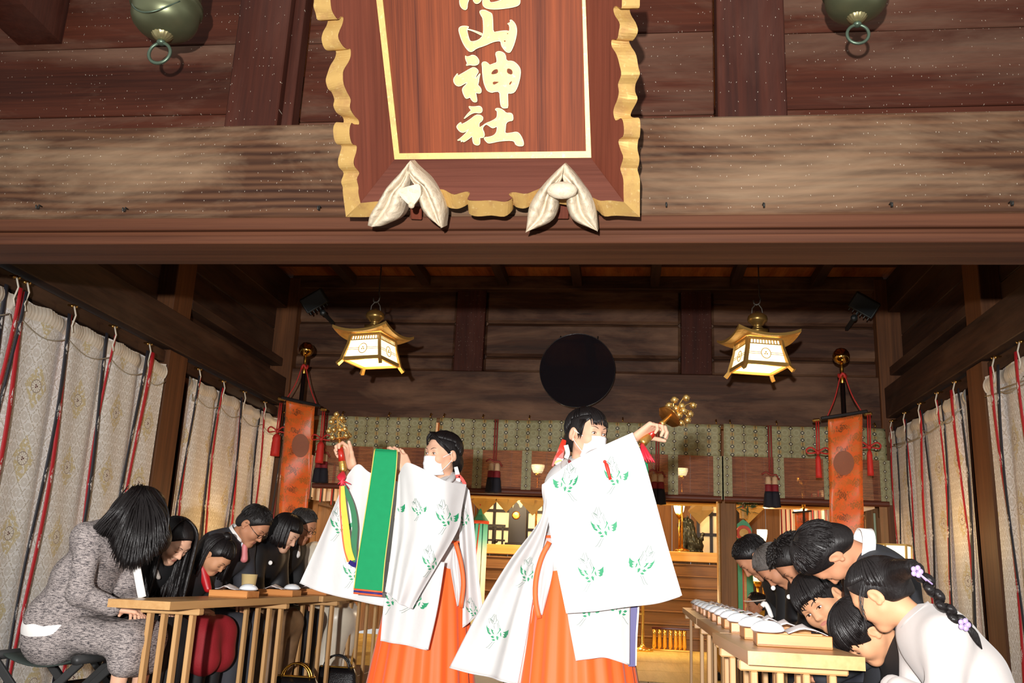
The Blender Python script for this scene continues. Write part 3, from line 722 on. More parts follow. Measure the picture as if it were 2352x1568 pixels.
pad([(z1([(1025, 75), (830, 320), (560, 620), (350, 960), (190, 1210), (130, 1450)]), z1([(1030, 330), (1020, 560), (960, 800), (930, 1000), (800, 1280), (430, 1465)]), z1([(1030, 300), (900, 560), (720, 760), (620, 1000), (450, 1250), (280, 1460)])),
     (z1([(1030, 330), (1110, 560), (1240, 700), (1240, 1010), (1400, 1270), (1720, 1495)]), z1([(1025, 75), (1160, 220), (1450, 480), (1650, 760), (1760, 1100), (1730, 1490)]), z1([(1040, 300), (1200, 480), (1390, 640), (1500, 870), (1610, 1150), (1725, 1495)]))],
    None, (945, 440), 'cream leather pad with a pointed flap, left of the two under the sign', True)
pad([(z2([(865, 120), (700, 270), (500, 480), (310, 720), (190, 980), (150, 1390)]), z2([(820, 400), (760, 600), (750, 800), (730, 1000), (590, 1220), (165, 1395)]), z2([(840, 330), (680, 520), (560, 720), (500, 950), (400, 1150), (158, 1392)])),
     (z2([(830, 400), (860, 600), (900, 760), (910, 950), (1050, 1200), (1480, 1378)]), z2([(865, 120), (1030, 290), (1200, 500), (1360, 720), (1450, 1000), (1485, 1375)]), z2([(850, 330), (1000, 480), (1110, 650), (1140, 850), (1220, 1080), (1482, 1376)]))],
    None, (1291, 437), 'cream leather pad with a rolled knot, right of the two under the sign')
# ================================================================ BRONZE BELLS hanging in front of the beam
BRZ = plain('bronze_green', lin(112, 116, 88), .38, .75, .2, 12, bmp=.05); BRZD = plain('bronze_dark', lin(92, 108, 92), .42, .7, .2, 20)
def bell(cx, ytop, ringpx, ringy, Y, rpx, label):
    sc = 1.0
    rc = P(ringpx, ringy, Y); R0 = np.linalg.norm(P(cx+rpx, ytop, Y)-P(cx, ytop, Y))
    ztop = P(cx, ytop, Y)[2]; c = V(rc[0], Y, rc[2])
    root = empty('bronze_lantern', c, label, 'lantern', 'bronze lanterns above the beam')
    h = ztop-rc[2]
    prof = [(0.001, .30*h), (.10*R0, .30*h), (.45*R0, .36*h), (.72*R0, .45*h), (.88*R0, .58*h), (.95*R0, .72*h), (.955*R0, .95*h), (1.02*R0, .97*h), (1.045*R0, 1.02*h), (1.0*R0, 1.06*h), (1.03*R0, 1.1*h), (1.0*R0, 1.16*h), (.93*R0, 1.19*h), (.92*R0, 1.9*h), (.99*R0, 1.92*h), (.99*R0, 2.0*h), (.3*R0, 2.1*h), (.03, 2.4*h), (.001, 2.4*h)]
    MB().lathe(prof, c, n=40).build('body', BRZ, root, smooth=True)
    MB().lathe([(.30*R0, .37*h), (.29*R0, .33*h), (.22*R0, .26*h), (.12*R0, .21*h), (.001, .2*h)], c, n=48, mod=lambda a, i: 1+.09*abs(math.sin(a*8))).build('petal_collar', plain('bronze_gold', lin(160, 150, 108), .35, .7), root, smooth=True)
    MB().ball(c+V(0, 0, .155*h), (.135*R0, .135*R0, .07*h), 16, 10).build('ball', BRZD, root, smooth=True)
    rr = .14*h; MB().tube([c+V(math.sin(a)*.33*R0, 0, -math.cos(a)*.33*R0+.14*h-.33*R0) for a in np.linspace(0, 2*math.pi, 29)[:-1]], .052*R0, 8, closed=True).build('ring', BRZD, root, smooth=True)
    MB().tube([c+V(math.sin(a)*.94*R0, -math.cos(a)*.94*R0, .78*h-.35*h*math.cos(a*2)) for a in np.linspace(-.9, .9, 16)], .004, 5).build('seam', BRZD, root, smooth=True)
    MB().cyl(c+V(0, 0, 2.3*h), c+V(0, 0, 4.2-c[2]), .012, n=8).build('rod', BRZD, root, smooth=True)
bell(380, 20, 368, 112, 3.52, 73, 'green bronze lantern with bottom ring hanging left of the sign board')
bell(1967, -20, 1970, 70, 3.52, 75, 'green bronze lantern with bottom ring hanging right of the sign board')
# ================================================================ HANGING LANTERNS
LGOLD = plain('lantern_gold', lin(206, 164, 90), .4, .65, .08)
def emis(name, col, st, base=None):
    if name in MATS: return MATS[name]
    m, nt, b = newmat(name); b.inputs['Base Color'].default_value = (base or col)+(1,); b.inputs['Roughness'].default_value = .7
    b.inputs['Emission Color'].default_value = col+(1,); b.inputs['Emission Strength'].default_value = st; return m
PAPER = emis('lamp_paper', (1, .84, .5), 1.35)
def hang_lantern(x, y, zb, rot, label):
    c = V(x, y, zb); ca, sa = math.cos(rot), math.sin(rot); R = np.array([[ca, -sa, 0], [sa, ca, 0], [0, 0, 1]])
    root = empty('hanging_lantern', c, label, 'lantern', 'gold hanging lanterns'); T = lambda p: c+R@np.asarray(p, float)
    wb, wt, zt = .165, .135, .25       # half widths bottom/top, panel top
    z0 = .05
    m = MB()
    for sx in (-1, 1):
        for sy in (-1, 1):
            pts = [(sx*(wb+.035), sy*(wb+.035), 0), (sx*(wb+.012), sy*(wb+.012), .035), (sx*wb, sy*wb, .09), (sx*(wt+.008), sy*(wt+.008), .18), (sx*wt, sy*wt, zt)]
            MB().tube([T(p) for p in pts], [.021, .019, .018, .018, .018], 4, flat=1).build('leg', LGOLD, root)
    def hw(z): return wb+(wt-wb)*(z-.05)/(zt-.05)
    for k in range(4):
        a = k*math.pi/2; Rk = np.array([[math.cos(a), -math.sin(a), 0], [math.sin(a), math.cos(a), 0], [0, 0, 1]])
        F = lambda u, z, o=0: T(Rk@V(u, -(hw(z)+o), z))
        m = MB().add([F(-hw(.06), .06), F(hw(.06), .06), F(hw(zt), zt), F(-hw(zt), zt)], [(0, 1, 2, 3)])
        pn = m.build('paper_panel', PAPER, root)
        m = MB()
        m.bar(F(-hw(.055), .05, .004), F(hw(.055), .05, .004), .022, .03)
        m.bar(F(-hw(.235), .255, .004), F(hw(.235), .255, .004), .02, .022)
        m.bar(F(-hw(.205), .212, .003), F(hw(.205), .212, .003), .006, .007)
        for u in np.linspace(-.86, .86, 11): m.bar(F(u*hw(.21), .212, .003), F(u*hw(.25), .25, .003), .006, .007)
        for z in (.128, .142):
            for s in (-1, 1): m.bar(F(s*hw(z), z, .002), F(s*.04, z, .002), .003, .003)
        m.tube([F(.038*math.cos(t), .135+.042*math.sin(t), .003) for t in np.linspace(0, 2*math.pi, 25)[:-1]], .003, 5, closed=True)
        for t in (math.pi/2, math.pi*7/6, math.pi*11/6): m.ball(F(.01*math.cos(t), .135+.01*math.sin(t), .003), .006, 6, 5)
        m.build('lattice', LGOLD, root)
    MB().add([T((sx*wb*.93, sy*wb*.93, .052)) for sx, sy in ((-1, -1), (1, -1), (1, 1), (-1, 1))], [(0, 1, 2, 3)]).build('paper_base', PAPER, root)
    # roof: concave with turned-up corners
    n = 13; g = np.zeros((n, n, 3)); H = .25
    for i, u in enumerate(np.linspace(-1, 1, n)):
        for j, v in enumerate(np.linspace(-1, 1, n)):
            r = max(abs(u), abs(v)); g[i, j] = T((u*H, v*H, zt+.025+.075*(1-r)**1.6+.05*(abs(u*v))**2.2+.02*(r < .2)))
    S2 = g.copy(); S2[..., 2] -= .022
    m = MB().grid(g).grid(S2[:, ::-1])
    for e in (0, -1): m.grid(np.stack([g[e], S2[e]])); m.grid(np.stack([g[:, e], S2[:, e]]))
    m.build('roof', LGOLD, root, smooth=False)
    m = MB().obox(c+V(0, 0, zt+.10), R, (.06, .06, .012)); m.lathe([(.03, zt+.11), (.045, zt+.125), (.03, zt+.14), (.045, zt+.15), (.05, zt+.16), (.075, zt+.18), (.08, zt+.2), (.072, zt+.225), (.05, zt+.243), (.02, zt+.25), (.012, zt+.262), (.001, zt+.265)], c, n=24)
    m.build('finial', plain('finial_gold', lin(168, 132, 72), .32, .8), root, smooth=True)
    zt2 = c[2]+zt
    IR = plain('iron_wire', lin(84, 78, 70), .5, .6)
    MB().tube([c+V(-.045, 0, zt+.225), c+V(-.04, 0, zt+.29), c+V(-.012, 0, zt+.325), c+V(.012, 0, zt+.325), c+V(.035, 0, zt+.29), c+V(.045, 0, zt+.225)], .005, 6).build('bail', IR, root, smooth=True)
    MB().tube([c+V(-.028, 0, zt+.36), c+V(-.024, 0, zt+.33), c+V(-.004, 0, zt+.318), c+V(.02, 0, zt+.335), c+V(.028, 0, zt+.37), c+V(.018, 0, zt+.40), c+V(.014, 0, 4.05-c[2])], .006, 6).build('hook', IR, root, smooth=True)
    lamp('lantern_light', 'POINT', tuple(c+V(0, 0, -.08)), 9, (1, .62, .26), .1)
hang_lantern(-2.13, 7.2, 2.47, math.radians(-14), 'gold hanging lantern with lit paper panels, left of the round dark mirror')
hang_lantern(1.01, 7.2, 2.47, math.radians(14), 'gold hanging lantern with lit paper panels, right of the round dark mirror')
# ================================================================ ROUND DARK DISC AND SPOTLIGHTS
c = P(1326, 850, 9.3); Rd = .395
root = empty('round_disc', c-V(0, 0, Rd), 'large round glossy black disc hung on the back beam', 'disc')
tl = math.radians(1); Rt = np.array([[1, 0, 0], [0, math.sin(tl), -math.cos(tl)], [0, math.cos(tl), math.sin(tl)]])  # axis tips downwards
Rt = np.stack([V(1, 0, 0), V(0, -math.sin(tl), math.cos(tl)), V(0, -math.cos(tl), -math.sin(tl))], 1)
BLKG = plain('black_gloss', lin(27, 25, 30), .08, 0, .1, 3, spec=.9, coat=.8)
MB().lathe([(0.001, .0), (Rd*.985, 0), (Rd*.985, .004)], c, Rt, 64).build('disc_face', BLKG, root)
MB().lathe([(Rd*.98, -.05), (Rd, -.045), (Rd, .006), (Rd*.985, .008), (Rd*.985, .0)], c, Rt, 64).build('disc_rim', plain('black_satin', lin(34, 32, 34), .25), root, smooth=True)
for x in (-.2, .2): MB().cyl(c+V(x, .02, .3), V(c[0]+x, 9.5, c[2]+.42), .006, n=6).build('hanger', plain('iron', lin(60, 60, 58), .5, .6), root)
BLK = plain('black_metal', lin(38, 42, 42), .5, .2, .1)
for px_, py_, s, lab in ((722, 690, 1, 'black floodlight on the back left corner post'), (1985, 700, -1, 'black floodlight on the back right corner post')):
    c = P(px_, py_, 9.0); a = s*math.radians(32); R = np.stack([V(math.cos(a), 0, math.sin(a)), V(0, -.85, -.5)*1.0, V(-math.sin(a), -.5, math.cos(a)*.85)], 1)
    R[:, 0] = nrm(R[:, 0]); R[:, 1] = nrm(R[:, 1]-(R[:, 1]@R[:, 0])*R[:, 0]); R[:, 2] = np.cross(R[:, 0], R[:, 1])
    root = empty('floodlight', c-V(0, 0, .12), lab, 'floodlight', 'floodlights in the back corners')
    m = MB().obox(c, R, (.13, .06, .085), .01); m.build('housing', BLK, root)
    m = MB()
    for q in np.linspace(-.1, .1, 6): m.obox(c+R@V(q, .0, .098), R, (.004, .05, .014))
    m.build('cooling_fin', BLK, root)
    MB().obox(c+R@V(0, .063, 0), R, (.115, .003, .07)).build('glass', plain('dark_glass', lin(30, 34, 36), .12), root)
    q = c+V(.09*s, .05, -.12); m = MB().bar(c+R@V(0, -.06, 0), q, .03, .012); m.ball(q, .035, 8, 6); m.bar(q, V(q[0]-.02*s, 9.47, q[2]), .03, .03); m.build('bracket', BLK, root)
# ================================================================ REED BLINDS WITH BROCADE BORDERS
def misu_mat():
    m, nt, b = newmat('brocade_green'); uv = coords(nt, 'UV')
    base = mixc(nt, noise(nt, uv, 30, 3), lin(126, 124, 92), lin(164, 158, 116))
    p, q, r, an = uvpat(nt, uv, .116, .084, 0, 0)
    base = mixc(nt, mul(nt, band(nt, r, .026, .006), .4), base, lin(176, 176, 142))
    p, q, r, an = uvpat(nt, uv, .116, .084, .5, .5)
    base = mixc(nt, mul(nt, lt(nt, r, .02), .6), base, lin(186, 142, 68))
    for ou, ov in ((0, 0), (.5, .0)):
        p, q, r, an = uvpat(nt, uv, .232, .084, ou, ov+(.5 if ou else 0))
        dm = mathn(nt, 'ADD', mathn(nt, 'ABSOLUTE', mul(nt, p, .8)), mathn(nt, 'ABSOLUTE', mul(nt, q, .8)))
        base = mixc(nt, lt(nt, dm, .0185), base, lin(50, 46, 40)); base = mixc(nt, lt(nt, dm, .009), base, lin(200, 196, 170))
        base = mixc(nt, mul(nt, lt(nt, mathn(nt, 'ABSOLUTE', p), .004), band(nt, mathn(nt, 'ABSOLUTE', q), .034, .006)), base, lin(56, 50, 40))
    nt.links.new(base, b.inputs['Base Color']); b.inputs['Roughness'].default_value = .6; return m
MISU = misu_mat()
def reed_mat():
    m, nt, b = newmat('reed'); v = coords(nt)
    f = noise(nt, mapped(nt, v, (.06, 1, 1)), 90, 3); c = ramp(nt, f, [(.3, lin(98, 46, 27)), (.7, lin(160, 96, 60))])
    nt.links.new(c, b.inputs['Base Color']); b.inputs['Roughness'].default_value = .6
    out = nt.nodes['Material Output']; tr = nt.nodes.new('ShaderNodeBsdfTransparent'); mx = nt.nodes.new('ShaderNodeMixShader')
    mx.inputs[0].default_value = .68; nt.links.new(tr.outputs[0], mx.inputs[1]); nt.links.new(b.outputs[0], mx.inputs[2]); nt.links.new(mx.outputs[0], out.inputs[0]); return m
REED = reed_mat()
REDC = plain('cord_red', lin(176, 40, 36), .6); TRED = plain('tassel_red', lin(128, 26, 36), .7, bmp=.3); TNAVY = plain('tassel_navy', lin(26, 26, 38), .8, bmp=.3); TCRM = plain('tassel_cream', lin(206, 174, 138), .7)
zt_, zm_, zb_ = 2.455, 2.125, 1.70
def xat(px): return P(px, 1000, 9.44)[0]
def blind(x0, x1, strips, cords, label, hooks):
    root = empty('reed_blind', ((x0+x1)/2, 9.44, zb_), label, 'blind', 'reed blinds across the back opening')
    Y = 9.44
    m = MB()
    for k in range(44):
        z = zm_+.02-(zm_-zb_)*(k+.5)/44*1.04+.0
        yy = Y+.02
        m.box(x0, x1, yy, yy+.003, z-.0046, z+.0046)
    m.build('reeds', REED, root).__setitem__('kind', 'stuff')
    MB().tube([(x0, Y+.02, zb_+.0), (x1, Y+.02, zb_)], .03, 10).build('bottom_roll', plain('reed_roll', lin(96, 46, 28), .6), root)
    nx = int((x1-x0)/.04); xs = np.linspace(x0, x1, nx); zs = np.linspace(zt_, zm_, 12)
    S = np.array([[(x, Y-.012*math.sin(x*5.3+z*9)-.008*math.sin(x*11-z*14), z-(.012*abs(math.sin((x-x0)*2.6)) if z > zt_-.1 else 0)) for z in zs] for x in xs])
    MB().grid(S).build('valance', MISU, root, smooth=True, uv=[(x, z) for x in xs for z in zs], fixn=False, thick=.004)
    for x in strips:
        zs = np.linspace(zm_, zb_-.01, 10); hw = .05
        S = np.array([[(xx, Y+.005, z) for z in zs] for xx in np.linspace(x-hw, x+hw, 3)])
        MB().grid(S).build('border_strip', MISU, root, uv=[(xx, z) for xx in np.linspace(-.07, .07, 3) for z in zs], fixn=False, thick=.004)
    for x in hooks: MB().tube([(x, Y+.06, zt_+.04), (x, Y-.01, zt_+.04), (x, Y-.02, zt_), (x, Y-.035, zt_), (x, Y-.035, zt_+.02)], .007, 6).build('hook', BRASS, root, smooth=True)
    for x, zk in cords:
        MB().tube([(x-.012, Y-.03, zt_-.01), (x-.012, Y-.03, zk+.06)], .009, 6).tube([(x+.012, Y-.03, zt_-.01), (x+.012, Y-.03, zk+.06)], .009, 6).build('cord', plain('cord_dull_red', lin(140, 56, 46), .7), root, smooth=True)
        MB().tube([(x-.09, Y-.03, zk+.05), (x-.05, Y-.04, zk+.075), (x, Y-.04, zk+.045), (x+.05, Y-.04, zk+.05), (x+.08, Y-.03, zk+.0)], .01, 6).build('cord_bow', plain('cord_dull_red', lin(140, 56, 46), .7), root, smooth=True)
        for dx in (-.03, .034):
            t = root
            MB().lathe([(.01, zk+.03), (.025, zk+.02), (.028, zk-.03), (.029, zk-.05)], (x+dx, Y-.05, 0), n=14).build('tassel_head', TCRM, root, smooth=True)
            MB().lathe([(.029, zk-.05), (.034, zk-.06), (.036, zk-.11), (.036, zk-.12)], (x+dx, Y-.05, 0), n=18, mod=lambda a, i: 1+.06*math.sin(a*9)).build('tassel_band', TRED, root, smooth=True)
            MB().lathe([(.036, zk-.12), (.042, zk-.15), (.052, zk-.25), (.054, zk-.27), (.001, zk-.28)], (x+dx, Y-.05, 0), n=24, mod=lambda a, i: 1+.1*math.sin(a*11)).build('tassel_skirt', TNAVY, root, smooth=True)
    return root
zk = lambda py: P(1400, py, 9.4)[2]
blind(xat(728), xat(1000), [xat(738), xat(1000)-.055, xat(870)], [(xat(748), zk(1068))], 'left rolled reed blind with green brocade valance over the back opening', [xat(p) for p in (784, 891, 987)])
blind(xat(1008), xat(1655), [xat(1018), xat(1100), xat(1212), xat(1325), xat(1432), xat(1546), xat(1649)], [(xat(1140), zk(1078)), (xat(1510), zk(1092))], 'middle and widest rolled reed blind with green brocade valance behind the dancers', [xat(p) for p in (1018, 1108, 1215, 1430, 1540, 1645)])
blind(xat(1662), xat(2034), [xat(1669), xat(1787), xat(1900), xat(2028)], [(xat(1767), zk(1090))], 'right rolled reed blind with green brocade valance, behind the orange banner', [xat(p) for p in (1677, 1784, 2010)])
# ================================================================ ORANGE BROCADE BANNERS ON POLES
def banner_mat():
    m, nt, b = newmat('brocade_orange'); uv = coords(nt, 'UV')
    base = mixc(nt, noise(nt, uv, 12, 2), lin(206, 84, 24), lin(226, 104, 34))
    for ou, ov, col, am in ((0, 0, lin(112, 62, 30), .85), (.5, .5, lin(150, 92, 34), .85), (.5, 0, lin(196, 110, 48), .75), (0, .5, lin(190, 100, 40), .7)):
        p, q, r, an = uvpat(nt, uv, .24, .2, ou, ov)
        n_ = noise(nt, uv, 26, 3, .6, .8)
        f = lt(nt, mathn(nt, 'ADD', mathn(nt, 'SQRT', mathn(nt, 'ADD', mul(nt, mul(nt, p, p), .45), mul(nt, q, mul(nt, q, 1.9)))), mul(nt, mathn(nt, 'SUBTRACT', n_, .5), .26)), .046)
        st = mathn(nt, 'GREATER_THAN', mathn(nt, 'SINE', mathn(nt, 'ADD', mul(nt, r, 330), mul(nt, n_, 9))), -.8)
        base = mixc(nt, mul(nt, mul(nt, f, st), am), base, col)
    nt.links.new(base, b.inputs['Base Color']); b.inputs['Roughness'].default_value = .4; b.inputs['Sheen Weight'].default_value = .2; return m
BANN = banner_mat()
BLACKL = plain('black_lacquer', lin(24, 20, 20), .25, spec=.6)
def banner(ball, topL, topR, botL, botR, disc, Y, sl, label, tassels, ends):
    tl, tr = P(*topL, Y-.02*sl), P(*topR, Y+.3*sl) if False else P(*topR, Y+.02*sl); W = np.linalg.norm(tr-tl)
    bt = P(*ball, Y); root = empty('orange_banner', (bt[0], Y, 0), label, 'banner', 'orange brocade banners on poles')
    MB().lathe([(.001, -.001), (.03, .0), (.06, .02), (.076, .055), (.078, .08), (.07, .11), (.045, .14), (.001, .155)], bt-V(0, 0, .085), n=28).build('gold_ball', plain('gold_polish', lin(206, 160, 80), .12, 1), root, smooth=True)
    MB().lathe([(.012, -.28), (.018, -.27), (.018, -.2), (.012, -.18), (.016, -.14), (.02, -.1), (.012, -.07)], bt, n=14).build('gold_neck', GOLD, root, smooth=True)
    MB().cyl((bt[0], Y, bt[2]-.27), (bt[0], Y, .0), .022, .026, n=12).build('pole', BLACKL, root, smooth=True)
    bx = tr-tl; bx = bx/np.linalg.norm(bx)
    MB().bar(tl-bx*.06+V(0, -.06, .02), tr+bx*.05+V(0, -.06, .02), .03, .03, bev=.006).build('crossbar', BLACKL, root)
    for e in ends: MB().bar(P(*e[0], Y-.04), P(*e[1], Y-.04), .032, .032, bev=.01).build('gold_end', BRASS, root)
    for q, s in ((tl, -1), (tr, 1)):
        MB().tube(spl([bt+V(s*.02, -.02, -.2), bt*.5+q*.5+V(s*.0, -.03, -.1), q+V(0, -.05, .03)], 10), .006, 6).build('cord', REDC, root, smooth=True)
    MB().tube([bt+V(.03*math.cos(a), .03*math.sin(a)-.0, -.2+.02*math.sin(3*a)) for a in np.linspace(0, 6.28, 16)[:-1]], .013, 6, closed=True).build('cord_knot', REDC, root, smooth=True)
    bl, br = P(*botL, Y-.09), P(*botR, Y-.09)
    nu, nv = 9, 40
    S = patch([tl+V(0, -.07, 0), tr+V(0, -.07, 0)], [bl, br], [tl+V(0, -.07, 0), bl], [tr+V(0, -.07, 0), br], nu, nv, lambda u, v: .012*np.sin(u*5+v*7)+.008*np.sin(v*19+u*3))
    L = np.linalg.norm(bl-tl)
    MB().grid(S).build('cloth', BANN, root, smooth=True, uv=[(u*W, -v*L) for u in np.linspace(0, 1, nu) for v in np.linspace(0, 1, nv)], fixn=False, thick=.004)
    bv = gridbvh(S)
    G = np.array([[cast(bv, disc[0]+disc[2]*q*math.cos(a), disc[1]+disc[3]*q*math.sin(a), .008) for a in np.linspace(0, 2*math.pi, 33)] for q in (.02, .3, .6, .85, 1)])
    MB().grid(G).build('round_patch', plain('patch_brown', lin(138, 84, 62), .7, var=.05), root)
    for (kx, ky, tx, ty, by, hw) in tassels:
        a = P(kx, ky, Y-.05); t0 = P(tx, ty, Y-.05); t1 = P(tx, by, Y-.05); kn = t0+V(0, 0, .045)
        wx = np.linalg.norm(P(tx+hw, ty, Y)-P(tx, ty, Y))
        MB().tube([a+V(-.008, 0, 0), kn+V(-.008, 0, 0)], .007, 6).tube([a+V(.012, 0, 0), kn+V(.012, 0, 0)], .007, 6).build('cord', REDC, root, smooth=True)
        for s in (-1, 1): MB().tube(spl([kn, kn+V(s*.06, -.02, .04), kn+V(s*.1, 0, .02), kn+V(s*.085, 0, -.01), kn+V(s*.02, -.02, -.005)], 16), .008, 6).build('cord_bow', REDC, root, smooth=True)
        MB().ball(kn, (.022, .02, .022), 10, 8).build('cord_knot', REDC, root, smooth=True)
        L = t0[2]-t1[2]
        MB().lathe([(.3*wx, .02), (.8*wx, .0), (wx, -.03), (.92*wx, -.05), (wx, -.07), (1.08*wx, -L*.8), (1.1*wx, -L), (.001, -L)], t0, n=28, mod=lambda A, i: 1+.05*math.sin(A*13)).build('tassel', plain('tassel_bright', lin(190, 36, 30), .65, bmp=.3), root, smooth=True)
banner((704, 800), (663, 922), (729, 937), (640, 1182), (706, 1182), (690, 1023, 20, 27), 8.9, 1, 'orange brocade banner on a gold tipped pole at the left curtain', [(645, 925, 636, 1000, 1047, 9), (743, 945, 737, 1018, 1063, 8)], [((638, 914), (656, 918)), ((736, 939), (750, 941))])
banner((1932, 815), (1898, 966), (1976, 954), (1906, 1252), (1984, 1250), (1938, 1063, 24, 28), 8.6, -1, 'orange brocade banner on a gold tipped pole at the right curtain', [(1877, 967, 1879, 1050, 1097, 6.5), (1995, 950, 1997, 1038, 1092, 6.5)], [((1866, 966), (1884, 964)), ((1984, 952), (2003, 949))])
# ================================================================ INNER SANCTUARY beyond the opening
WSAN = wood('wood_sanctuary', lin(96, 66, 38), lin(160, 116, 70), 'z', stretch=.03); WSANX = wood('wood_sanctuary_x', lin(92, 66, 42), lin(150, 112, 72), 'x', stretch=.03, rough=.5)
WLAC = plain('red_brown_lacquer', lin(70, 24, 12), .3, spec=.5); BLKW = plain('black_wood', lin(26, 23, 24), .45)
WGLD = wood('wood_gold', lin(190, 146, 72), lin(226, 184, 104), 'x', stretch=.02, rough=.4)
w = empty('wall_sanctuary_back', (-.6, 16, 0), kind='structure')
for i in range(22): part('board', w, WSAN, -3.9+i*.31, -3.9+i*.31+.304, 16.0, 16.04, 0, 3.3, .006)
for s, X in (('left', -3.85), ('right', 2.66)):
    w = empty('wall_sanctuary_'+s, (X, 13, 0), kind='structure'); d = .04 if X > 0 else -.04
    for i in range(13): part('board', w, WSAN, min(X, X+d), max(X, X+d), 9.8+i*.48, 9.8+i*.48+.475, 0, 3.3, .005)
    for z in (1.02, 1.62): part('rail', w, WSANX, min(X, X-d), max(X, X-d), 9.8, 16, z, z+.1)
    for y in (10.9, 12.6, 14.4): part('post', w, WSAN, X-.08, X+.08, y-.09, y+.09, 0, 3.3)
c = empty('ceiling_sanctuary', (-.6, 13, 3.3), kind='structure')
for i in range(13): part('ceiling_board', c, WCEIL, -3.9, 2.7, 9.76+i*.49, 9.76+i*.49+.485, 3.3, 3.33)
# lintel and two pillars
t = empty('trim_2', (-.6, 11.9, 1.9), kind='structure')
zl0, zl1 = P(1450, 1149, 11.9)[2], P(1450, 1126, 11.9)[2]
part('lintel', t, WLAC, -3.85, 2.66, 11.9, 12.1, zl0, zl1); part('lintel_edge', t, WGLD, -3.85, 2.66, 11.88, 12.1, zl0-.03, zl0-.002)
t = empty('trim_3', (-.6, 10.3, 0), kind='structure')
for xa, xb in ((P(1650, 1250, 10.3)[0], P(1693, 1250, 10.3)[0]), (-2.45, -2.23)):
    part('pillar', t, WSAN, xa+.02, xb, 10.3, 10.5, 0, 3.3, .01); part('lit_edge', t, WGLD, xa-.0, xa+.018, 10.31, 10.49, 0, 3.3, .003)  # pale strip paints the lit left edge of each pillar
# steps up to the altar floor
st = empty('altar_steps', (-.6, 13.2, 0), 'wide wooden steps rising to the golden edged altar floor', 'steps')
for i in range(7):
    y = 13.05+.17*i; z = .165*i
    part('riser', st, WSANX, -2.6, 1.55, y+.02, y+.05, z, z+.14, .002)
    part('tread', st, WSANX, -2.6, 1.55, y, y+.23, z+.142, z+.165, .006)
part('landing', st, WGLD, -3.6, 2.4, 14.2, 14.3, 1.19, 1.335, .008)
part('altar_floor', st, WSANX, -3.6, 2.4, 14.3, 15.98, 1.28, 1.325, .003)
ZA = 1.335
def paperlamp(nm, c, h, r, st, label, pole=None, group='standing lamps in the sanctuary', watts=0):
    root = empty(nm, (c[0], c[1], pole if pole is not None else c[2]), label, 'lamp', group)
    MB().lathe([(r*.55, 0), (r*.8, h*.25), (r, h*.7), (r*1.02, h), (r*.9, h), (r*.5, .02)], c, n=20).build('shade', emis('shade_%d' % int(st*10), (1, .86, .55), st), root, smooth=True)
    if pole is not None:
        m = MB().cyl((c[0], c[1], pole), (c[0], c[1], c[2]-.03), .016, n=8).lathe([(.03, -.06), (.06, 0), (.05, .01), (.02, 0)], c, n=14).lathe([(.11, 0), (.1, .02), (.03, .04), (.016, .06)], (c[0], c[1], pole), n=16)
        m.build('stand', GOLD, root, smooth=True)
    if watts: lamp('lamp_light', 'POINT', (c[0], c[1]-.25, c[2]+h*.6), watts, (1, .66, .32), .08)
q = P(1560, 1180, 14.7); paperlamp('standing_lamp', q, .2, .09, 2.2, 'tall gold lamp with white shade beside the dark lion statue', ZA, watts=22)
q = P(1751, 1245, 13.2); paperlamp('standing_lamp', q, .17, .07, 2.2, 'small white lamp left of the sanctuary side curtain, behind the bowing heads', .0, watts=16)
q = P(1838, 1178, 12.4); paperlamp('standing_lamp', q, .1, .1, 2.2, 'small lamp above the little orange banner by the sanctuary side wall', 0, watts=12)
q = P(1740, 1335, 11.7); paperlamp('standing_lamp', q, .26, .15, 1.1, 'glowing round shaded lamp behind the seated man with white headband', 0, watts=14)
q = P(1235, 1087, 13.9); paperlamp('standing_lamp', q, .13, .1, 2.6, 'lamp shining through the reed blind between the two dancers', ZA, watts=14)
q = P(1566, 1094, 13.9); paperlamp('standing_lamp', q, .12, .09, 2.6, 'lamp shining through the reed blind right of the front dancer', ZA, watts=12)
lamp('sanctuary_light', 'POINT', (-.6, 12.6, 3.0), 190, (1, .72, .4), .25); lamp('sanctuary_light', 'POINT', (-1.9, 13.4, 2.2), 90, (1, .75, .45), .2)
lamp('altar_light', 'POINT', (-1.2, 15.2, 2.6), 45, (1, .74, .42), .2)
# lattice screens with lit paper at the back of the altar
def lattice(x0, x1, y, z0, z1, nx, nz, st, label, open_=None):
    root = empty('lattice_screen', ((x0+x1)/2, y, z0), label, 'screen', 'lattice screens behind the altar')
    part('paper', root, emis('screen_paper_%d' % int(st*10), (1, .8, .42), st), x0, x1, y+.03, y+.04, z0, z1, 0)
    for i in range(nx+1): x = x0+(x1-x0)*i/nx; part('bar', root, BLKW, x-.025, x+.025, y-.01, y+.02, z0, z1, .003)
    for j in range(nz+1): z = z0+(z1-z0)*j/nz; part('bar', root, BLKW, x0, x1, y-.013, y+.018, z-.025, z+.025, .003)
a = P(1095, 1250, 15.6); b = P(1250, 1135, 15.6); lattice(a[0], b[0], 15.6, ZA+.005, b[2], 4, 3, .55, 'black lattice screen with bright lit paper between the two dancers')
a = P(1604, 1262, 15.6); b = P(1650, 1135, 15.6); lattice(a[0], b[0]+.3, 15.6, ZA+.005, b[2], 3, 3, .2, 'dark lattice door with small lit openings left of the pillar')
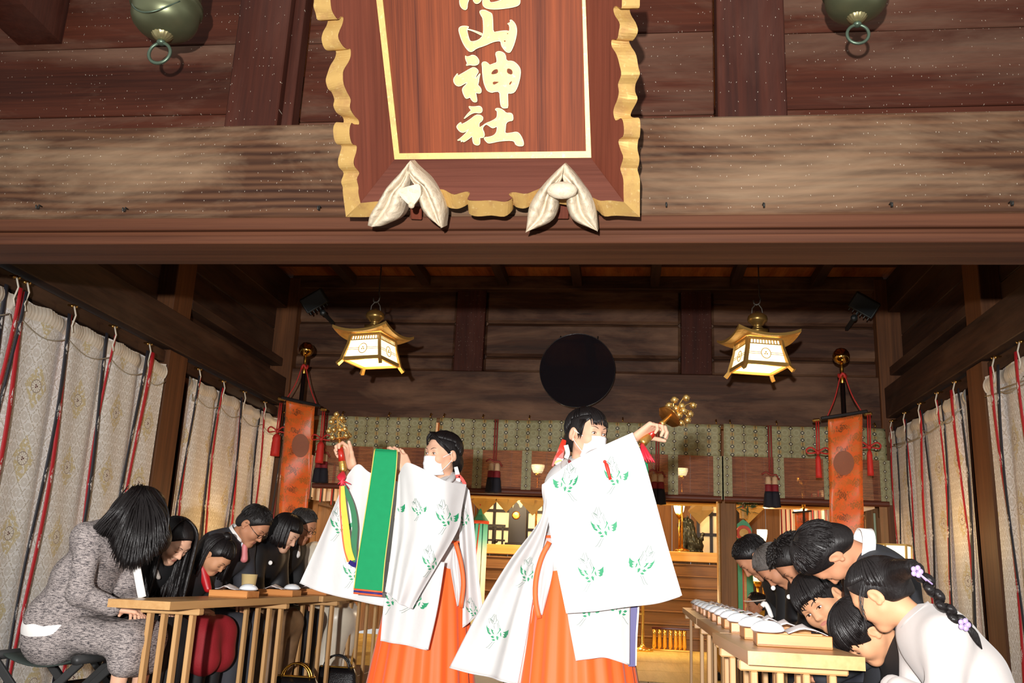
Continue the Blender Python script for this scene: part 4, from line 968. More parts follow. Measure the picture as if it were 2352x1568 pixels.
# black crested stand
a = P(1166, 1252, 14.75); b = P(1206, 1252, 14.75); zt = P(1187, 1152, 14.75)[2]; x0, x1 = a[0], b[0]; z0 = ZA; wd = x1-x0; H = zt-z0
root = empty('crested_plaque', ((x0+x1)/2, 14.75, z0), 'black three-pointed plaque with a gold crest standing on the altar floor', 'plaque')
prof = [(0, 0), (0, .86), (.04, .96), (.1, .86), (.2, .85), (.28, .95), (.4, 1.0), (.52, .95), (.6, .87), (.72, .88), (.8, .97), (.9, .98), (.97, .9), (1, .84), (1, 0)]
MB().prism([V(x0+u*wd, 14.75, z0+v*H) for u, v in prof], (0, .06, 0)).build('board', BLKW, root)
MB().lathe([(.001, .012), (.05, .01), (.062, .004), (.066, 0), (.066, -.01)], P(1185, 1183, 14.74), np.stack([V(1, 0, 0), V(0, 0, 1), V(0, -1, 0)], 1), 24).build('gold_crest', GOLD, root)
part('foot', root, BLKW, x0-.04, x1+.04, 14.68, 14.9, z0, z0+.05)
q = P(1136, 1243, 14.6); m = MB()
for sx in (-.12, .0, .12): m.box(q[0]+sx-.015, q[0]+sx+.015, 14.6, 14.63, ZA, ZA+.3)
m.box(q[0]-.16, q[0]+.16, 14.59, 14.64, ZA+.28, ZA+.32).box(q[0]-.16, q[0]+.16, 14.59, 14.64, ZA+.06, ZA+.09).ball((q[0]+.03, 14.57, ZA+.06), .03)
tag(m.build('low_rail', BLKW), 'low black rail on the altar floor left of the crested plaque', 'rail')
# lion dog statue
q = P(1585, 1262, 14.95); b = V(q[0], 14.95, ZA+.035); s_ = .95
pr = [cap(b+V(.06, 0, .12), b+V(-.05, 0, .33), .11*s_, .09, .05), cap(b+V(.12, 0, .08), b+V(.02, 0, .05), .09, .07, .04), cap(b+V(-.07, -.05, .3), b+V(-.1, -.06, .02), .04, .035, .02), cap(b+V(-.07, .06, .3), b+V(-.1, .06, .02), .04, .035, .02),
      ell(b+V(-.08, -.02, .43), V(.085, .08, .085), None, .03), cap(b+V(-.13, -.03, .41), b+V(-.17, -.04, .39), .04, .035, .02), cap(b+V(-.02, 0, .42), b+V(.02, 0, .28), .085, .07, .04), cap(b+V(.14, .02, .1), b+V(.2, .03, .27), .05, .025, .03),
      cap(b+V(-.06, -.07, .5), b+V(-.04, -.08, .53), .02, .012, .01), cap(b+V(-.06, .05, .5), b+V(-.04, .06, .53), .02, .012, .01), ell(b+V(0, 0, .0), V(.2, .13, .03), None, .01)]
o = sdf_obj('lion_statue', pr, .012, plain('dark_bronze_statue', lin(52, 56, 46), .4, .5, .3, 25, bmp=.3), wr=wrinkle(.008, 60, 3)); tag(o, 'dark lion dog statue sitting behind the gold standing lamp', 'statue')
# folded gilt cloths hanging from the lintel
GCL = plain('gilt_cloth', lin(206, 164, 84), .5, .2, .2, 8)
for i, (x, y, r, lab) in enumerate(((1610, 1168, 22, 'gilt diamond cloth hanging left of the pillar, beside the standing lamp'), (1723, 1164, 24, 'gilt diamond cloth hanging above the green banner'), (1113, 1146, 22, 'gilt diamond cloth hanging above the teal banner'), (1165, 1144, 20, 'gilt diamond cloth hanging above the black crested plaque'), (1226, 1146, 24, 'gilt diamond cloth hanging beside the front dancer\'s shoulder'))):
    Y = 12.0; r *= 1.35; y += 7; A = [P(x-r, y-2, Y), P(x-r*.1, y+r*.95, Y-.03), P(x+r, y-4, Y), P(x+r*.5, y-r*.9, Y), P(x-r*.5, y-r*.9, Y)]
    m = MB().prism(A, (0, .006, 0)); B = [P(x-r*.9, y-r*.1, Y-.02), P(x, y+r*.3, Y-.05), P(x+r*.2, y-r*.9, Y-.02), P(x-r*.5, y-r*.9, Y-.02)]; m.prism(B, (0, .006, 0))
    zt = A[3][2]; m.cyl(V(A[3][0]-.05, Y, zt-.01), V(A[3][0]-.05, Y, zl0+.0), .006, n=6)
    tag(m.build('gilt_cloth', GCL), lab, 'cloth', 'gilt cloths under the lintel')
# teal lantern banner between the dancers
def grad_mat():
    m, nt, b = newmat('teal_gradient'); uv = coords(nt, 'UV'); sp = nt.nodes.new('ShaderNodeSeparateXYZ'); nt.links.new(uv, sp.inputs[0])
    c = ramp(nt, sp.outputs[1], [(0.0, lin(84, 190, 166)), (.14, lin(120, 206, 190)), (.3, lin(236, 240, 226)), (.75, lin(244, 242, 222)), (1.0, lin(214, 214, 90))])
    nt.links.new(c, b.inputs['Base Color']); b.inputs['Roughness'].default_value = .6; return m
TEAL = plain('teal_cloth', lin(60, 166, 140), .6); ORNG = plain('orange_trim', lin(214, 74, 36), .5)
def tbanner(Y, cx, yt, ys, yb, hw, label):
    tp = P(cx, yt, Y); q = P(cx, ys, Y); r = np.linalg.norm(P(cx+hw, ys, Y)-q); b = P(cx-4, yb, Y)
    root = empty('streamer_banner', (q[0], Y, max(b[2], .0)), label, 'banner')
    MB().lathe([(.012, tp[2]-q[2]), (r*.5, (tp[2]-q[2])*.45), (r*1.05, 0), (r*1.0, -.02)], q, n=6).build('canopy', TEAL, root)
    MB().lathe([(r*1.08, .0), (r*1.1, -.02), (r*1.06, -.04), (r, -.02)], q, n=6).build('canopy_rim', ORNG, root)
    MB().tube([tp, V(tp[0], Y, zl0)], .012, 6).build('cord', REDC, root)
    n = 6
    for k in range(n):
        a0 = 2*math.pi*k/n; a1 = 2*math.pi*(k+1)/n; g = []
        for z in np.linspace(q[2]-.03, max(b[2], .05), 14): g.append([V(q[0]+.94*r*math.cos(a0*.93+a1*.07), Y+.94*r*math.sin(a0*.93+a1*.07), z), V(q[0]+.94*r*math.cos(a0*.07+a1*.93), Y+.94*r*math.sin(a0*.07+a1*.93), z)])
        MB().grid(np.array(g)).build('streamer', MATS.get('teal_gradient') or grad_mat(), root, uv=[(u, v) for v in np.linspace(0, 1, 14) for u in (0, 1)], fixn=False, thick=.003)
    MB().bar(q+V(.01, -r, -.05), q+V(-.02, -r, -.55), .012, .012).build('bar', ORNG, root)
lamp('banner_light', 'POINT', (P(1120, 1300, 11.4)[0], 11.3, 1.0), 22, (1, .85, .6), .08)
tbanner(12.0, 1103, 1165, 1196, 1470, 19, 'teal and white five-sided streamer banner hanging between the two dancers')
# green arched banner behind the pillar with bamboo and leaves
Y = 11.0; root = empty('arched_banner', (P(1712, 1400, Y)[0], Y, 0), 'green arched banner with a red and gold disc right of the pillar', 'banner')
GRN = plain('green_lacquer', lin(74, 176, 122), .5)
A = [P(1690, 1205, Y), P(1697, 1200, Y), P(1707, 1192, Y), P(1720, 1202, Y), P(1727, 1215, Y), P(1728, 1240, Y)]; bz = .0
A = A+[V(A[-1][0], Y, bz), V(A[0][0], Y, bz)]
MB().prism(A, (0, .04, 0)).build('cloth', GRN, root)
c_ = P(1708, 1224, Y-.02)
MB().lathe([(.001, .03), (.05, .028), (.055, .02)], c_, np.stack([V(1, 0, 0), V(0, 0, 1), V(0, -1, 0)], 1), 24).build('disc_centre', GCL, root)
MB().lathe([(.05, .02), (.085, .022), (.09, 0)], c_, np.stack([V(1, 0, 0), V(0, 0, 1), V(0, -1, 0)], 1), 28).build('disc_ring', ORNG, root)
x = P(1711, 1300, Y)[0]; part('gold_band', root, WGLD, x-.015, x+.015, Y-.012, Y, .1, 1.35, .002); part('red_band', root, ORNG, x-.03, x-.016, Y-.01, Y, .1, 1.35, .002)
MB().cyl(P(1708, 1190, Y), P(1707, 1168, Y), .045, n=12).build('bamboo_tube', WGLD, root)
MB().cyl(P(1707, 1172, Y), V(P(1707, 1172, Y)[0], Y, 2.9), .008, n=6).build('cord', REDC, root)
m = MB(); c_ = P(1718, 1158, Y)
for i in range(46):
    d = nrm(rng.normal(size=3)*V(1, .6, .8)); e = c_+d*rng.uniform(.03, .13); l = nrm(rng.normal(size=3))*.07; sd = nrm(np.cross(l, d))*.012
    m.add([e-l, e+sd, e+l, e-sd], [(0, 1, 2, 3)])
m.build('evergreen_sprig', plain('leaf_green', lin(52, 84, 52), .5), root)['kind'] = 'stuff'
# side curtains of the sanctuary
WHC = plain('cloth_white_warm', lin(226, 214, 196), .6, var=.04)
for s, X, lab in ((1, 2.5, 'short white curtain with red and black stripes on the right sanctuary wall'), (-1, -3.7, 'short white curtain with red and black stripes on the left sanctuary wall')):
    root = empty('sanctuary_curtain', (X, 12.6, 1.7), lab, 'curtain')
    ys = np.linspace(10, 15.6, 90); zs = np.linspace(2.12, 1.7, 8)
    S = np.array([[(X+.03*math.sin(y*14)*(1+(2.12-z)), y, z-.06*abs(math.sin(y*2.2))*(z < 1.75)) for z in zs] for y in ys])
    MB().grid(S).build('cloth', WHC, root, smooth=True, fixn=False)
    for y in np.arange(10.25, 15.5, .42):
        for k, mt in ((0, plain('stripe_red', lin(170, 30, 34), .6)), (.06, plain('stripe_black', lin(36, 34, 40), .6))):
            part('stripe', root, mt, X-s*.05-.003, X-s*.05+.003, y+k, y+k+.045, 1.62, 2.12, 0)
    MB().cyl((X, 9.95, 2.13), (X, 15.7, 2.13), .015, n=8).build('rod', BLKW, root)
# little banner on the right side wall
MB_sb = 0; root = empty('small_banner', V(*P(1842, 1235, 11.8)[:2], 0), 'small orange banner hanging before the right sanctuary wall', 'banner')
S = patch(pp(11.8, (1826, 1177), (1858, 1174)), pp(11.8, (1827, 1270), (1860, 1270)), pp(11.8, (1826, 1177), (1827, 1270)), pp(11.8, (1858, 1174), (1860, 1270)), 6, 12, lambda u, v: .01*np.sin(v*9))
MB().grid(S).build('cloth', BANN, root, smooth=True, uv=[(u*.2, -v*.5) for u in np.linspace(0, 1, 6) for v in np.linspace(0, 1, 12)], thick=.003, fixn=False)
a = P(1846, 1172, 11.8); m = MB().bar(P(1820, 1177, 11.78), P(1864, 1173, 11.78), .02, .02); m.cyl(a, V(a[0], a[1], 0), .014, n=8).build('crossbar', BLACKL, root)
MB().lathe([(.012, 0), (.03, .08), (.014, .12), (.014, .3), (.06, .34), (.075, .4), (.05, .42), (.001, .42)], a, n=14).build('gold_finial', GOLD, root, smooth=True)
# doorway frame on the right between curtain and back wall
root = empty('door_1', (2.5, 9.9, 0), kind='structure')
for x in (1998, 2022): q = P(x, 1200, 10.2); part('door_stile', root, WSAN, q[0]-.04, q[0]+.04, 10.2, 10.26, 0, 1.75)
q0, q1 = P(1998, 1200, 10.22)[0], P(2022, 1200, 10.22)[0]
for z in (.9, 1.72): part('door_rail', root, WSAN, q0, q1, 10.205, 10.255, z-.05, z+.05)
part('pane', root, plain('frosted_glass', lin(150, 164, 140), .3, emit=lin(150, 164, 130), estr=.15), q0, q1, 10.225, 10.235, .95, 1.67, 0)
# gold bars added in place of glints off the lacquered step, plus pole stand
root = empty('glint_bars', (P(1540, 1490, 12.85)[0], 12.85, 0), 'gold bars added as light glints at the foot of the altar steps', 'rail')
GB = plain('gold_bright', lin(250, 206, 110), .18, .9)
for x in (1503, 1515, 1527, 1540, 1552, 1562, 1572): q = P(x, 1480, 12.85); MB().lathe([(.02, .02), (.03, .06), (.024, .2), (.03, .26), (.014, .27)], (q[0], 12.85, 0), n=12).build('glint_bar', GB, root, smooth=True)
a, b = P(1497, 1480, 12.85)[0], P(1590, 1480, 12.85)[0]; part('glint_foot', root, GB, a, b, 12.82, 12.88, 0, .025); part('glint_top', root, WLAC, a, b, 12.83, 12.87, .27, .3)
q = P(1476, 1480, 12.6); root = empty('gold_pole_stand', (q[0], 12.6, 0), 'slender gold pole on a round foot before the steps, beside the front dancer', 'stand')
MB().lathe([(.14, 0), (.13, .03), (.04, .05), (.02, .09), (.02, .66), (.03, .7), (.001, .72)], (q[0], 12.6, 0), n=18).build('pole', GB, root, smooth=True)
MB().bar((q[0]-.12, 12.6, .46), (q[0]+.02, 12.6, .46), .02, .02).build('arm', GB, root)
lamp('foot_light', 'POINT', (.35, 12.2, .7), 10, (1, .72, .38), .05)
# paper floor lanterns by the side curtains
def floor_lantern(c, w_, z0, z1, label, watts):
    root = empty('floor_lantern', (c[0], c[1], 0), label, 'lantern', 'paper floor lanterns')
    R6 = [(w_*math.cos(a), w_*math.sin(a)) for a in np.linspace(0, 2*math.pi, 7)[:-1]]
    for k in range(6):
        (xa, ya), (xb, yb) = R6[k], R6[(k+1) % 6]
        MB().add([(c[0]+xa*.85, c[1]+ya*.85, z0), (c[0]+xb*.85, c[1]+yb*.85, z0), (c[0]+xb, c[1]+yb, z1), (c[0]+xa, c[1]+ya, z1)], [(0, 1, 2, 3)]).build('paper_panel', emis('floor_paper', (1, .88, .62), 1.25), root)
        MB().bar((c[0]+xa*.86, c[1]+ya*.86, z0), (c[0]+xa*1.01, c[1]+ya*1.01, z1), .014, .014).build('frame_bar', WGLD, root)
        MB().bar((c[0]+xa*1.01, c[1]+ya*1.01, z1), (c[0]+xb*1.01, c[1]+yb*1.01, z1), .014, .014).build('frame_bar', WGLD, root)
    MB().lathe([(.16, 0), (.15, .03), (.03, .05), (.025, z0-.02), (w_*.8, z0-.01), (w_*.8, z0)], (c[0], c[1], 0), n=16).build('stand', BLACKL, root)
    lamp('floor_lantern_light', 'POINT', (c[0], c[1], z1+.05), watts, (1, .64, .26), .06)
q = P(2046, 1252, 7.6); floor_lantern(q, .15, .72, q[2], 'lit hexagonal paper lantern before the right curtain, behind the bowing man in the suit', 6)
q = P(585, 1240, 8.0); floor_lantern(q, .14, .7, q[2], 'lit hexagonal paper lantern before the left curtain, behind the man in glasses', 4)
# ================================================================ TABLES, TRAYS, STOOL
WTAB = wood('wood_table', lin(170, 124, 74), lin(196, 156, 104), 'y', stretch=.03, rough=.35, bmp=.06, spec=.4); WTABX = wood('wood_table_x', lin(174, 128, 78), lin(200, 160, 110), 'x', stretch=.03, rough=.4, bmp=.06)
WTABZ = wood('wood_table_z', lin(172, 126, 77), lin(198, 158, 108), 'z', stretch=.03, rough=.45, bmp=.06)
def table(a0, a1, b0, b1, trest, label, zt=.68, slats=4):
    """a0->a1 near edge (left,right) world xy, b0->b1 far edge"""
    a0, a1, b0, b1 = (V(*p) for p in (a0, a1, b0, b1))
    root = empty('offering_table', (*((a0+a1+b0+b1)/4), 0), label, 'table', 'low narrow wooden tables')
    MB().prism([(*p, zt) for p in (a0, a1, b1, b0)], (0, 0, -.033)).build('tabletop', WTAB, root)
    ax = nrm(b0-a0)
    for t in trest:
        l = a0+(b0-a0)*t; r = a1+(b1-a1)*t; ex = r-l
        MB().bar((*(l+ex*.0), zt-.048), (*(l+ex*1.0), zt-.048), .05, .028, bev=.004).build('cross_rail', WTABX, root)
        for u in np.linspace(.14, .86, slats):
            q = l+ex*u
            MB().obox(V(q[0], q[1], (zt-.062+.05)/2), np.stack([V(*nrm(ex), 0), V(*ax, 0), V(0, 0, 1)], 1), (.0095, .02, (zt-.062-.05)/2), .003).build('slat', WTABZ, root)
        MB().bar((*(l-ex*.05), .025), (*(r+ex*.05), .025), .06, .05, bev=.006).build('foot', WTABX, root)
table((-2.105, 3.66), (-1.835, 3.66), (-2.1, 5.5), (-1.83, 5.5), (.16, .73), 'left hand table nearest the camera, before the woman in tweed')
table((-2.08, 5.53), (-1.81, 5.53), (-2.05, 7.4), (-1.79, 7.4), (.16, .7), 'left hand far table, continuing behind the left dancer\'s sleeve')
E0, E1, E2, E3 = (.305, 2.49), (.297, 3.40), (.35, 4.88), (.412, 7.2); TW = .285
table(E0, (E0[0]+TW, E0[1]), E1, (E1[0]+TW, E1[1]), (.22, .75), 'right hand table nearest the camera, before the girl with the braid')
table((.325, 3.42), (.325+TW, 3.42), E2, (E2[0]+TW, E2[1]), (.15, .8), 'middle right hand table before the bowing man in the suit')
table((E2[0], 4.9), (E2[0]+TW, 4.9), E3, (E3[0]+TW, E3[1]), (.12, .75), 'farthest right hand table, before the far bowing men')
WTRAY = wood('wood_tray', lin(182, 112, 58), lin(206, 142, 82), 'x', stretch=.03, rough=.35, bmp=.05); PORC = plain('porcelain', lin(232, 236, 240), .15, var=.02); PAPR = plain('paper_white', lin(226, 216, 214), .7, var=.03)
def tray(x, y, rot, label, zt=.681, sd=0, w_=.2, d_=.14, dish=True, flip=1, grp='offering trays on the right tables'):
    ca, sa = math.cos(rot), math.sin(rot); R = np.array([[ca, -sa, 0], [sa, ca, 0], [0, 0, 1]]); c = V(x, y, zt); T = lambda p: c+R@np.asarray(p, float)
    root = empty('offering_tray', c, label, 'tray', grp); h = .034
    MB().obox(T((0, 0, .004)), R, (w_/2, d_/2, .004), .002).build('base', WTRAY, root)
    m = MB()
    for sy in (-1, 1): m.obox(T((0, sy*(d_/2-.004), h/2)), R, (w_/2, .004, h/2), .0015)
    for sx in (-1, 1): m.obox(T((sx*(w_/2-.004), 0, h/2)), R, (.004, d_/2-.008, h/2), .0015)
    m.build('rim', WTRAY, root)
    r_ = np.random.default_rng(sd)
    S = np.array([[T((flip*(.03+u*.0)+u*.06, v*.062, h+.003+.026*(1-abs(u+.1*v))**1.3*(1-.35*abs(v))+.002*math.sin(7*u+sd))) for v in np.linspace(-1, 1, 7)] for u in np.linspace(-1, 1, 9)])
    MB().grid(S).build('folded_paper', PAPR, root, fixn=False, thick=.0015, smooth=True)
    return root, T, h
def dish(c, label, r=.046):
    root = MB().lathe([(r*.5, -.0075), (r*.9, -.004), (r, .0), (r*1.0, .003), (r*.93, .009), (r*.75, .017), (r*.45, .024), (.001, .026)], c, n=28).build('sake_dish', PORC, smooth=True)
    return tag(root, label, 'dish', 'white shallow dishes set at the tray corners')
px_r = [(1575, 1381), (1589, 1386), (1598, 1389), (1606, 1393), (1614, 1399), (1622, 1405), (1636, 1411), (1655, 1413), (1680, 1425), (1694, 1437), (1739, 1452)]
Ys = [6.75, 6.2, 5.75, 5.35, 4.98, 4.6, 4.2, 3.85, 3.48, 3.1, 2.78]
ordn = ['tray farthest from the camera', 'second farthest tray', 'third farthest tray', 'fourth farthest tray', 'fifth tray from the far end', 'sixth tray counting from either end', 'fifth tray from the camera', 'fourth tray from the camera', 'third tray from the camera', 'second tray from the camera', 'tray nearest the camera']
for i, ((a, b), Y) in enumerate(zip(px_r, Ys)):
    ex = np.interp(Y, [2.49, 3.4, 4.88, 7.2], [.305, .31, .35, .412]); rot = random.uniform(-.06, .06)
    tray(ex+.155, Y, rot, 'wooden '+ordn[i]+' on the right tables', sd=i)
    dish(V(ex+.085, Y-.035, .681+.0425), 'white dish on the '+ordn[i]+' at right')
for i, (px_, lab) in enumerate(((605, 'wooden tray beside the plastic cup, nearest of the left trays'), (693, 'middle of the three left hand trays'), (752, 'farthest left hand tray, under the dancer\'s sleeve'))):
    q = PX(px_, 1372, -1.93); Y = (4.5, 5.12, 5.7)[i]
    tray(-1.93, Y, random.uniform(-.05, .05), lab, sd=20+i, flip=-1, grp='offering trays on the left tables')
    dish(V(-1.875, Y+.04, .681+.0425), ('white dish on the nearest left tray', 'white dish on the middle left tray', 'white dish on the farthest left tray')[i])
# plastic cup with a snack bag
c = V(-1.985, 4.8, .682); root = empty('snack_cup', c, 'clear cup of yellow snacks behind the nearest left tray', 'cup')
m, nt, b = newmat('cup_clear'); b.inputs['Base Color'].default_value = lin(220, 196, 140)+(1,); b.inputs['Roughness'].default_value = .2; b.inputs['Alpha'].default_value = .55
MB().lathe([(.001, 0), (.03, 0), (.036, .05), (.042, .11), (.043, .112), (.041, .11), (.034, .05), (.028, .003)], c, n=20).build('cup', m, root, smooth=True)
fo = MB()
for i in range(60): fo.ball(c+V(*(rng.uniform(-.021, .021, 2)), rng.uniform(.008, .1)), rng.uniform(.006, .01), 6, 5)
o = fo.build('snacks', plain('snack_yellow', lin(214, 160, 84), .6, var=.3), root, smooth=True); o['kind'] = 'stuff'
# handbags on the floor under the left tables
for (px_, py_, Y, lab, mt) in ((682, 1545, 5.35, 'black sequined handbag with gold handle standing under the left table', 'bag_black'), (772, 1556, 6.0, 'black quilted handbag on the floor under the far left table', 'bag_quilt')):
    c = P(px_, py_, Y); c = V(c[0], Y, 0); root = empty('handbag', c, lab, 'bag', 'handbags under the left tables')
    bg = plain(mt, lin(24, 22, 24), .22, .2, .3, 160, bmp=.6); g = []
    for z, hx, hy in ((0, .12, .05), (.02, .145, .065), (.1, .15, .06), (.2, .13, .04), (.235, .11, .018)): g.append([V(c[0]+hx*math.copysign(abs(math.cos(a))**.6, math.cos(a)), Y+hy*math.copysign(abs(math.sin(a))**.6, math.sin(a)), z) for a in np.linspace(0, 2*math.pi, 25)])
    MB().grid(np.array(g)).build('bag_body', bg, root, smooth=True, thick=.004)
    for s in (-1, 1): MB().tube([c+V(.085*math.cos(a), s*.018, .225+.085*math.sin(a)) for a in np.linspace(0, math.pi, 15)], .006, 6).build('handle', GOLD if mt == 'bag_black' else bg, root, smooth=True)
    MB().bar(c+V(-.11, 0, .238), c+V(.11, 0, .238), .02, .012, bev=.003).build('clasp', GOLD, root)

# folding stool under the tweed woman
BLKS = plain('black_stool_wood', lin(42, 42, 42), .5, var=.2, vscale=60); SEATC = plain('seat_cloth_dark', lin(44, 52, 48), .7)
def stool(c, label, hw=.19, h=.42):
    root = empty('folding_stool', (c[0], c[1], 0), ' '.join(label.split()[:15]), 'stool', 'folding stools under the seated people'); x, y = c
    for s in (-1, 1): MB().cyl((x+s*hw, y-.2, h), (x+s*hw, y+.2, h), .02, n=12).build('seat_bar', BLKS, root, smooth=True)
    for yy in (-.17, .17):
        for s in (-1, 1): MB().bar((x+s*hw, y+yy+.02*s, h-.01), (x-s*hw, y+yy+.02*s, .02), .018, .035, bev=.003).build('leg', BLKS, root)
    for s in (-1, 1): MB().cyl((x+s*hw, y-.2, .02), (x+s*hw, y+.2, .02), .018, n=10).build('foot_bar', BLKS, root, smooth=True)
    S = np.array([[(x+u*hw, y+v*.16, h+.012-.05*(1-u*u)) for v in (-1, -.5, 0, .5, 1)] for u in np.linspace(-1, 1, 9)])
    MB().grid(S).build('seat', SEATC, root, smooth=True, thick=.006, fixn=False)
# ================================================================ PEOPLE: heads, hair, hands, bodies
def skinmat(name, c):
    if name in MATS: return MATS[name]
    m, nt, b = newmat(name); v = coords(nt)
    cc = mixc(nt, noise(nt, v, 22, 3), tuple(x*.94 for x in c), tuple(min(1, x*1.05) for x in c)); cc = mixc(nt, mul(nt, noise(nt, v, 9, 2), .25), cc, (c[0], c[1]*.8, c[2]*.75))
    nt.links.new(cc, b.inputs['Base Color']); b.inputs['Roughness'].default_value = .56; b.inputs['Specular IOR Level'].default_value = .25
    b.inputs['Subsurface Weight'].default_value = .12; b.inputs['Subsurface Radius'].default_value = (.012, .005, .003); b.inputs['Subsurface Scale'].default_value = .6
    return m
SK_F = skinmat('skin_fair', lin(214, 168, 140)); SK_M = skinmat('skin_tan', lin(186, 132, 100)); SK_C = skinmat('skin_child', lin(198, 146, 110))
def hairmat(name, c, r=.34):
    m, nt, b = newmat(name); v = coords(nt)
    f = noise(nt, mapped(nt, v, (1, 1, .22)), 190, 2); cc = mixc(nt, f, tuple(x*.6 for x in c), tuple(x*1.5 for x in c))
    nt.links.new(cc, b.inputs['Base Color']); b.inputs['Roughness'].default_value = r; b.inputs['Specular IOR Level'].default_value = .3
    b.inputs['Anisotropic'].default_value = .5; bump(nt, b, f, .5, .003); return m
H_BLK = hairmat('hair_black', lin(24, 20, 20), .42); H_BRN = hairmat('hair_brown', lin(56, 36, 28)); H_GRY = hairmat('hair_grey', lin(92, 86, 82), .5); H_MBK = hairmat('hair_black_matte', lin(28, 24, 23), .5)
EYEW = plain('eye_white', lin(235, 230, 225), .2, var=.02); IRIS = plain('iris_dark', lin(40, 24, 18), .15, var=.05); LASH = plain('lash_dark', lin(30, 22, 20), .6); BROW = plain('brow_dark', lin(52, 38, 32), .8); LIPS = plain('lips', lin(182, 116, 100), .5)
CLOTHW = plain('cloth_white', lin(236, 232, 228), .6, var=.02)
class Head:
    """H centre of the skull, F facing, U crown direction"""
    def __init__(s, H, F, U, sc=1.0, age='adult', male=False):
        s.H = np.asarray(H, float); s.F = nrm(F); U = np.asarray(U, float); s.U = nrm(U-(U@s.F)*s.F); s.X = np.cross(s.F, s.U)
        s.R = np.stack([s.X, s.F, s.U], 1); s.s = sc; s.age = age; s.male = male
    def w(s, *p):
        x, y, z = p
        if s.age == 'child': z = z*.8 if z < 0 else z; y = y*.95 if y > 0 else y
        return s.H+s.s*(s.R@V(x, y, z))
    def tr(s, p):
        k = p[0]
        if k == 'c': return ('c', s.w(*p[1]), s.w(*p[2]), p[3]*s.s, p[4]*s.s, p[5]*s.s, p[6])
        if k == 'e': return ('e', s.w(*p[1]), p[2]*s.s, s.R if p[3] is None else s.R@p[3], None, p[5]*s.s, p[6])
        return ('p', s.R@p[1], s.w(*p[2]), None, None, p[5]*s.s, -1)
    def prims(s, eyes='down', nb=None):
        ch = s.age == 'child'; L = []; jaw = 1.08 if s.male else 1.0
        L += [ell((0, -.012, .032), V(.075, .093, .083), None, .02), ell((0, .026, -.03), V(.061 if not ch else .064, .06, .07), None, .03)]
        for x in (-1, 1):
            L += [cap((x*.048*jaw, .008, -.05), (x*.012, .062, -.094), .02*jaw, .018, .028), ell((x*.037, .054, -.024), V(.026, .026, .026) if not ch else V(.031, .029, .031), None, .022)]
        L += [cap((-.01, .068, -.096), (.01, .068, -.096), .016, .016, .02)]
        L += [cap((-.034, .066, .026), (.034, .066, .026), .0145, .0145, .02)]
        for x in (-1, 1): L += [sub(ell((x*.031, .091, .005), V(.017, .014, .011), None, .012))]
        ny = .004 if ch else 0
        L += [cap((0, .079, .008), (0, .099-ny, -.026), .006, .0105, .012), cap((-.009, .088-ny, -.031), (.009, .088-ny, -.031), .0085, .0085, .008)]
        L += [cap((-.013, .078, -.06), (.013, .078, -.06), .0085, .0085, .01), sub(cap((-.024, .09, -.0595), (.024, .09, -.0595), .0028, .0028, .004))]
        L += [cap((-.015, .076, -.069), (.015, .076, -.069), .0075, .0075, .008)]
        for x in (-1, 1): L += [ell((x*.031, .0665, .005), V(.0165, .0155, .0125), None, .006)]
        if eyes == 'open':
            for x in (-1, 1): L += [sub(ell((x*.031, .084, .004), V(.0135, .012, .0038), None, .002))]
        for x in (-1, 1):
            tilt = np.array([[1, 0, 0], [0, .95, .3], [0, -.3, .95]])
            L += [ell((x*.0765, -.014, -.004), V(.0075, .019, .031), tilt, .007), sub(ell((x*.086, -.009, 0), V(.007, .009, .016), tilt, .005)), cap((x*.076, -.003, -.03), (x*.077, -.006, -.034), .006, .006, .006)]
        L = [s.tr(p) for p in L]
        r = .05 if s.male else .043
        if ch: r = .042
        b = s.w(0, -.02, -.06); e = s.H+(-s.U*.165-s.F*.03)*s.s if nb is None else np.asarray(nb)
        L += [cap(b, e, r*s.s, r*1.12*s.s, .03)]
        return L
    def bvh(s, vs, fs): s._b = BVHTree.FromPolygons([Vector(v) for v in vs], fs)
    def fp(s, x, z, off=.001, y0=.3):
        o = s.w(x, y0, z); h = s._b.ray_cast(Vector(o), Vector(-s.F)); return (np.array(h[0])+s.F*off) if h[0] is not None else s.w(x, .06, z)
    def features(s, root, eyes='down', skin=None, brows=True, gaze=(0, 0), lips=True, lipmat=None):
        m = MB()
        for x in (-1, 1):
            if eyes == 'open':
                EB = MB().ball(s.w(x*.031, .0645, .004), .0145*s.s, 16, 12); EB.build('eyeball', EYEW, root, smooth=True)
                g = s.w(x*.031, .0645, .004)+s.s*(s.R@V(gaze[0]*.006, .0122, gaze[1]*.0045)); MB().ball(g, np.array([.0062, .003, .0062])*s.s, 14, 8, s.R).build('iris', IRIS, root, smooth=True)
                m.tube([s.fp(x*.031+q*.0145, .0045+.0052*(1-q*q), .0004) for q in np.linspace(-1, 1, 9)], [.0006, .001, .0013, .0014, .0014, .0014, .0014, .0012, .0008], 5)
            else:
                m.tube([s.fp(x*.031+q*.0145, -.001-.0035*(1-q*q), .0006) for q in np.linspace(-1, 1, 9)], [.0006, .001, .0014, .0015, .0015, .0015, .0014, .001, .0006], 5)
        m.build('lashes', LASH, root, smooth=True)
        if brows:
            m = MB()
            for x in (-1, 1): m.tube([s.fp(x*(.014+.034*q), .0255+.0075*math.sin(q*2.4), .0006) for q in np.linspace(0, 1, 8)], [.0011, .0016, .0018, .0018, .0016, .0013, .001, .0005], 5)
            m.build('eyebrows', BROW, root, smooth=True)
        if lips:
            g = [[s.fp(q*.021, -.0595+t*(.0085 if t > 0 else .010)*(1-abs(q)**1.6)*(1-.25*math.exp(-(q/.22)**2)*(t > 0)), .0006) for t in np.linspace(-1, 1, 7)] for q in np.linspace(-1, 1, 11)]
            MB().grid(np.array(g)).build('lips', lipmat or LIPS, root, smooth=True, fixn=False)
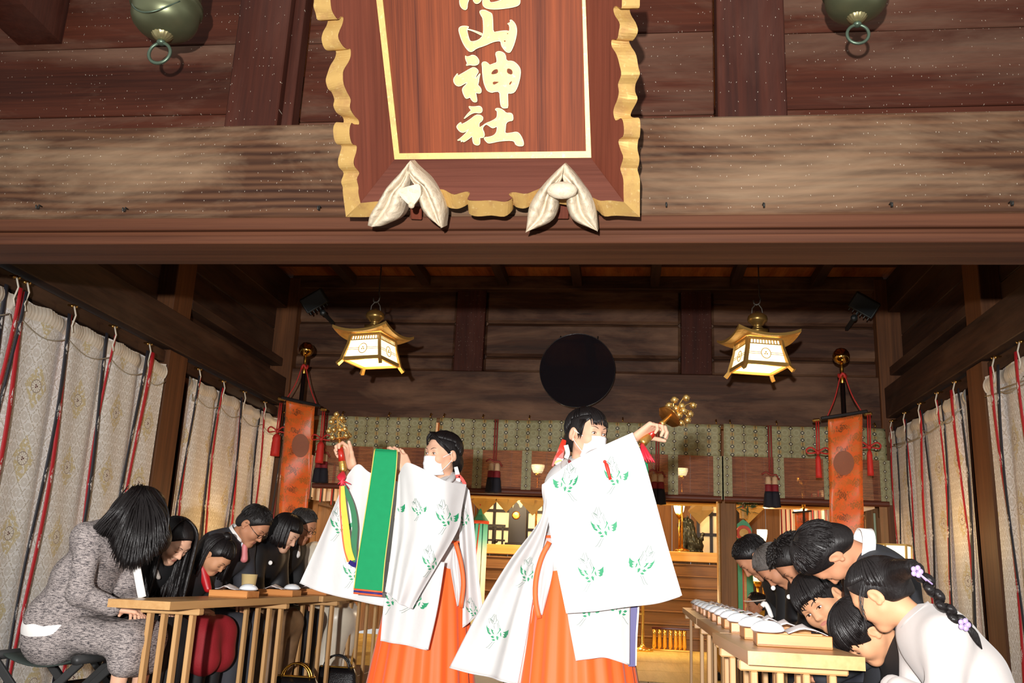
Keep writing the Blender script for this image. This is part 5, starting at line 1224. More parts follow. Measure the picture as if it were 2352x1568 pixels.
    # ---- hair
    def lock(s, m, az, t0, t1, r, lift=.004, hang=0, g=None, wave=0, seed=0, tip=.25, n=7, E=(.083, .101, .0905), c=(0, -.013, .032), w0=(0, -.34, .94), flare=0):
        w = nrm(w0); e1 = nrm(np.cross(V(1, 0, 0), w)); e1 = e1 if e1[1] > 0 else -e1; e2 = np.cross(w, e1)
        d = math.cos(az)*e1+math.sin(az)*e2; pts = []
        for i in range(n):
            t = t0+(t1-t0)*i/(n-1); u = w*math.cos(t)+d*math.sin(t)
            pts.append(s.w(*(V(*c)+V(*E)*u*(1+(lift+flare*(i/(n-1))**2)/.09))))
        if hang:
            k = max(3, int(hang/.035)); p = pts[-1].copy(); v = pts[-1]-pts[-2]; v = nrm(v); g = V(0, 0, -1) if g is None else nrm(g)
            for i in range(k):
                v = nrm(v*.62+g*.38); p = p+v*hang/k
                q = s.R.T@(p-s.H)/s.s-V(*c); f = np.linalg.norm(q/V(*E))
                if f < 1.03: p = s.H+s.s*(s.R@(q/f*1.03+V(*c)))
                pts.append(p+s.X*wave*math.sin(i*.9+seed))
        k = len(pts); rs = [r*s.s*min(1, .35+2.2*i/k)*(1 if i < k*.7 else 1-(1-tip)*((i/k-.7)/.3)) for i in range(k)]
        m.tube(pts, rs, 5, flat=.55, up=s.F)
    def hair(s, root, mat, style='short', extra=None, g=None, seed=1, res=.0045, n=170, L=None, side=False, hs=1.0):
        s0, H0 = s.s, s.H; s.s *= hs; s.H = s.H+s.U*.0*hs
        rr = np.random.default_rng(seed)
        pr = [ell((0, -.013, .033), V(.0815, .1, .089), None, .01), ell((0, -.06, -.03), V(.066, .048, .055), None, .03)]
        if style in ('short', 'curly', 'grey'): pr += [plane((0, .82, -.57), (0, .069, .073), .012)]
        elif style in ('bowl',): pr += [plane((0, .78, -.63), (0, .088, .052), .012)]
        else: pr += [plane((0, .84, -.54), (0, .068, .078), .014)]
        if style in ('short', 'grey', 'curly', 'bowl', 'tied'):
            for x in (-1, 1): pr += [sub(ell((x*.088, -.004, -.014), V(.03, .024, .034), None, .006))]
            pr += [plane((0, .25, -1), (0, -.05, -.072), .01)]
        pr = [s.tr(p) for p in pr]
        if extra: pr += extra
        m = MB(); TW = 2*math.pi
        for i in range(n):
            az = rr.uniform(0, TW); ca = math.cos(az); sa = abs(math.sin(az))
            if style in ('short', 'grey'):
                T = 1.2+.34*sa**2 if ca > 0 else 1.54+.43*(-ca); t1 = rr.uniform(.45, 1)*T; t0 = max(.05, t1-rr.uniform(.35, .6)); s.lock(m, az, t0, t1, rr.uniform(.0026, .0042), .003, flare=rr.uniform(-.002, .004), n=5, tip=.1)
            elif style == 'curly':
                T = 1.3 if ca > 0 else 1.3+.5*(-ca); t1 = rr.uniform(.35, 1)*T; s.lock(m, az, max(.02, t1-.35), t1, rr.uniform(.006, .009), .006, flare=rr.uniform(.004, .018), n=5, tip=.2)
            elif style == 'bowl':
                T = (1.93+.05*rr.normal() if ca > .5 else 1.74) if ca > .25 else (1.5 if ca > -.2 else 1.45+.6*(-ca)); t1 = T*rr.uniform(.86, 1); s.lock(m, az, .1, t1, rr.uniform(.0035, .006), .004, flare=rr.uniform(-.001, .003), n=8, tip=.12)
            elif style == 'bob':
                if side and -.1 < ca <= .55 and math.sin(az) < 0: continue
                if ca > .55: s.lock(m, az, .1, 1.5 if side else 1.62, rr.uniform(.006, .009), .004, n=8, tip=.15)
                else: s.lock(m, az, .1, 1.7, rr.uniform(.008, .013), .006, hang=(L or .1)*rr.uniform(.85, 1.1), g=g, n=8, tip=.35, flare=.006)
            elif style == 'long':
                if ca > .8 or (side and ca > .2 and math.sin(az) < 0): continue
                s.lock(m, az, .08, 1.72 if ca < .3 else 1.5, rr.uniform(.009, .014), .006, hang=(L or .3)*rr.uniform(.75, 1.05), g=g, wave=.003, seed=i, n=8, tip=.2, flare=.008)
            elif style == 'tied':
                u = i/n; T = 1.25 if ca > 0 else 1.45+.6*(-ca); s.lock(m, az, .05, T, rr.uniform(.005, .008), .0015, n=8, tip=.5)
        vs, fs = sdf_mesh(pr, res*s.s); q = MB(); q.v = [tuple(p) for p in vs]; q.f = [tuple(f) for f in fs]; q.add(m.v, m.f); s.s, s.H = s0, H0
        return q.build('hair', mat, root, smooth=True, fixn=False)
def hand_prims(W, d, n, thumb, sc=1.0, curl=(.5, .7, .5), spread=.06, tcurl=.5, topp=.6):
    """W wrist, d direction of the fingers, n back of the hand, thumb = side of the thumb"""
    d = nrm(d); n = nrm(n-(np.asarray(n)@d)*d); t = np.cross(d, n); t = t if t@np.asarray(thumb) > 0 else -t
    L = []; W = np.asarray(W, float)
    ks = []
    for i, (o, ln) in enumerate(((.030, .086), (.010, .09), (-.010, .086), (-.029, .078))):
        k = W+(d*ln+t*o)*sc; ks.append(k); L.append(cap(W+t*o*.55*sc, k, .0155*sc, .0115*sc, .012*sc))
    for i, (k, lens) in enumerate(zip(ks, ((.042, .025, .02), (.046, .029, .021), (.043, .027, .02), (.034, .02, .018)))):
        a = 0; p = k; r = (.0092, .0095, .009, .008)[i]*sc; sp = (1, .3, -.35, -1)[i]*spread
        for j, l in enumerate(lens):
            a += curl[j]*(1+.06*i); dd = nrm((d*math.cos(a)-n*math.sin(a))+t*sp*math.cos(a)); q = p+dd*l*sc; L.append(cap(p, q, r, r*.9, .004*sc)); p = q; r *= .93
    b = W+(d*.02+t*.02)*sc; p = b; a = .0
    for j, (l, r) in enumerate(((.042, .013), (.034, .0105), (.026, .009))):
        dd = nrm(d*(.75-.0*j)+t*(.75-.5*tcurl*j)-n*(topp+.35*tcurl*j)); q = p+dd*l*sc; L.append(cap(p, q, r*sc, r*.92*sc, .008*sc if j == 0 else .004*sc)); p = q
    return L
def combine(parts_):
    m = MB()
    for vs, fs in parts_: m.add(vs, fs)
    return m
class Body:
    """seated or standing figure from a few joints; D facing (horizontal), N neck base, Pv pelvis"""
    def __init__(b, N_, Pv, D, sc=1.0, knee=None, fem=False, knees=None, wr=None, el=None, shw=.155, seat=True, drop=.045):
        b.N = np.asarray(N_, float); b.P = np.asarray(Pv, float); b.D = nrm(D); b.s = sc; b.Rt = np.cross(b.D, V(0, 0, 1)); s = sc
        b.M = (b.N+b.P)/2-b.D*.035*s; tu = nrm(b.N-b.M); b.tu = tu; b.ch = b.N*.68+b.M*.32
        b.sh = [b.N+b.Rt*x*shw*s-tu*drop*s for x in (-1, 1)]
        b.hip = [b.P+b.Rt*x*.085*s for x in (-1, 1)]
        b.kn = knees or ([b.P+b.D*.42*s+b.Rt*x*.085*s+V(0, 0, -.02) for x in (-1, 1)] if seat else [h+V(0, 0, -.42*s)+b.D*.02 for h in b.hip])
        b.an = [V(k[0], k[1], .07)-b.D*.03 for k in b.kn]
        b.el = el or [q+V(0, 0, -.26*s)+b.D*.03*s+b.Rt*x*.03*s for x, q in zip((-1, 1), b.sh)]
        b.wr = wr or [b.P+b.D*.33*s+b.Rt*x*.05*s+V(0, 0, .115*s) for x in (-1, 1)]
    def torso(b, g=0, k=.05, low=True):
        s = b.s; R = b.Rt; L = []
        L += [cap(b.ch-R*.062*s, b.ch+R*.062*s, .1*s+g, .1*s+g, k), cap(b.sh[0], b.sh[1], .058*s+g, .058*s+g, k), cap(b.N-b.tu*.01, b.N-b.tu*.1*s, .055*s+g, .1*s+g, k),
              cap(b.M-R*.05*s, b.M+R*.05*s, .105*s+g, .105*s+g, k), cap(b.ch, b.M, .1*s+g, .1*s+g, k)]
        if low: L += [cap(b.M, b.P, .105*s+g, .115*s+g, k), cap(b.hip[0], b.hip[1], .115*s+g, .115*s+g, k)]
        return L
    def arms(b, g=0, k=.025, which=(0, 1), cut=.02):
        s = b.s; L = []
        for i in which:
            w = b.wr[i]+nrm(b.el[i]-b.wr[i])*cut
            L += [cap(b.sh[i], b.el[i], .052*s+g, .043*s+g, k), cap(b.el[i], w, .043*s+g, .031*s+g, k)]
        return L
    def legs(b, g=0, k=.03, shin=True, fuse=0):
        s = b.s; L = []
        for i in (0, 1):
            L += [cap(b.hip[i], b.kn[i], .088*s+g, .064*s+g, k)]
            if shin: L += [cap(b.kn[i], b.an[i], .058*s+g, .042*s+g, k)]
        if fuse: L += [cap((b.hip[0]+b.hip[1])/2, (b.kn[0]+b.kn[1])/2, .09*s+g, .066*s+g, k)]
        return L
    def feet(b, g=0):
        return [cap(b.an[i]+V(0, 0, -.03), b.an[i]+b.D*.15*b.s+V(0, 0, -.035), .036*b.s+g, .03*b.s+g, .02) for i in (0, 1)]
    def hands(b, sc=.92, curl=(.35, .5, .3)):
        L = []
        for i, x in enumerate((-1, 1)):
            d = nrm(b.D*.75-b.Rt*x*.65+V(0, 0, -.12)); L.append(hand_prims(b.wr[i], d, V(0, 0, 1)-b.D*-.1, -b.Rt*x+b.D*.3, sc*b.s, curl, tcurl=.3, topp=.15))
        return L
def skin_body(root, hd, bd, skin, eyes='down', hres=.0034, handsets=None, legs=True, arm=True, wrists=True):
    hv, hf = sdf_mesh(hd.prims(eyes, bd.N if bd is not None else None), hres*hd.s); hd.bvh(hv, hf)
    parts_ = [(hv, hf)]
    if bd is not None:
        core = bd.torso(-.022)+(bd.legs(-.012)+bd.feet(-.008) if legs else [])
        if arm: core += bd.arms(-.012, cut=0)
        parts_.append(sdf_mesh(core, .014))
        for hp in (handsets if handsets is not None else bd.hands()): parts_.append(sdf_mesh(hp, .0036*max(bd.s, .8)))
    return combine(parts_).build('body', skin, root, smooth=True, fixn=False)
def ring(name, root, mat, c, ax, fw, r, h, flare=1.1, open_=.5, lab=None, thick=.004):
    """standing collar: band round the neck axis ax, opening towards fw"""
    ax = nrm(ax); fw = nrm(fw-(fw@ax)*ax); sd = np.cross(ax, fw); g = []
    for a in np.linspace(open_, 2*math.pi-open_, 25):
        dv = fw*math.cos(a)+sd*math.sin(a); dip = .35*h*max(0, math.cos(a))**2
        g.append([c+dv*r*flare-ax*(dip+h*.4), c+dv*r-ax*dip, c+dv*r*.98+ax*(h*.6-dip)])
    return MB().grid(np.array(g)).build(name, mat, root, smooth=True, thick=thick, fixn=False, label=lab)
# ================================================================ SEATED WORSHIPPERS
def tweed():
    m, nt, b = newmat('tweed'); v = coords(nt)
    sz = nt.nodes.new('ShaderNodeSeparateXYZ'); nt.links.new(v, sz.inputs[0]); w1 = mathn(nt, 'ADD', mathn(nt, 'MULTIPLY', mathn(nt, 'SINE', mathn(nt, 'ADD', mathn(nt, 'MULTIPLY', sz.outputs[2], 1250), mathn(nt, 'MULTIPLY', noise(nt, v, 40, 2), 5))), .06), noise(nt, mapped(nt, v, (55, 55, 300)), 1.0, 2, .5, .3)); w2 = noise(nt, mapped(nt, v, (300, 300, 420)), 1.0, 1)
    f = mathn(nt, 'ADD', mathn(nt, 'MULTIPLY', w1, .6), mathn(nt, 'MULTIPLY', w2, .4))
    c = ramp(nt, f, [(.38, lin(52, 48, 52)), (.47, lin(112, 104, 103)), (.55, lin(172, 160, 156)), (.66, lin(158, 148, 144))])
    nt.links.new(c, b.inputs['Base Color']); b.inputs['Roughness'].default_value = .85; bump(nt, b, f, .5, .004); return m
TWEED = tweed()
SUIT = plain('suit_charcoal', lin(52, 52, 58), .8, var=.15, vscale=200); SUITD = plain('suit_dark', lin(40, 41, 46), .8, var=.15, vscale=200); BLKC = plain('cloth_black', lin(19, 18, 20), .75, var=.2); KIMB = plain('kimono_black', lin(16, 15, 18), .6, var=.2)
REDK = plain('knit_red', lin(140, 20, 30), .75, var=.15, vscale=120, bmp=.3); SATW = plain('satin_white', lin(216, 204, 184), .35, var=.06, sheen=.3); SWEAT = plain('sweater_white', lin(186, 178, 174), .8, var=.03, vscale=90, sheen=.2)
NAVYC = plain('cloth_navy', lin(28, 30, 40), .75); YELR = plain('robe_yellow', lin(206, 150, 50), .5)
def orient(D, pitch, roll=0, yaw=0):
    D = nrm(D); a = math.radians(yaw); D = V(D[0]*math.cos(a)-D[1]*math.sin(a), D[0]*math.sin(a)+D[1]*math.cos(a), 0)
    p = math.radians(pitch); F = D*math.cos(p)+V(0, 0, -math.sin(p)); U = D*math.sin(p)+V(0, 0, math.cos(p)); X = np.cross(F, U); r = math.radians(roll)
    return F, U*math.cos(r)+X*math.sin(r)
LD, RD = V(1, -.12, 0), V(-1, 0, 0)
def worshipper(label, px, Y, D, pitch, skin, sc=1.0, age='adult', male=False, roll=0, yaw=0, back=.30, eyes='down', bsc=None, pz=.52, neckb=(.155, .02), FU=None, group=None, gaze=(0, 0), hres=.0034, **kw):
    sc *= .92; H = P(*px, Y); F, U = orient(D, pitch, roll, yaw); F, U = FU or (F, U); hd = Head(H, F, U, sc, age, male); F, U = hd.F, hd.U
    Nk = H-U*neckb[0]*sc-F*neckb[1]*sc; bs = (bsc or sc/.92)*.95; Dh = nrm(V(D[0], D[1], 0))
    if FU and not kw.get('seat') and U[2] < .7 and abs(U[0]) < .7: Nk = Nk*.5+.5*(H+V(0, 0, -.14*sc)-Dh*.06)
    Pv = V(Nk[0]-Dh[0]*back, Nk[1]-Dh[1]*back, pz); bd = Body(Nk, Pv, Dh, bs, fem=not male, **kw)
    root = empty('person', (Pv[0], Pv[1], 0), label, 'person', group)
    skin_body(root, hd, bd, skin, eyes, hres)
    cloth(root, 'socks', bd.feet(.004)+[cap(bd.an[i], bd.an[i]+V(0, 0, .12), .042*bs, .046*bs, .03) for i in (0, 1)], BLKC, .013, 0)
    hd.features(root, eyes, skin, gaze=gaze)
    stool((Pv[0], Pv[1]), 'black folding stool under the '+label.split(',')[0], h=pz-.105*bs-.012)
    return root, hd, bd
def cloth(root, name, prims, mat, res=.0105, wr=.004, f=26, sd=1, label=None): return sdf_obj(name, prims, res, mat, root, wrinkle(wr, f, sd) if wr else None, label)
# -- left row
# 1 woman in tweed
root, hd, bd = worshipper('woman in grey tweed suit with long black hair over her face, nearest on left', (318, 1186), 4.02, LD, 52, SK_F, back=.17, bsc=.95, hres=.005)
cloth(root, 'jacket', bd.torso(.012)[:5]+[cap(bd.M, bd.P+V(-.0, 0, .045), .112, .132, .05), cap(bd.hip[0]+V(0, 0, .045), bd.hip[1]+V(0, 0, .045), .129, .129, .05)]+bd.arms(.012, cut=.03), TWEED, .009, .005, 34)
cloth(root, 'blouse_hem', [cap(bd.hip[0]+V(0, 0, .015), bd.hip[1]+V(0, 0, .015), .1295, .1295, .03)], CLOTHW, .01, .002)
cloth(root, 'skirt', [cap(bd.hip[0]+V(0, 0, -.03), bd.hip[1]+V(0, 0, -.03), .125, .125, .05)]+bd.legs(.008, shin=False, fuse=1)+[cap(bd.kn[0], bd.kn[0]-V(0, 0, .09), .072, .068, .05), cap(bd.kn[1], bd.kn[1]-V(0, 0, .09), .072, .068, .05), cap((bd.kn[0]+bd.kn[1])/2, (bd.kn[0]+bd.kn[1])/2-V(0, 0, .09), .07, .068, .05)], TWEED, .009, .004)
q = spl(pp(3.93, (312, 1296), (318, 1330), (326, 1372)), 9); MB().tube(q, .02, 8, flat=.3, up=(0, -1, 0)).build('blouse_front', CLOTHW, root, smooth=True)
ctr = pl([(172, 1262), (186, 1256), (212, 1240), (240, 1226), (252, 1240), (262, 1276), (276, 1302), (296, 1310), (318, 1302), (342, 1288), (366, 1262), (386, 1226)], 460)
hair_ex = [cap(hd.w(0, -.02, .04), P(352, 1235, 4.0), .1, .075, .05), cap(P(345, 1235, 3.98), P(305, 1285, 3.93), .07, .03, .05), cap(P(300, 1180, 3.98), P(205, 1240, 3.92), .075, .02, .05), cap(P(290, 1180, 3.96), P(270, 1250, 3.93), .06, .03, .05)]
hd.hair(root, H_BLK, 'long', hair_ex, V(-.1, 0, -1), 3, .006, 0, .22)
m = MB(); r_ = np.random.default_rng(5); hc = hd.H+V(0, 0, .0)
for i in range(460):
    t = i/459; e0 = ctr[i]; j = r_.normal(size=6)
    s0 = (318+26*(t-.4)+6*j[0], 1118+18*abs(t-.5)+4*j[1]); e = (e0[0]+5*j[2], e0[1]+3.5*j[3])
    for q in (0, 1):
        k = q*.5*r_.uniform(.3, 1); px_ = lambda u: (s0[0]+(e[0]-s0[0])*u+(20-46*t if t < .5 else (t-.5)*30)*math.sin(math.pi*min(1, u*1.15))*(1 if t > .5 else .25), s0[1]+(e[1]-s0[1])*u-(10 if t < .4 else 0)*math.sin(math.pi*u))
        dep = lambda u: 4.0-(.105+.012*j[4])*math.sin(min(1, .18+u*1.0)*math.pi*.62)-.02*u
        pts = [P(*px_(u), dep(u)) for u in np.linspace(k*.6, 1-.12*q*r_.uniform(0, 1), 9)]
        m.tube(pts, [.002, .004, .005, .005, .005, .005, .0045, .003, .0008], 5, flat=.5, up=(0, -1, 0))
m.build('hair_strands', H_BLK, root, smooth=True)
# 2 long haired girl
root, hd, bd = worshipper('girl in black with long wavy black hair, second from left end', (402, 1242), 4.45, LD, 48, SK_F, .98, back=.24, yaw=-10, bsc=.9)
cloth(root, 'jacket', bd.torso(.016)[:6]+bd.arms(.014), BLKC, .011)
cloth(root, 'skirt', [cap(*bd.hip, .13, .13, .05)]+bd.legs(.022, fuse=1), BLKC, .012)
cloth(root, 'collar', [cap(bd.N+V(-.02, -.05, .0), bd.N+V(.07, -.07, -.1), .02, .012, .02)], plain('lace_grey', lin(150, 140, 132), .8, var=.3, vscale=160), .006)
hd.hair(root, H_BLK, 'long', [cap(hd.w(0, -.07, -.02), hd.H+V(-.13, .0, -.14), .06, .03, .04)], V(-.12, -.03, -1), 5, .006, 420, .34, side=True)
# 3 younger girl with red scarf
root, hd, bd = worshipper('young girl with black hair, red scarf and red skirt, third from left', (497, 1277), 4.82, LD, 52, SK_C, .95, 'child', bsc=.86, back=.2, pz=.5)
cloth(root, 'jacket', bd.torso(.016)[:6]+bd.arms(.014), BLKC, .011)
cloth(root, 'skirt', [cap(*bd.hip, .12, .12, .05)]+bd.legs(.03, shin=False, fuse=1)+[cap(bd.kn[0], bd.kn[0]-V(0, 0, .1), .09, .1, .04), cap(bd.kn[1], bd.kn[1]-V(0, 0, .1), .09, .1, .04)], REDK, .011, .008)
cloth(root, 'tights', bd.legs(.006), BLKC, .012, 0)
cloth(root, 'scarf', [cap(bd.N+bd.D*.05+V(0, -.02, .01), bd.N+bd.D*.1+V(0, -.02, -.1), .028, .02, .02)], plain('scarf_red', lin(176, 20, 28), .4), .006)
hd.hair(root, H_BLK, 'bob', [cap(hd.w(0, -.07, -.02), hd.H+V(-.1, .02, -.1), .06, .05, .04)], V(-.25, 0, -1), 6, .006, 240, .13, side=True)
hd_b = MB(); hd_b.ball(hd.w(0, -.06, .118), .026, 10, 8); hd_b.build('hair_bun', H_BLK, root, smooth=True)
# 4 man in grey suit with glasses
root, hd, bd = worshipper('man in charcoal suit with pink tie and glasses bowing, fourth on left', (583, 1206), 5.2, LD, 46, SK_M, 1.04, male=True, back=.3, bsc=1.06)
cloth(root, 'suit_jacket', bd.torso(.02)+bd.arms(.016), SUIT, .011); cloth(root, 'trousers', [cap(*bd.hip, .125, .125, .05)]+bd.legs(.018), SUIT, .012)
ring('shirt_collar', root, CLOTHW, bd.N+bd.tu*.035, hd.U*.6+bd.tu*.4, bd.D, .068, .05, 1.12)
cloth(root, 'shirt_front', [cap(bd.N+bd.D*.06+V(0, 0, -.03), bd.ch+bd.D*.125, .035, .03, .02)], plain('shirt_blue', lin(206, 214, 226), .6), .007, 0)
cloth(root, 'necktie', [cap(bd.N+bd.D*.085+V(0, -.02, -.03), bd.ch+bd.D*.15+V(0, -.02, -.03), .016, .022, .01)], plain('tie_pink', lin(206, 120, 122), .5), .005, 0)
hd.hair(root, H_MBK, 'short', seed=8, n=560)
def glasses(hd, root):
    m = MB()
    for x in (-1, 1):
        m.tube([hd.w(x*(.032)+.022*math.cos(a), .095, .0+.014*math.sin(a)) for a in np.linspace(0, 2*math.pi, 21)[:-1]], .0016, 5, closed=True)
        m.tube([hd.w(x*.054, .094, .003), hd.w(x*.074, .06, .006), hd.w(x*.079, .0, .01), hd.w(x*.08, -.02, -.004)], .0018, 5)
    m.tube([hd.w(-.01, .096, .003), hd.w(0, .1, .006), hd.w(.01, .096, .003)], .0015, 5); m.build('glasses', BLACKL, root, smooth=True)
glasses(hd, root)
# 5 woman in black kimono
root, hd, bd = worshipper('woman in black crested kimono with black bobbed hair, fifth on left', (657, 1223), 5.66, LD, 38, SK_F, 1.0, back=.26)
cloth(root, 'kimono', bd.torso(.024)+bd.arms(.03)+[cap(bd.el[0], bd.el[0]*.4+bd.wr[0]*.6+V(0, 0, -.1), .06, .05, .05)], KIMB, .011); cloth(root, 'kimono_skirt', [cap(*bd.hip, .13, .13, .05)]+bd.legs(.03, fuse=1), plain('kimono_pattern', lin(120, 90, 62), .6, var=.6, vscale=14), .012)
for k in (0, 1): MB().tube(spl([bd.N-bd.D*.05+bd.tu*.03, bd.N+bd.Rt*(-.05+.1*k)+bd.tu*.02+bd.D*.02, bd.N+bd.D*.1-bd.tu*.06+bd.Rt*(.02-.02*k), bd.ch+bd.D*.14-bd.tu*.05-bd.Rt*.01], 14), .011, 6, flat=.5).build('white_collar', CLOTHW, root, smooth=True)
q = P(621, 1292, 5.42); MB().ball(q, (.013, .005, .013), 14, 8).build('crest', CLOTHW, root, smooth=True)
hd.hair(root, H_BLK, 'bob', None, V(-.15, 0, -1), 9, .005, 260, .1)
# 6 older man with glasses
root, hd, bd = worshipper('older man with glasses and thinning grey-black hair, sixth on left beside dancer\'s sleeve', (695, 1207), 6.15, LD, 31, SK_M, 1.04, male=True, back=.24)
cloth(root, 'suit_jacket', bd.torso(.02)+bd.arms(.016), BLKC, .012); cloth(root, 'trousers', bd.legs(.018), SUITD, .012)
cloth(root, 'shirt_front', [cap(bd.N+bd.D*.05, bd.ch+bd.D*.12, .035, .025, .02)], CLOTHW, .008, 0)
hd.hair(root, hairmat('hair_iron', lin(52, 48, 46), .5), 'grey', seed=11, n=260); glasses(hd, root)
# 7 person in white satin beyond the sleeve
root, hd, bd = worshipper('person in white satin robe seated behind the left dancer\'s sleeve', (775, 1232), 6.9, LD, 30, SK_M, 1.0, male=True, back=.24)
cloth(root, 'robe', bd.torso(.03)+bd.arms(.04)+[cap(*bd.hip, .15, .15, .05)]+bd.legs(.06, fuse=1), SATW, .013, .012, 20); hd.hair(root, H_MBK, 'short', seed=12, n=60)
# -- right row
# 1 girl with braid
root, hd, bd = worshipper('girl in white sweater with long black braid and lilac ribbons, right foreground', (2022, 1366), 2.68, RD, 37, SK_C, .87, 'child', bsc=.72, back=.15, hres=.003, neckb=(.16, .03), FU=((-.56, .48, -.66), (-.5, .2, .8)))
cloth(root, 'sweater', bd.torso(.012)+bd.arms(.014, cut=.0), SWEAT, .008, .004, 30); cloth(root, 'skirt', bd.legs(.02, fuse=1), BLKC, .012)
ring('sweater_collar', root, SWEAT, bd.N+bd.tu*.012, hd.U*.5+bd.tu*.5, hd.F, .054, .05, 1.15, open_=.02)
br = [P(2098, 1302, 2.52), P(2128, 1335, 2.5), P(2160, 1382, 2.49), P(2196, 1420, 2.49), P(2218, 1436, 2.49)]
hd.hair(root, H_BLK, 'tied', [cap(hd.w(0, -.075, .03), br[0]+V(0, .02, 0), .04, .022, .03)], None, 13, .004, 240, hs=1.0)
m = MB(); B = spl(br, 46)
for i in range(46):
    a = i*.72; tdir = nrm(B[min(i+1, 45)]-B[max(i-1, 0)]); sd = nrm(np.cross(tdir, V(0, 1, 0))); o = sd*math.sin(a)*.007+V(0, 1, 0)*math.cos(2*a)*.005
    m.ball(B[i]+o, np.array([.017, .013, .013])*(1-.25*i/46), 10, 7, np.stack([tdir, sd, np.cross(tdir, sd)], 1))
m.build('braid', H_BLK, root, smooth=True)
m = MB()
for k in range(16): m.tube(spl([br[-1], P(2232+k*.6, 1458, 2.49), P(2244+k*.8, 1480+k*.7, 2.49)], 7), [.006, .008, .008, .007, .005, .003, .001], 5)
m.build('braid_tail', H_BLK, root, smooth=True)
LIL = plain('ribbon_lilac', lin(160, 138, 188), .5)
for c_, tails in ((P(2105, 1312, 2.46), [(2128, 1334), (2142, 1342)]), (P(2214, 1434, 2.45), [(2222, 1440)])):
    m = MB()
    for k in range(5): a = k*1.256; m.ball(c_+V(.009*math.cos(a), -.004, .009*math.sin(a)), (.007, .004, .007), 8, 6)
    for t in tails: m.tube([c_, P(*t, 2.45)], .006, 5, flat=.3)
    m.build('ribbon', LIL, root, smooth=True)
m = MB()     # loose strands over temple and nape
for (a, b_, c_) in (((1990, 1330), (1978, 1385), (1992, 1425)), ((1985, 1325), (1974, 1370), (1988, 1410)), ((1980, 1340), (1976, 1395), (1998, 1440)), ((1988, 1330), (1982, 1400), (1994, 1455))): m.tube(spl(pp(2.47, a, b_, c_), 10), [.0011]*9+[.0004], 4)
m.build('loose_strands', H_BLK, root, smooth=True)
# 2 boy bowing low
root, hd, bd = worshipper('small boy in black with head bowed low over the table edge', (1984, 1453), 2.9, RD, 62, SK_C, .87, 'child', bsc=.78, back=.2, pz=.48, yaw=8, hres=.003)
cloth(root, 'jacket', bd.torso(.014)+bd.arms(.014), BLKC, .01); cloth(root, 'trousers', bd.legs(.018), BLKC, .012)
hd.hair(root, H_BLK, 'bowl', None, None, 14, .004, 420, hs=1.05)
# 3 boy looking at the camera
hdF = None
root, hd, bd = worshipper('boy peeking sideways at the camera, between bowing man and table', (1889, 1385), 3.6, V(-1, 0, 0), 6, SK_C, 1.03, 'child', back=.12, bsc=.8, eyes='open', pz=.48, gaze=(.15, -.05), hres=.0026, FU=((-.52, -.72, -.45), (-.62, .1, .72)))
cloth(root, 'jacket', bd.torso(.014)+bd.arms(.014), NAVYC, .01); cloth(root, 'trousers', bd.legs(.018), BLKC, .012)
hd.hair(root, H_BLK, 'bowl', None, None, 15, .004, 420, hs=1.05)
# 4 man in dark suit
root, hd, bd = worshipper('man in dark suit with white collar bowing deeply, tallest on the right', (1903, 1274), 3.2, RD, 74, SK_M, .96, male=True, back=.06, hres=.003, neckb=(.165, -.03), pz=.48, yaw=4, bsc=.8, shw=.13, FU=((.0, .28, -.95), (-.97, -.05, .06)))
cloth(root, 'suit_jacket', bd.torso(.02)+bd.arms(.016), SUITD, .01); cloth(root, 'trousers', bd.legs(.018), SUITD, .012)
ring('shirt_collar', root, CLOTHW, hd.H-hd.U*.115-hd.F*.03, hd.U*.8-hd.F*.1, hd.F, .058, .04, 1.06, open_=.25)
hd.hair(root, H_BLK, 'short', None, None, 16, .004, 800, hs=1.09)
# 5 woman behind him
root, hd, bd = worshipper('woman with long brown hair, mostly hidden behind the bowing man', (1955, 1302), 4.0, RD, 62, SK_F, .98, back=.04, bsc=.74, pz=.48)
cloth(root, 'jacket', bd.torso(.016)+bd.arms(.014), NAVYC, .012); cloth(root, 'skirt', bd.legs(.02, fuse=1), BLKC, .012)
hd.hair(root, H_BRN, 'long', [cap(hd.w(0, -.06, 0), P(1952, 1370, 3.55), .06, .03, .04)], V(.0, -.1, -1), 17, .006, 140, .24)
# 6 curly haired man
root, hd, bd = worshipper('man with tousled curly black hair bowing behind the man in suit', (1830, 1290), 4.38, RD, 65, SK_M, 1.05, male=True, back=.26)
cloth(root, 'suit_jacket', bd.torso(.02)+bd.arms(.016), BLKC, .011); cloth(root, 'trousers', bd.legs(.018), BLKC, .012)
hd.hair(root, H_MBK, 'curly', None, None, 18, .005, 320)
# 7 grey haired person in kimono
root, hd, bd = worshipper('grey-haired man in black crested kimono bowing, third from far end', (1781, 1300), 4.8, RD, 66, SK_M, 1.0, male=True, back=.24)
cloth(root, 'kimono', bd.torso(.026)+bd.arms(.034), KIMB, .011); cloth(root, 'kimono_skirt', bd.legs(.03, fuse=1), KIMB, .012)
for k in (0, 1): MB().tube(spl([bd.N-bd.D*.05+bd.tu*.03, bd.N+bd.Rt*(-.05+.1*k)+bd.tu*.02+bd.D*.02, bd.N+bd.D*.1-bd.tu*.06, bd.ch+bd.D*.14-bd.tu*.05], 14), .011, 6, flat=.5).build('white_collar', CLOTHW, root, smooth=True)
for p_ in ((1776, 1350), (1812, 1370)): MB().ball(P(*p_, 4.6), (.011, .004, .011), 14, 8).build('crest', CLOTHW, root, smooth=True)
MB().tube(spl(pp(4.6, (1750, 1392), (1757, 1385), (1766, 1400), (1772, 1418)), 12), .012, 6).build('haori_cord', CLOTHW, root, smooth=True)
hd.hair(root, H_GRY, 'grey', None, None, 19, .005, 420)
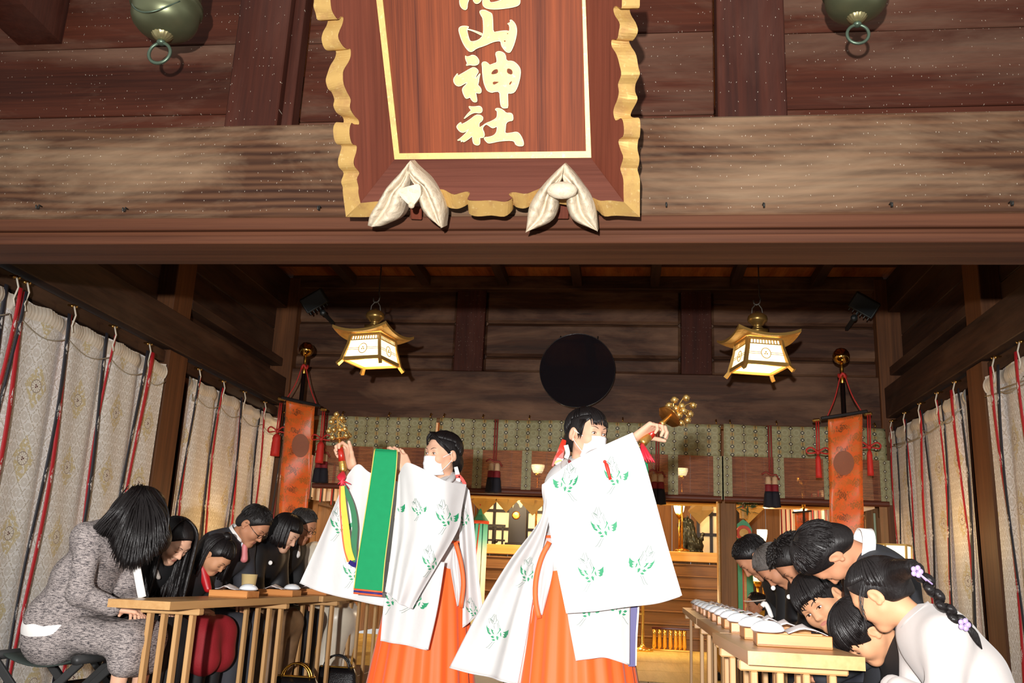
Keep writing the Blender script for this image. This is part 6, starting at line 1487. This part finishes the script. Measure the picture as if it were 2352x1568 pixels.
# 8 far man
root, hd, bd = worshipper('man with thick black hair bowing beside the pillar, farthest on right row', (1731, 1280), 5.25, RD, 57, SK_M, 1.06, male=True, back=.24)
cloth(root, 'suit_jacket', bd.torso(.02)+bd.arms(.016), BLKC, .012); cloth(root, 'trousers', bd.legs(.018), BLKC, .012)
hd.hair(root, H_BLK, 'short', None, None, 20, .005, 500)
# 9 seated priest
root, hd, bd = worshipper('seated man in yellow robe with white headband, far behind the right table', (1737, 1390), 9.3, RD, 8, SK_M, 1.1, male=True, back=.1, pz=.3, yaw=12)
cloth(root, 'robe', bd.torso(.03)+bd.arms(.04)+[cap(*bd.hip, .16, .16, .06)]+bd.legs(.05, fuse=1), YELR, .014, .01)
hd.hair(root, H_MBK, 'short', None, None, 21, .006, 60)
MB().tube([hd.w(.09*math.sin(a), -.013+.108*math.cos(a), .045) for a in np.linspace(0, 2*math.pi, 28)[:-1]], .018, 6, closed=True, flat=.35).build('headband', CLOTHW, root, smooth=True)
# ================================================================ DANCERS
def chihaya():
    m, nt, b = newmat('silk_white'); v = coords(nt)
    nt.links.new(mixc(nt, noise(nt, v, 8, 3), lin(208, 205, 204), lin(224, 222, 220)), b.inputs['Base Color']); b.inputs['Roughness'].default_value = .45; b.inputs['Sheen Weight'].default_value = .15
    bump(nt, b, noise(nt, v, 7, 3, .5, .8), .25, .02)
    out = nt.nodes['Material Output']; tl = nt.nodes.new('ShaderNodeBsdfTranslucent'); tl.inputs[0].default_value = (.85, .83, .82, 1); mx = nt.nodes.new('ShaderNodeMixShader'); mx.inputs[0].default_value = .18
    nt.links.new(b.outputs[0], mx.inputs[1]); nt.links.new(tl.outputs[0], mx.inputs[2]); nt.links.new(mx.outputs[0], out.inputs[0]); return m
SILK = chihaya(); HAK = plain('hakama_orange', lin(255, 96, 28), .6, var=.05, vscale=6, sheen=.2); INK = plain('print_green', lin(34, 138, 92), .6, var=.2, vscale=40); INKG = plain('print_grey', lin(120, 142, 132), .7)
MASKM = plain('mask_white', lin(238, 238, 240), .7, var=.02); REDR = plain('ribbon_vermilion', lin(222, 44, 24), .45); GRNS = plain('streamer_green', lin(26, 132, 82), .8, var=.1, spec=.15); YELS = plain('streamer_yellow', lin(206, 186, 60), .7); NAVS = plain('streamer_navy', lin(40, 26, 110), .5); ORS = plain('streamer_orange', lin(226, 88, 44), .5)
CR_FILL = [[(250, 930), (275, 990), (330, 1035), (370, 1050), (320, 1060), (375, 1095), (335, 1105), (395, 1135), (415, 1170), (385, 1180), (330, 1150), (295, 1090), (260, 1010)], [(380, 1020), (420, 1045), (460, 1055), (445, 1080), (475, 1120), (505, 1150), (465, 1145), (430, 1110), (400, 1060)],
           [(595, 950), (640, 975), (650, 1005), (620, 1050), (605, 1095), (555, 1150), (590, 1080), (615, 1010)], [(850, 950), (855, 1080), (835, 1110), (830, 1160), (775, 1190), (725, 1165), (770, 1150), (765, 1130), (730, 1100), (775, 1080), (765, 1065), (705, 1045), (760, 1030), (815, 990)],
           [(660, 1045), (670, 1090), (690, 1110), (675, 1120), (700, 1180), (660, 1150), (645, 1100)], [(415, 1220), (490, 1185), (485, 1215), (525, 1215), (500, 1250), (465, 1258)], [(560, 1200), (600, 1165), (605, 1205), (630, 1175), (625, 1290), (590, 1265)], [(455, 1305), (535, 1260), (525, 1295), (560, 1275), (545, 1315), (510, 1325)]]
CR_LINE = [[(495, 1350), (455, 1420), (395, 1520), (355, 1545)], [(550, 1345), (505, 1420), (460, 1530), (430, 1555)], [(520, 840), (560, 940), (590, 1020)], [(540, 770), (560, 870), (620, 960)], [(440, 920), (475, 1000)], [(475, 820), (490, 775), (515, 755)], [(435, 895), (470, 845)], [(410, 660), (408, 850)], [(315, 790), (410, 885)]]
for i in range(6): CR_LINE += [[(395-9*i, 625+22*i), (380-9*i, 650+22*i)], [(432+8*i, 630+25*i), (446+8*i, 650+25*i)], [(285-2*i+8*i, 775+20*i), (268+10*i, 785+22*i)], [(300+16*i, 750+8*i), (318+16*i, 775+12*i)]]
def crane(parent, bv, c, sc=1.0, rot=0, mir=1, fade=False):
    a = math.radians(rot); k = sc/9.8
    def T(p): x, y = (p[0]-545)*k*mir, (p[1]-1090)*k; return c[0]+x*math.cos(a)-y*math.sin(a), c[1]+x*math.sin(a)+y*math.cos(a)
    m = MB()
    for pg in CR_FILL:
        q = [cast(bv, *T(p), .004) for p in pg]
        if any(x is None for x in q): continue
        tri = tessellate_polygon([[Vector((p[0], p[1], 0)) for p in pg]]); m.add(q, [tuple(t) for t in tri])
    if m.v: m.build('crane_print', INK, parent, fixn=False)
    m = MB()
    for ln in CR_LINE:
        q = [cast(bv, *T(p), .004) for p in pl(ln, len(ln)+1)]
        if any(x is None for x in q): continue
        m.tube(q, .0009, 4)
    if m.v: m.build('crane_outline', INKG, parent, fixn=False)['kind'] = 'stuff'
def fold(amp, fr, ph=0, diag=0, seed=0):
    r = np.random.default_rng(seed); k = r.uniform(.6, 1.4, 4)
    return lambda u, v: amp*(np.sin(fr*u*k[0]+diag*v+ph)+.5*np.sin(fr*1.9*u*k[1]-diag*1.4*v+ph*2)+.35*np.sin(fr*.5*v*k[2]+3*u+ph))*np.sin(np.clip(v*1.4+.12, 0, 1)*np.pi/2)
def panel(root, name, Y, top, bottom, left, right, nu=48, nv=56, fd=None, mat=None, gap=0, prints=(), label=None, hem=True):
    S = patch(pp(Y, *top), pp(Y, *bottom), pp(Y, *left), pp(Y, *right), nu, nv, fd)
    m = MB().grid(S)
    if gap:
        u = np.linspace(0, 1, nu)[:, None]; v = np.linspace(0, 1, nv)[None]; g = gap*(np.sin(np.pi*u)**.5*np.clip(np.sin(np.pi*v), 0, 1)**.5)*np.ones((nu, nv))
        B = S.copy(); B[..., 1] += g+.004; m.grid(B[:, ::-1])
    o = m.build(name, mat or SILK, root, smooth=True, fixn=False, thick=0 if gap else .002, label=label)
    if hem:
        for ed in (S[:, -1],): MB().tube([p+V(0, -.001, 0) for p in ed[::2]], .003, 5).build('hem', mat or SILK, o, smooth=True)
    if prints:
        bv = gridbvh(S)
        for pr in prints: crane(o, bv, *pr)
    return S, o
def suzu(ends, spike, bells, disc, Y, br, label, rdisc, tilt=0):
    """hand bell: ends = (bottom, red end, neck, top of neck) px"""
    b0, b1, b2, b3 = (P(*e, Y+tilt*q) for e, q in zip(ends, (0, .65, .75, 1))); ax = nrm(b3-b0); root = empty('bell_wand', b0, label, 'hand bells', 'kagura hand bells')
    up = np.cross(ax, V(0, 1, 0)); R = np.stack([nrm(up), nrm(np.cross(ax, nrm(up))), ax], 1)
    L1, L2, L3 = (np.linalg.norm(x-b0) for x in (b1, b2, b3)); c0 = .05
    RL = plain('red_lacquer', lin(170, 34, 20), .25, spec=.6); GP = plain('gold_bell', lin(232, 190, 112), .24, .9)
    GE = plain('gold_engraved', lin(206, 162, 86), .35, .9, .3, 90, bmp=.4)
    MB().lathe([(.001, 0), (.017, .0), (.019, .01), (.0165, c0), (.016, c0+.002)], b0, R, 16).build('gold_cap', GE, root, smooth=True)
    MB().lathe([(.0165, c0), (.015, L1*.5+c0*.5), (.0125, L1)], b0, R, 16).build('handle', RL, root, smooth=True)
    MB().lathe([(.0135, L1-.004), (.013, L1+.01), (.0095, L2), (.007, L3), (.004, L3+.02), (.003, np.linalg.norm(P(*spike, Y+tilt*1.25)-b0)), (.001, np.linalg.norm(P(*spike, Y+tilt*1.25)-b0)+.005)], b0, R, 14).build('neck', GE, root, smooth=True)
    dc = P(*disc, Y+tilt*.85); MB().lathe([(.008, .003), (rdisc*.95, .003), (rdisc, 0), (rdisc*.95, -.003), (.008, -.003)], dc, R, 40, mod=lambda a, i: 1-.06*abs(math.sin(a*4))).build('guard_disc', plain('gold_disc', lin(170, 112, 50), .3, .9), root, smooth=True)
    sp = P(*spike, Y+tilt*1.25)
    for i, (x, y) in enumerate(bells):
        p = P(x, y, Y+tilt*1.2+(-.035, .03, -.01, .05, -.05)[i % 5]); q = dc+(sp-dc)*(.35+.6*((i*37) % 10)/10); h = nrm(p-q)
        B = MB().ball(p, br, 14, 10).tube([p+V(math.cos(a), math.sin(a), 0)*br*1.02 for a in np.linspace(0, 6.28, 17)[:-1]], br*.1, 5, closed=True)
        bo = B.build('jingle', GP, root, smooth=True)
        MB().tube(spl([q, (q+p)/2+V(0, 0, .012), p+V(0, 0, br)], 8), .0022, 5).build('wire', GP, bo, smooth=True)
    MB().tube([b0-ax*.0+R[:, 0]*.006*math.cos(a)-ax*(.008+.008*math.sin(a)) for a in np.linspace(0, 6.28, 13)[:-1]], .0015, 5, closed=True).build('ring', GP, root, smooth=True)
    return root, b0, ax
def mask(hd, root):
    hw = .06; g = []
    for u in np.linspace(-1, 1, 19):
        row = []
        for v in np.linspace(0, 1, 17):
            z = -.012-.092*v+.004*(1-u*u)*(1 if v < .2 else 0)-.006*(1-u*u)*v
            y = .119-.068*abs(u)**2.1-.012*(1-v)**2*(1-u*u)-.026*max(0, v-.35)**1.6*2.0+.0012*math.sin(v*22)*(1-u*u)
            row.append(hd.w(u*hw*(1-.16*max(0, v-.4)), y, z))
        g.append(row)
    MB().grid(np.array(g)).build('mask', MASKM, root, smooth=True, thick=.0015, fixn=False)
    m = MB()
    for x in (-1, 1):
        for z, zz in ((-.02, .012), (-.09, -.028)): m.tube(spl([hd.w(x*hw*.97, .052, z), hd.w(x*.075, .026, (z+zz)/2), hd.w(x*.081, -.004, zz)], 10), .0028, 5, flat=.5)
    m.build('mask_loop', MASKM, root, smooth=True)
def hakama(root, c0, z0, c1, z1, r0, r1, asp=.8, npl=9, D=V(0, -1, 0)):
    nu, nv = 120, 30; g = np.zeros((nu, nv, 3))
    for i, a in enumerate(np.linspace(0, 2*math.pi, nu)):
        for j, t in enumerate(np.linspace(0, 1, nv)):
            r = r0+(r1-r0)*t**.8; pl_ = 1+.07*t**.7*math.cos(a*npl*2)**3*min(1, t*4)
            c = V(*c0)*(1-t)+V(*c1)*t; g[i, j] = (c[0]+r*pl_*math.cos(a), c[1]+r*asp*pl_*math.sin(a), z0+(z1-z0)*t)
    o = MB().grid(g).build('hakama', HAK, root, smooth=True, fixn=False, thick=.002)
    c = V(*c0); MB().tube([V(c[0]+r0*1.03*math.cos(a), c[1]+r0*asp*1.05*math.sin(a), z0-.02) for a in np.linspace(0, 2*math.pi, 41)[:-1]], .032, 8, closed=True, flat=.25, up=(0, 0, 1)).build('belt', HAK, root, smooth=True)
    return o
def vstrip(root, name, Y, path, w, mat, fl=0, lab=None):
    """ribbon following pixel path [(px,py,dY)], half width w px along the image normal"""
    c = spl(np.array([(p[0], p[1], p[2] if len(p) > 2 else 0) for p in path], float), 26); g = []
    for i in range(26):
        t = c[min(i+1, 25), :2]-c[max(i-1, 0), :2]; t = t/max(np.linalg.norm(t), 1e-6); n = np.array([t[1], -t[0]]); wi = w[0]+(w[1]-w[0])*i/25 if isinstance(w, tuple) else w
        g.append([P(*(c[i, :2]+n*s*wi), Y+c[i, 2]+fl*s) for s in (-1, -.33, .33, 1)])
    return MB().grid(np.array(g)).build(name, mat, root, fixn=False, thick=.002, label=lab), np.array(g)
# ---------------------------------------------------------------- front dancer (right)
Y = 4.0; H = P(1348, 998, Y); hd = Head(H, (.72, -.69, -.1), (.06, -.04, 1), .97)
Nk = P(1334, 1080, Y+.02); Pv = V(P(1325, 1300, 4.06)[0], 4.06, .93)
bd = Body(Nk, Pv, V(.5, -.86, 0), .96, seat=False, fem=True, shw=.1, drop=.1, el=[P(1420, 1180, 4.0), P(1368, 1062, 3.86)], wr=[P(1430, 1270, 3.95), P(1464, 1003, 3.83)])
root = empty('person', (Pv[0], Pv[1], 0), 'shrine dancer in white crane robe raising bells to the right, front dancer with bangs', 'person', 'shrine dancers')
hw = P(1464, 1003, 3.83)
skin_body(root, hd, bd, SK_F, 'open', .0028, [hand_prims(hw, V(.78, -.12, .55), V(-.5, .42, .75), V(.9, .2, .3), .95, (.75, .95, .6), tcurl=.2, topp=.45), hand_prims(bd.wr[0], V(.3, -.3, -.9), V(.5, -.8, 0), V(0, -1, 0), .9)], arm=True)
hd.features(root, 'open', gaze=(-.3, -.35), lips=False); mask(hd, root)
hd.hair(root, H_BLK, 'tied', [hd.tr(ell((0, -.1, -.03), V(.04, .03, .045), None, .03))], None, 31, .0035, 190)
m = MB(); r_ = np.random.default_rng(3)
for i in range(120):       # bangs
    az = r_.uniform(-.62, .62); hd.lock(m, az+(.0 if abs(az) > .07 else .09), .25, r_.uniform(1.7, 1.84), r_.uniform(.003, .005), .005, n=9, tip=.1, flare=.004)
for x in (-1, 1):
    for k in range(10): m.tube([hd.w(x*(.066+.0006*k), .052-.003*k, .06), hd.w(x*(.074), .05-.003*k, .03), hd.w(x*.0745, .046-.003*k, -.012-.006*(k % 4))], [.0035, .0035, .0008], 5)
m.build('bangs', H_BLK, root, smooth=True)
cloth(root, 'kosode', bd.torso(-.002)+bd.arms(.01, which=(0,), cut=.05)+[cap(bd.sh[1]*.75+bd.N*.25, bd.el[1], .05, .055, .03), cap(bd.el[1], bd.el[1]*.6+bd.wr[1]*.4, .045, .04, .03)], SILK, .009, .003)
m = MB().tube(spl([hd.w(0, -.08, -.1)+V(0, .02, 0), P(1297, 1063, 3.96), P(1303, 1085, 3.88), P(1345, 1120, 3.82)], 14), .017, 6, flat=.5).tube(spl([hd.w(0, -.08, -.1)+V(0, .02, 0), P(1340, 1085, 3.86), P(1360, 1110, 3.83)], 10), .016, 6, flat=.5); m.build('collar', SILK, root, smooth=True)
MB().tube(spl([P(1307, 1058, 3.95), P(1316, 1072, 3.875), P(1325, 1082, 3.86)], 8), .007, 6).build('red_collar', plain('collar_red', lin(160, 20, 26), .5), root, smooth=True)
hakama(root, (P(1322, 1250, 4.06)[0], 4.06), 1.03, (P(1340, 1560, 4.08)[0], 4.08), .03, .145, .285, .85)
S1, o1 = panel(root, 'sleeve', 3.72, [(1252, 1112, .02), (1300, 1068, .03), (1345, 1042), (1392, 1020), (1453, 993)], [(1300, 1407), (1370, 1402), (1440, 1392), (1510, 1384), (1567, 1367)], [(1252, 1112, .02), (1258, 1180), (1272, 1270), (1300, 1407)], [(1453, 993), (1477, 1050), (1503, 1140), (1534, 1255), (1567, 1367)], fd=fold(.007, 7, .3, 1.5, 2), gap=.16,
      prints=[((1414, 1092), .92, 4, 1), ((1301, 1108), .95, -8, -1), ((1386, 1210), .98, 0, 1), ((1356, 1314), .96, 0, 1), ((1474, 1296), .96, 6, -1)], label='white sleeve printed with green cranes')
bv = gridbvh(S1); q = [cast(bv, x, y, .008) for x, y in ((1389, 1060), (1393, 1068), (1396, 1078), (1399, 1090), (1402, 1101))]
m = MB().tube(q, [.004, .008, .008, .006, .007], 6); m.ball(q[0], .007, 8, 6); m.build('orange_cord', REDR, o1, smooth=True)
panel(root, 'front_panel', 3.83, [(1296, 1290), (1370, 1290), (1448, 1290)], [(1322, 1516), (1352, 1512), (1384, 1508), (1412, 1514), (1446, 1527)], [(1296, 1290), (1302, 1400), (1322, 1516)], [(1448, 1290), (1447, 1400), (1446, 1527)], fd=fold(.01, 9, .5, .6, 3), prints=[((1350, 1395), .95, 10, 1), ((1428, 1392), .9, -6, -1)])
panel(root, 'back_panel', 3.96, [(1246, 1114, -.17), (1262, 1098, -.17), (1284, 1080, -.17)], [(1033, 1532, .1), (1085, 1546, .08), (1140, 1558, .05), (1182, 1572)], [(1246, 1114, -.17), (1239, 1190, -.08), (1160, 1300, .04), (1095, 1410, .1), (1033, 1532, .1)], [(1284, 1080, -.17), (1258, 1220, -.08), (1230, 1330), (1205, 1450), (1182, 1572)], fd=fold(.014, 8, 1, 2, 4), prints=[((1214, 1318), .8, 25, 1), ((1140, 1452), .85, 12, 1)])
panel(root, 'inner_panel', 4.0, [(1250, 1130), (1275, 1130)], [(1180, 1572), (1216, 1572)], [(1250, 1130), (1240, 1250), (1215, 1400), (1180, 1572)], [(1275, 1130), (1258, 1250), (1224, 1400), (1216, 1572)], fd=fold(.008, 6, 2, 1, 5), nu=20)
panel(root, 'kosode_side', 3.92, [(1252, 1262), (1268, 1262)], [(1240, 1412), (1246, 1412)], [(1252, 1262), (1238, 1290), (1232, 1350), (1240, 1412)], [(1268, 1262), (1270, 1310), (1256, 1375), (1246, 1412)], fd=fold(.006, 9, 1, 3, 6), nu=20, nv=30, hem=False)
MB().tube(spl(pp(3.9, (1262, 1244), (1244, 1280), (1231, 1330), (1230, 1380), (1238, 1420)), 16), .011, 8, flat=.4, up=(0, -1, 0)).build('hakama_edge', HAK, root, smooth=True)
for (pts, w_, mt) in ((((1296, 1010, .0), (1290, 1030, -.02), (1284, 1052, -.02)), (5, 9), REDR), (((1290, 1034, -.03), (1278, 1048, -.04), (1269, 1070, -.04)), (4, 2), REDR), (((1300, 1022, -.02), (1304, 1040, -.02), (1300, 1052, -.02)), 5, CLOTHW), (((1286, 1050, -.02), (1281, 1068, -.02)), (9, 6), CLOTHW)): vstrip(root, 'hair_ribbon', 4.0, pts, w_, mt)
vstrip(root, 'gold_cord', 3.96, ((1290, 1056), (1280, 1059), (1272, 1064)), 2, GOLD)
bw, b0, ax = suzu(((1473.5, 1018.7), (1520, 975), (1527, 968), (1543, 951)), (1561, 934), [(1549, 918), (1536.6, 930.6), (1576, 913.4), (1592, 930.6), (1566, 932.5), (1559.6, 952.6), (1584.5, 950.7), (1578.8, 965), (1564.4, 970.8), (1570, 943), (1553, 938)], (1537, 957), 3.812, .0155, 'golden hand bells raised to the right by the front dancer', .056, .09)
m = MB()
for k in range(9): m.tube(spl([b0, P(1476+2*k, 1040+3*(k % 3), 3.77), P(1480+3*k, 1062-5*(k % 2), 3.76)], 8), [.006, .008, .008, .007, .006, .005, .004, .002], 5)
m.build('red_tassel', plain('tassel_crimson', lin(190, 30, 50), .5), bw, smooth=True)
vstrip(bw, 'green_streamer', 3.8, ((1482, 1040), (1484, 1070, .03), (1488, 1110, .06), (1492, 1180, .1)), 4, GRNS); vstrip(bw, 'navy_streamer', 3.88, ((1460, 1330), (1456, 1400), (1452, 1460), (1451, 1530)), 8, NAVS); vstrip(bw, 'white_streamer', 3.89, ((1466, 1330), (1463, 1400), (1459, 1460), (1457, 1528)), 5, CLOTHW)
# ---------------------------------------------------------------- rear dancer (left)
Y = 4.5; H = P(1016, 1044, Y); hd = Head(H, (-.66, -.75, -.09), (.05, -.04, 1), .95)
Nk = P(1016, 1116, Y+.02); Pv = V(P(985, 1310, 4.52)[0], 4.52, .92)
bd = Body(Nk, Pv, V(-.35, -.94, 0), .94, seat=False, fem=True, shw=.1, drop=.085, el=[P(1010, 1150, 4.32), P(870, 1135, 4.42)], wr=[P(938, 1082, 4.22), P(808, 1068, 4.3)])
root = empty('person', (Pv[0], Pv[1], 0), 'shrine dancer in white crane robe holding green streamers, facing left behind the other', 'person', 'shrine dancers')
skin_body(root, hd, bd, SK_F, 'open', .0028, [hand_prims(bd.wr[1], V(-.42, .1, .8), V(.6, .75, .1), V(.1, -.3, 1), .95, (.8, 1.1, .8), tcurl=.1, topp=.35), hand_prims(bd.wr[0], V(-.5, -.1, .8), V(.35, -.75, .4), V(-.5, -.3, -.3), .92, (.25, .5, .4), tcurl=.3, topp=.3)])
hd.features(root, 'open', gaze=(.35, -.3), lips=False); mask(hd, root)
hd.hair(root, H_BLK, 'tied', [hd.tr(ell((0, -.1, -.05), V(.04, .03, .05), None, .03))], None, 32, .0035, 260)
m = MB(); r_ = np.random.default_rng(4)
for i in range(46):       # swept fringe
    t = i/45; a = hd.w(.018, .055+.01*r_.normal(), .118); b_ = hd.w(-.055+.004*r_.normal(), .06, .075-.02*t); c_ = hd.w(-.078, .02-.04*t, .03-.055*t)
    if i % 3 == 0: a = hd.w(.012, .06, .118); b_ = hd.w(.05, .066, .085-.02*t); c_ = hd.w(.078, .03-.03*t, .03-.045*t)
    m.tube(spl([a, b_, c_], 8), [.004, .005, .0055, .0055, .005, .004, .003, .001], 5, flat=.5)
m.build('swept_fringe', H_BLK, root, smooth=True)
cloth(root, 'kosode', bd.torso(-.004)+[cap(bd.sh[1], bd.el[1], .05, .045, .03), cap(bd.el[1], bd.el[1]*.75+bd.wr[1]*.25, .042, .04, .03), cap(bd.sh[0], bd.el[0], .05, .045, .03), cap(bd.el[0], bd.el[0]*.75+bd.wr[0]*.25, .042, .04, .03)], SILK, .009, .003)
m = MB().tube(spl([hd.w(.02, -.09, -.09), P(1040, 1095, 4.42), P(1022, 1112, 4.36), P(1005, 1122, 4.34)], 12), .015, 6, flat=.5).tube(spl([hd.w(-.02, -.09, -.09), P(1002, 1108, 4.4), P(1000, 1122, 4.36)], 10), .014, 6, flat=.5); m.build('collar', SILK, root, smooth=True)
hakama(root, (P(992, 1262, 4.52)[0], 4.52), 1.01, (P(965, 1560, 4.56)[0], 4.56), .03, .14, .285, .85)
panel(root, 'sleeve', 4.27, [(790, 1108, .0), (802, 1085), (824, 1066), (852, 1086), (915, 1106, .02)], [(688, 1338), (745, 1360), (810, 1376), (888, 1392)], [(790, 1108), (762, 1170), (724, 1258), (688, 1338)], [(915, 1106, .02), (905, 1200), (896, 1300), (888, 1392)], fd=fold(.007, 8, 1.2, 1.5, 7), gap=.16, prints=[((782, 1205), .85, 10, 1), ((812, 1312), .85, 6, 1)], label='white far sleeve printed with green cranes')
panel(root, 'sleeve', 4.14, [(914, 1092, .03), (922, 1074, .02), (936, 1062), (975, 1078), (1022, 1104), (1072, 1112, .1)], [(884, 1357), (906, 1372), (926, 1388), (945, 1398)], [(914, 1092, .03), (906, 1180), (895, 1275), (884, 1357)], [(1072, 1112, .1), (1063, 1170, .08), (1054, 1218, .05), (1000, 1310), (945, 1398)], fd=fold(.013, 8, .2, 1.2, 8), gap=.14, prints=[((1026, 1188), .86, 4, 1), ((992, 1290), .8, 8, 1), ((905, 1168), .8, 0, 1), ((962, 1170), .55, 0, 1)], label='white near sleeve printed with green cranes')
panel(root, 'front_panel', 4.24, [(888, 1290), (950, 1290), (1022, 1290)], [(873, 1470), (920, 1478), (984, 1492)], [(888, 1290), (880, 1380), (873, 1470)], [(1022, 1290), (1006, 1395), (984, 1492)], fd=fold(.008, 8, .7, .8, 9), prints=[((955, 1378), .9, 35, 1), ((898, 1372), .85, 5, 1)])
panel(root, 'back_panel', 4.4, [(1058, 1112), (1068, 1114), (1078, 1126)], [(1062, 1440), (1082, 1425), (1108, 1398)], [(1058, 1112), (1054, 1220), (1062, 1330), (1062, 1440)], [(1078, 1126), (1088, 1200), (1096, 1300), (1108, 1398)], fd=fold(.01, 6, .3, .5, 10), nu=24, prints=[((1068, 1190), .7, 6, 1), ((1088, 1400), .6, 0, 1)])
panel(root, 'kosode_side', 4.37, [(1040, 1258), (1048, 1256)], [(1050, 1392), (1054, 1390)], [(1040, 1258), (1034, 1300), (1042, 1350), (1050, 1392)], [(1048, 1256), (1058, 1300), (1060, 1350), (1054, 1390)], fd=fold(.005, 8, 1, 2, 11), nu=18, nv=24, hem=False)
MB().tube(spl(pp(4.34, (1046, 1245), (1058, 1290), (1064, 1340), (1058, 1395)), 14), .011, 8, flat=.4, up=(0, -1, 0)).build('hakama_edge', HAK, root, smooth=True)
for (pts, w_, mt) in ((((1047, 1072, -.02), (1051, 1090, -.02), (1052, 1106, -.02)), (4, 6), CLOTHW), (((1044, 1094, -.04), (1056, 1093, -.04)), 4, REDR), (((1055, 1092, -.04), (1062, 1101, -.04), (1068, 1112, -.04)), (3, 4), REDR)): vstrip(root, 'hair_ribbon', 4.5, pts, w_, mt)
bw, b0, ax = suzu(((788.5, 1083), (780, 1026), (779, 1019), (779, 1004)), (773, 953), [(773, 951), (767, 960), (785, 960), (789, 966), (761, 968.5), (755.5, 989.6), (767, 987), (792, 985), (779, 997.5), (763, 1004.5), (795, 1000), (802, 1000), (781, 987)], (780, 1009), 4.272, .0135, 'golden hand bells with red handle held up by the rear dancer', .05)
m = MB()
for k in range(7): m.tube(spl([b0, P(787-2*k+3, 1098, 4.23), P(776+5*k, 1112+(k % 3)*5, 4.22)], 8), [.005, .008, .009, .009, .008, .006, .004, .002], 5)
m.build('red_tassel', plain('tassel_crimson', lin(190, 30, 50), .5), bw, smooth=True)
vstrip(bw, 'yellow_streamer', 4.16, ((786, 1116), (789, 1160), (795, 1215), (799, 1260), (806, 1288)), (5, 10), YELS); vstrip(bw, 'orange_edge', 4.158, ((781, 1116), (781, 1160), (785, 1215), (791, 1262), (800, 1290)), 1.5, ORS)
vstrip(bw, 'green_streamer', 4.17, ((790, 1116), (808, 1160), (815, 1205), (812, 1255), (812, 1290)), (5, 8), plain('streamer_green_dark', lin(18, 104, 60), .5)); vstrip(bw, 'navy_streamer', 4.12, ((802, 1290, .03), (818, 1296), (832, 1262), (845, 1210), (852, 1150)), (5, 6), NAVS)
# front streamer over the hand
o, g = vstrip(bw, 'green_front_streamer', 4.04, ((887, 1032, .02), (886, 1045), (880, 1100), (866, 1200), (853, 1290), (846, 1356)), (25, 33), GRNS)
for s_, k, mt in ((0, 1, plain('edge_gold', lin(222, 190, 90), .5)), (3, -1, plain('edge_gold', lin(222, 190, 90), .5))): MB().tube([p+V(0, -.004, 0) for p in g[:, s_]], .0022, 5).build('streamer_edge', mt, o, smooth=True)
for d_, mt in ((0, ORS), (.008, NAVS), (.016, ORS)): MB().tube([p+V(0, -.003, -d_) for p in g[-1]], .004, 5).build('streamer_hem', mt, o, smooth=True)
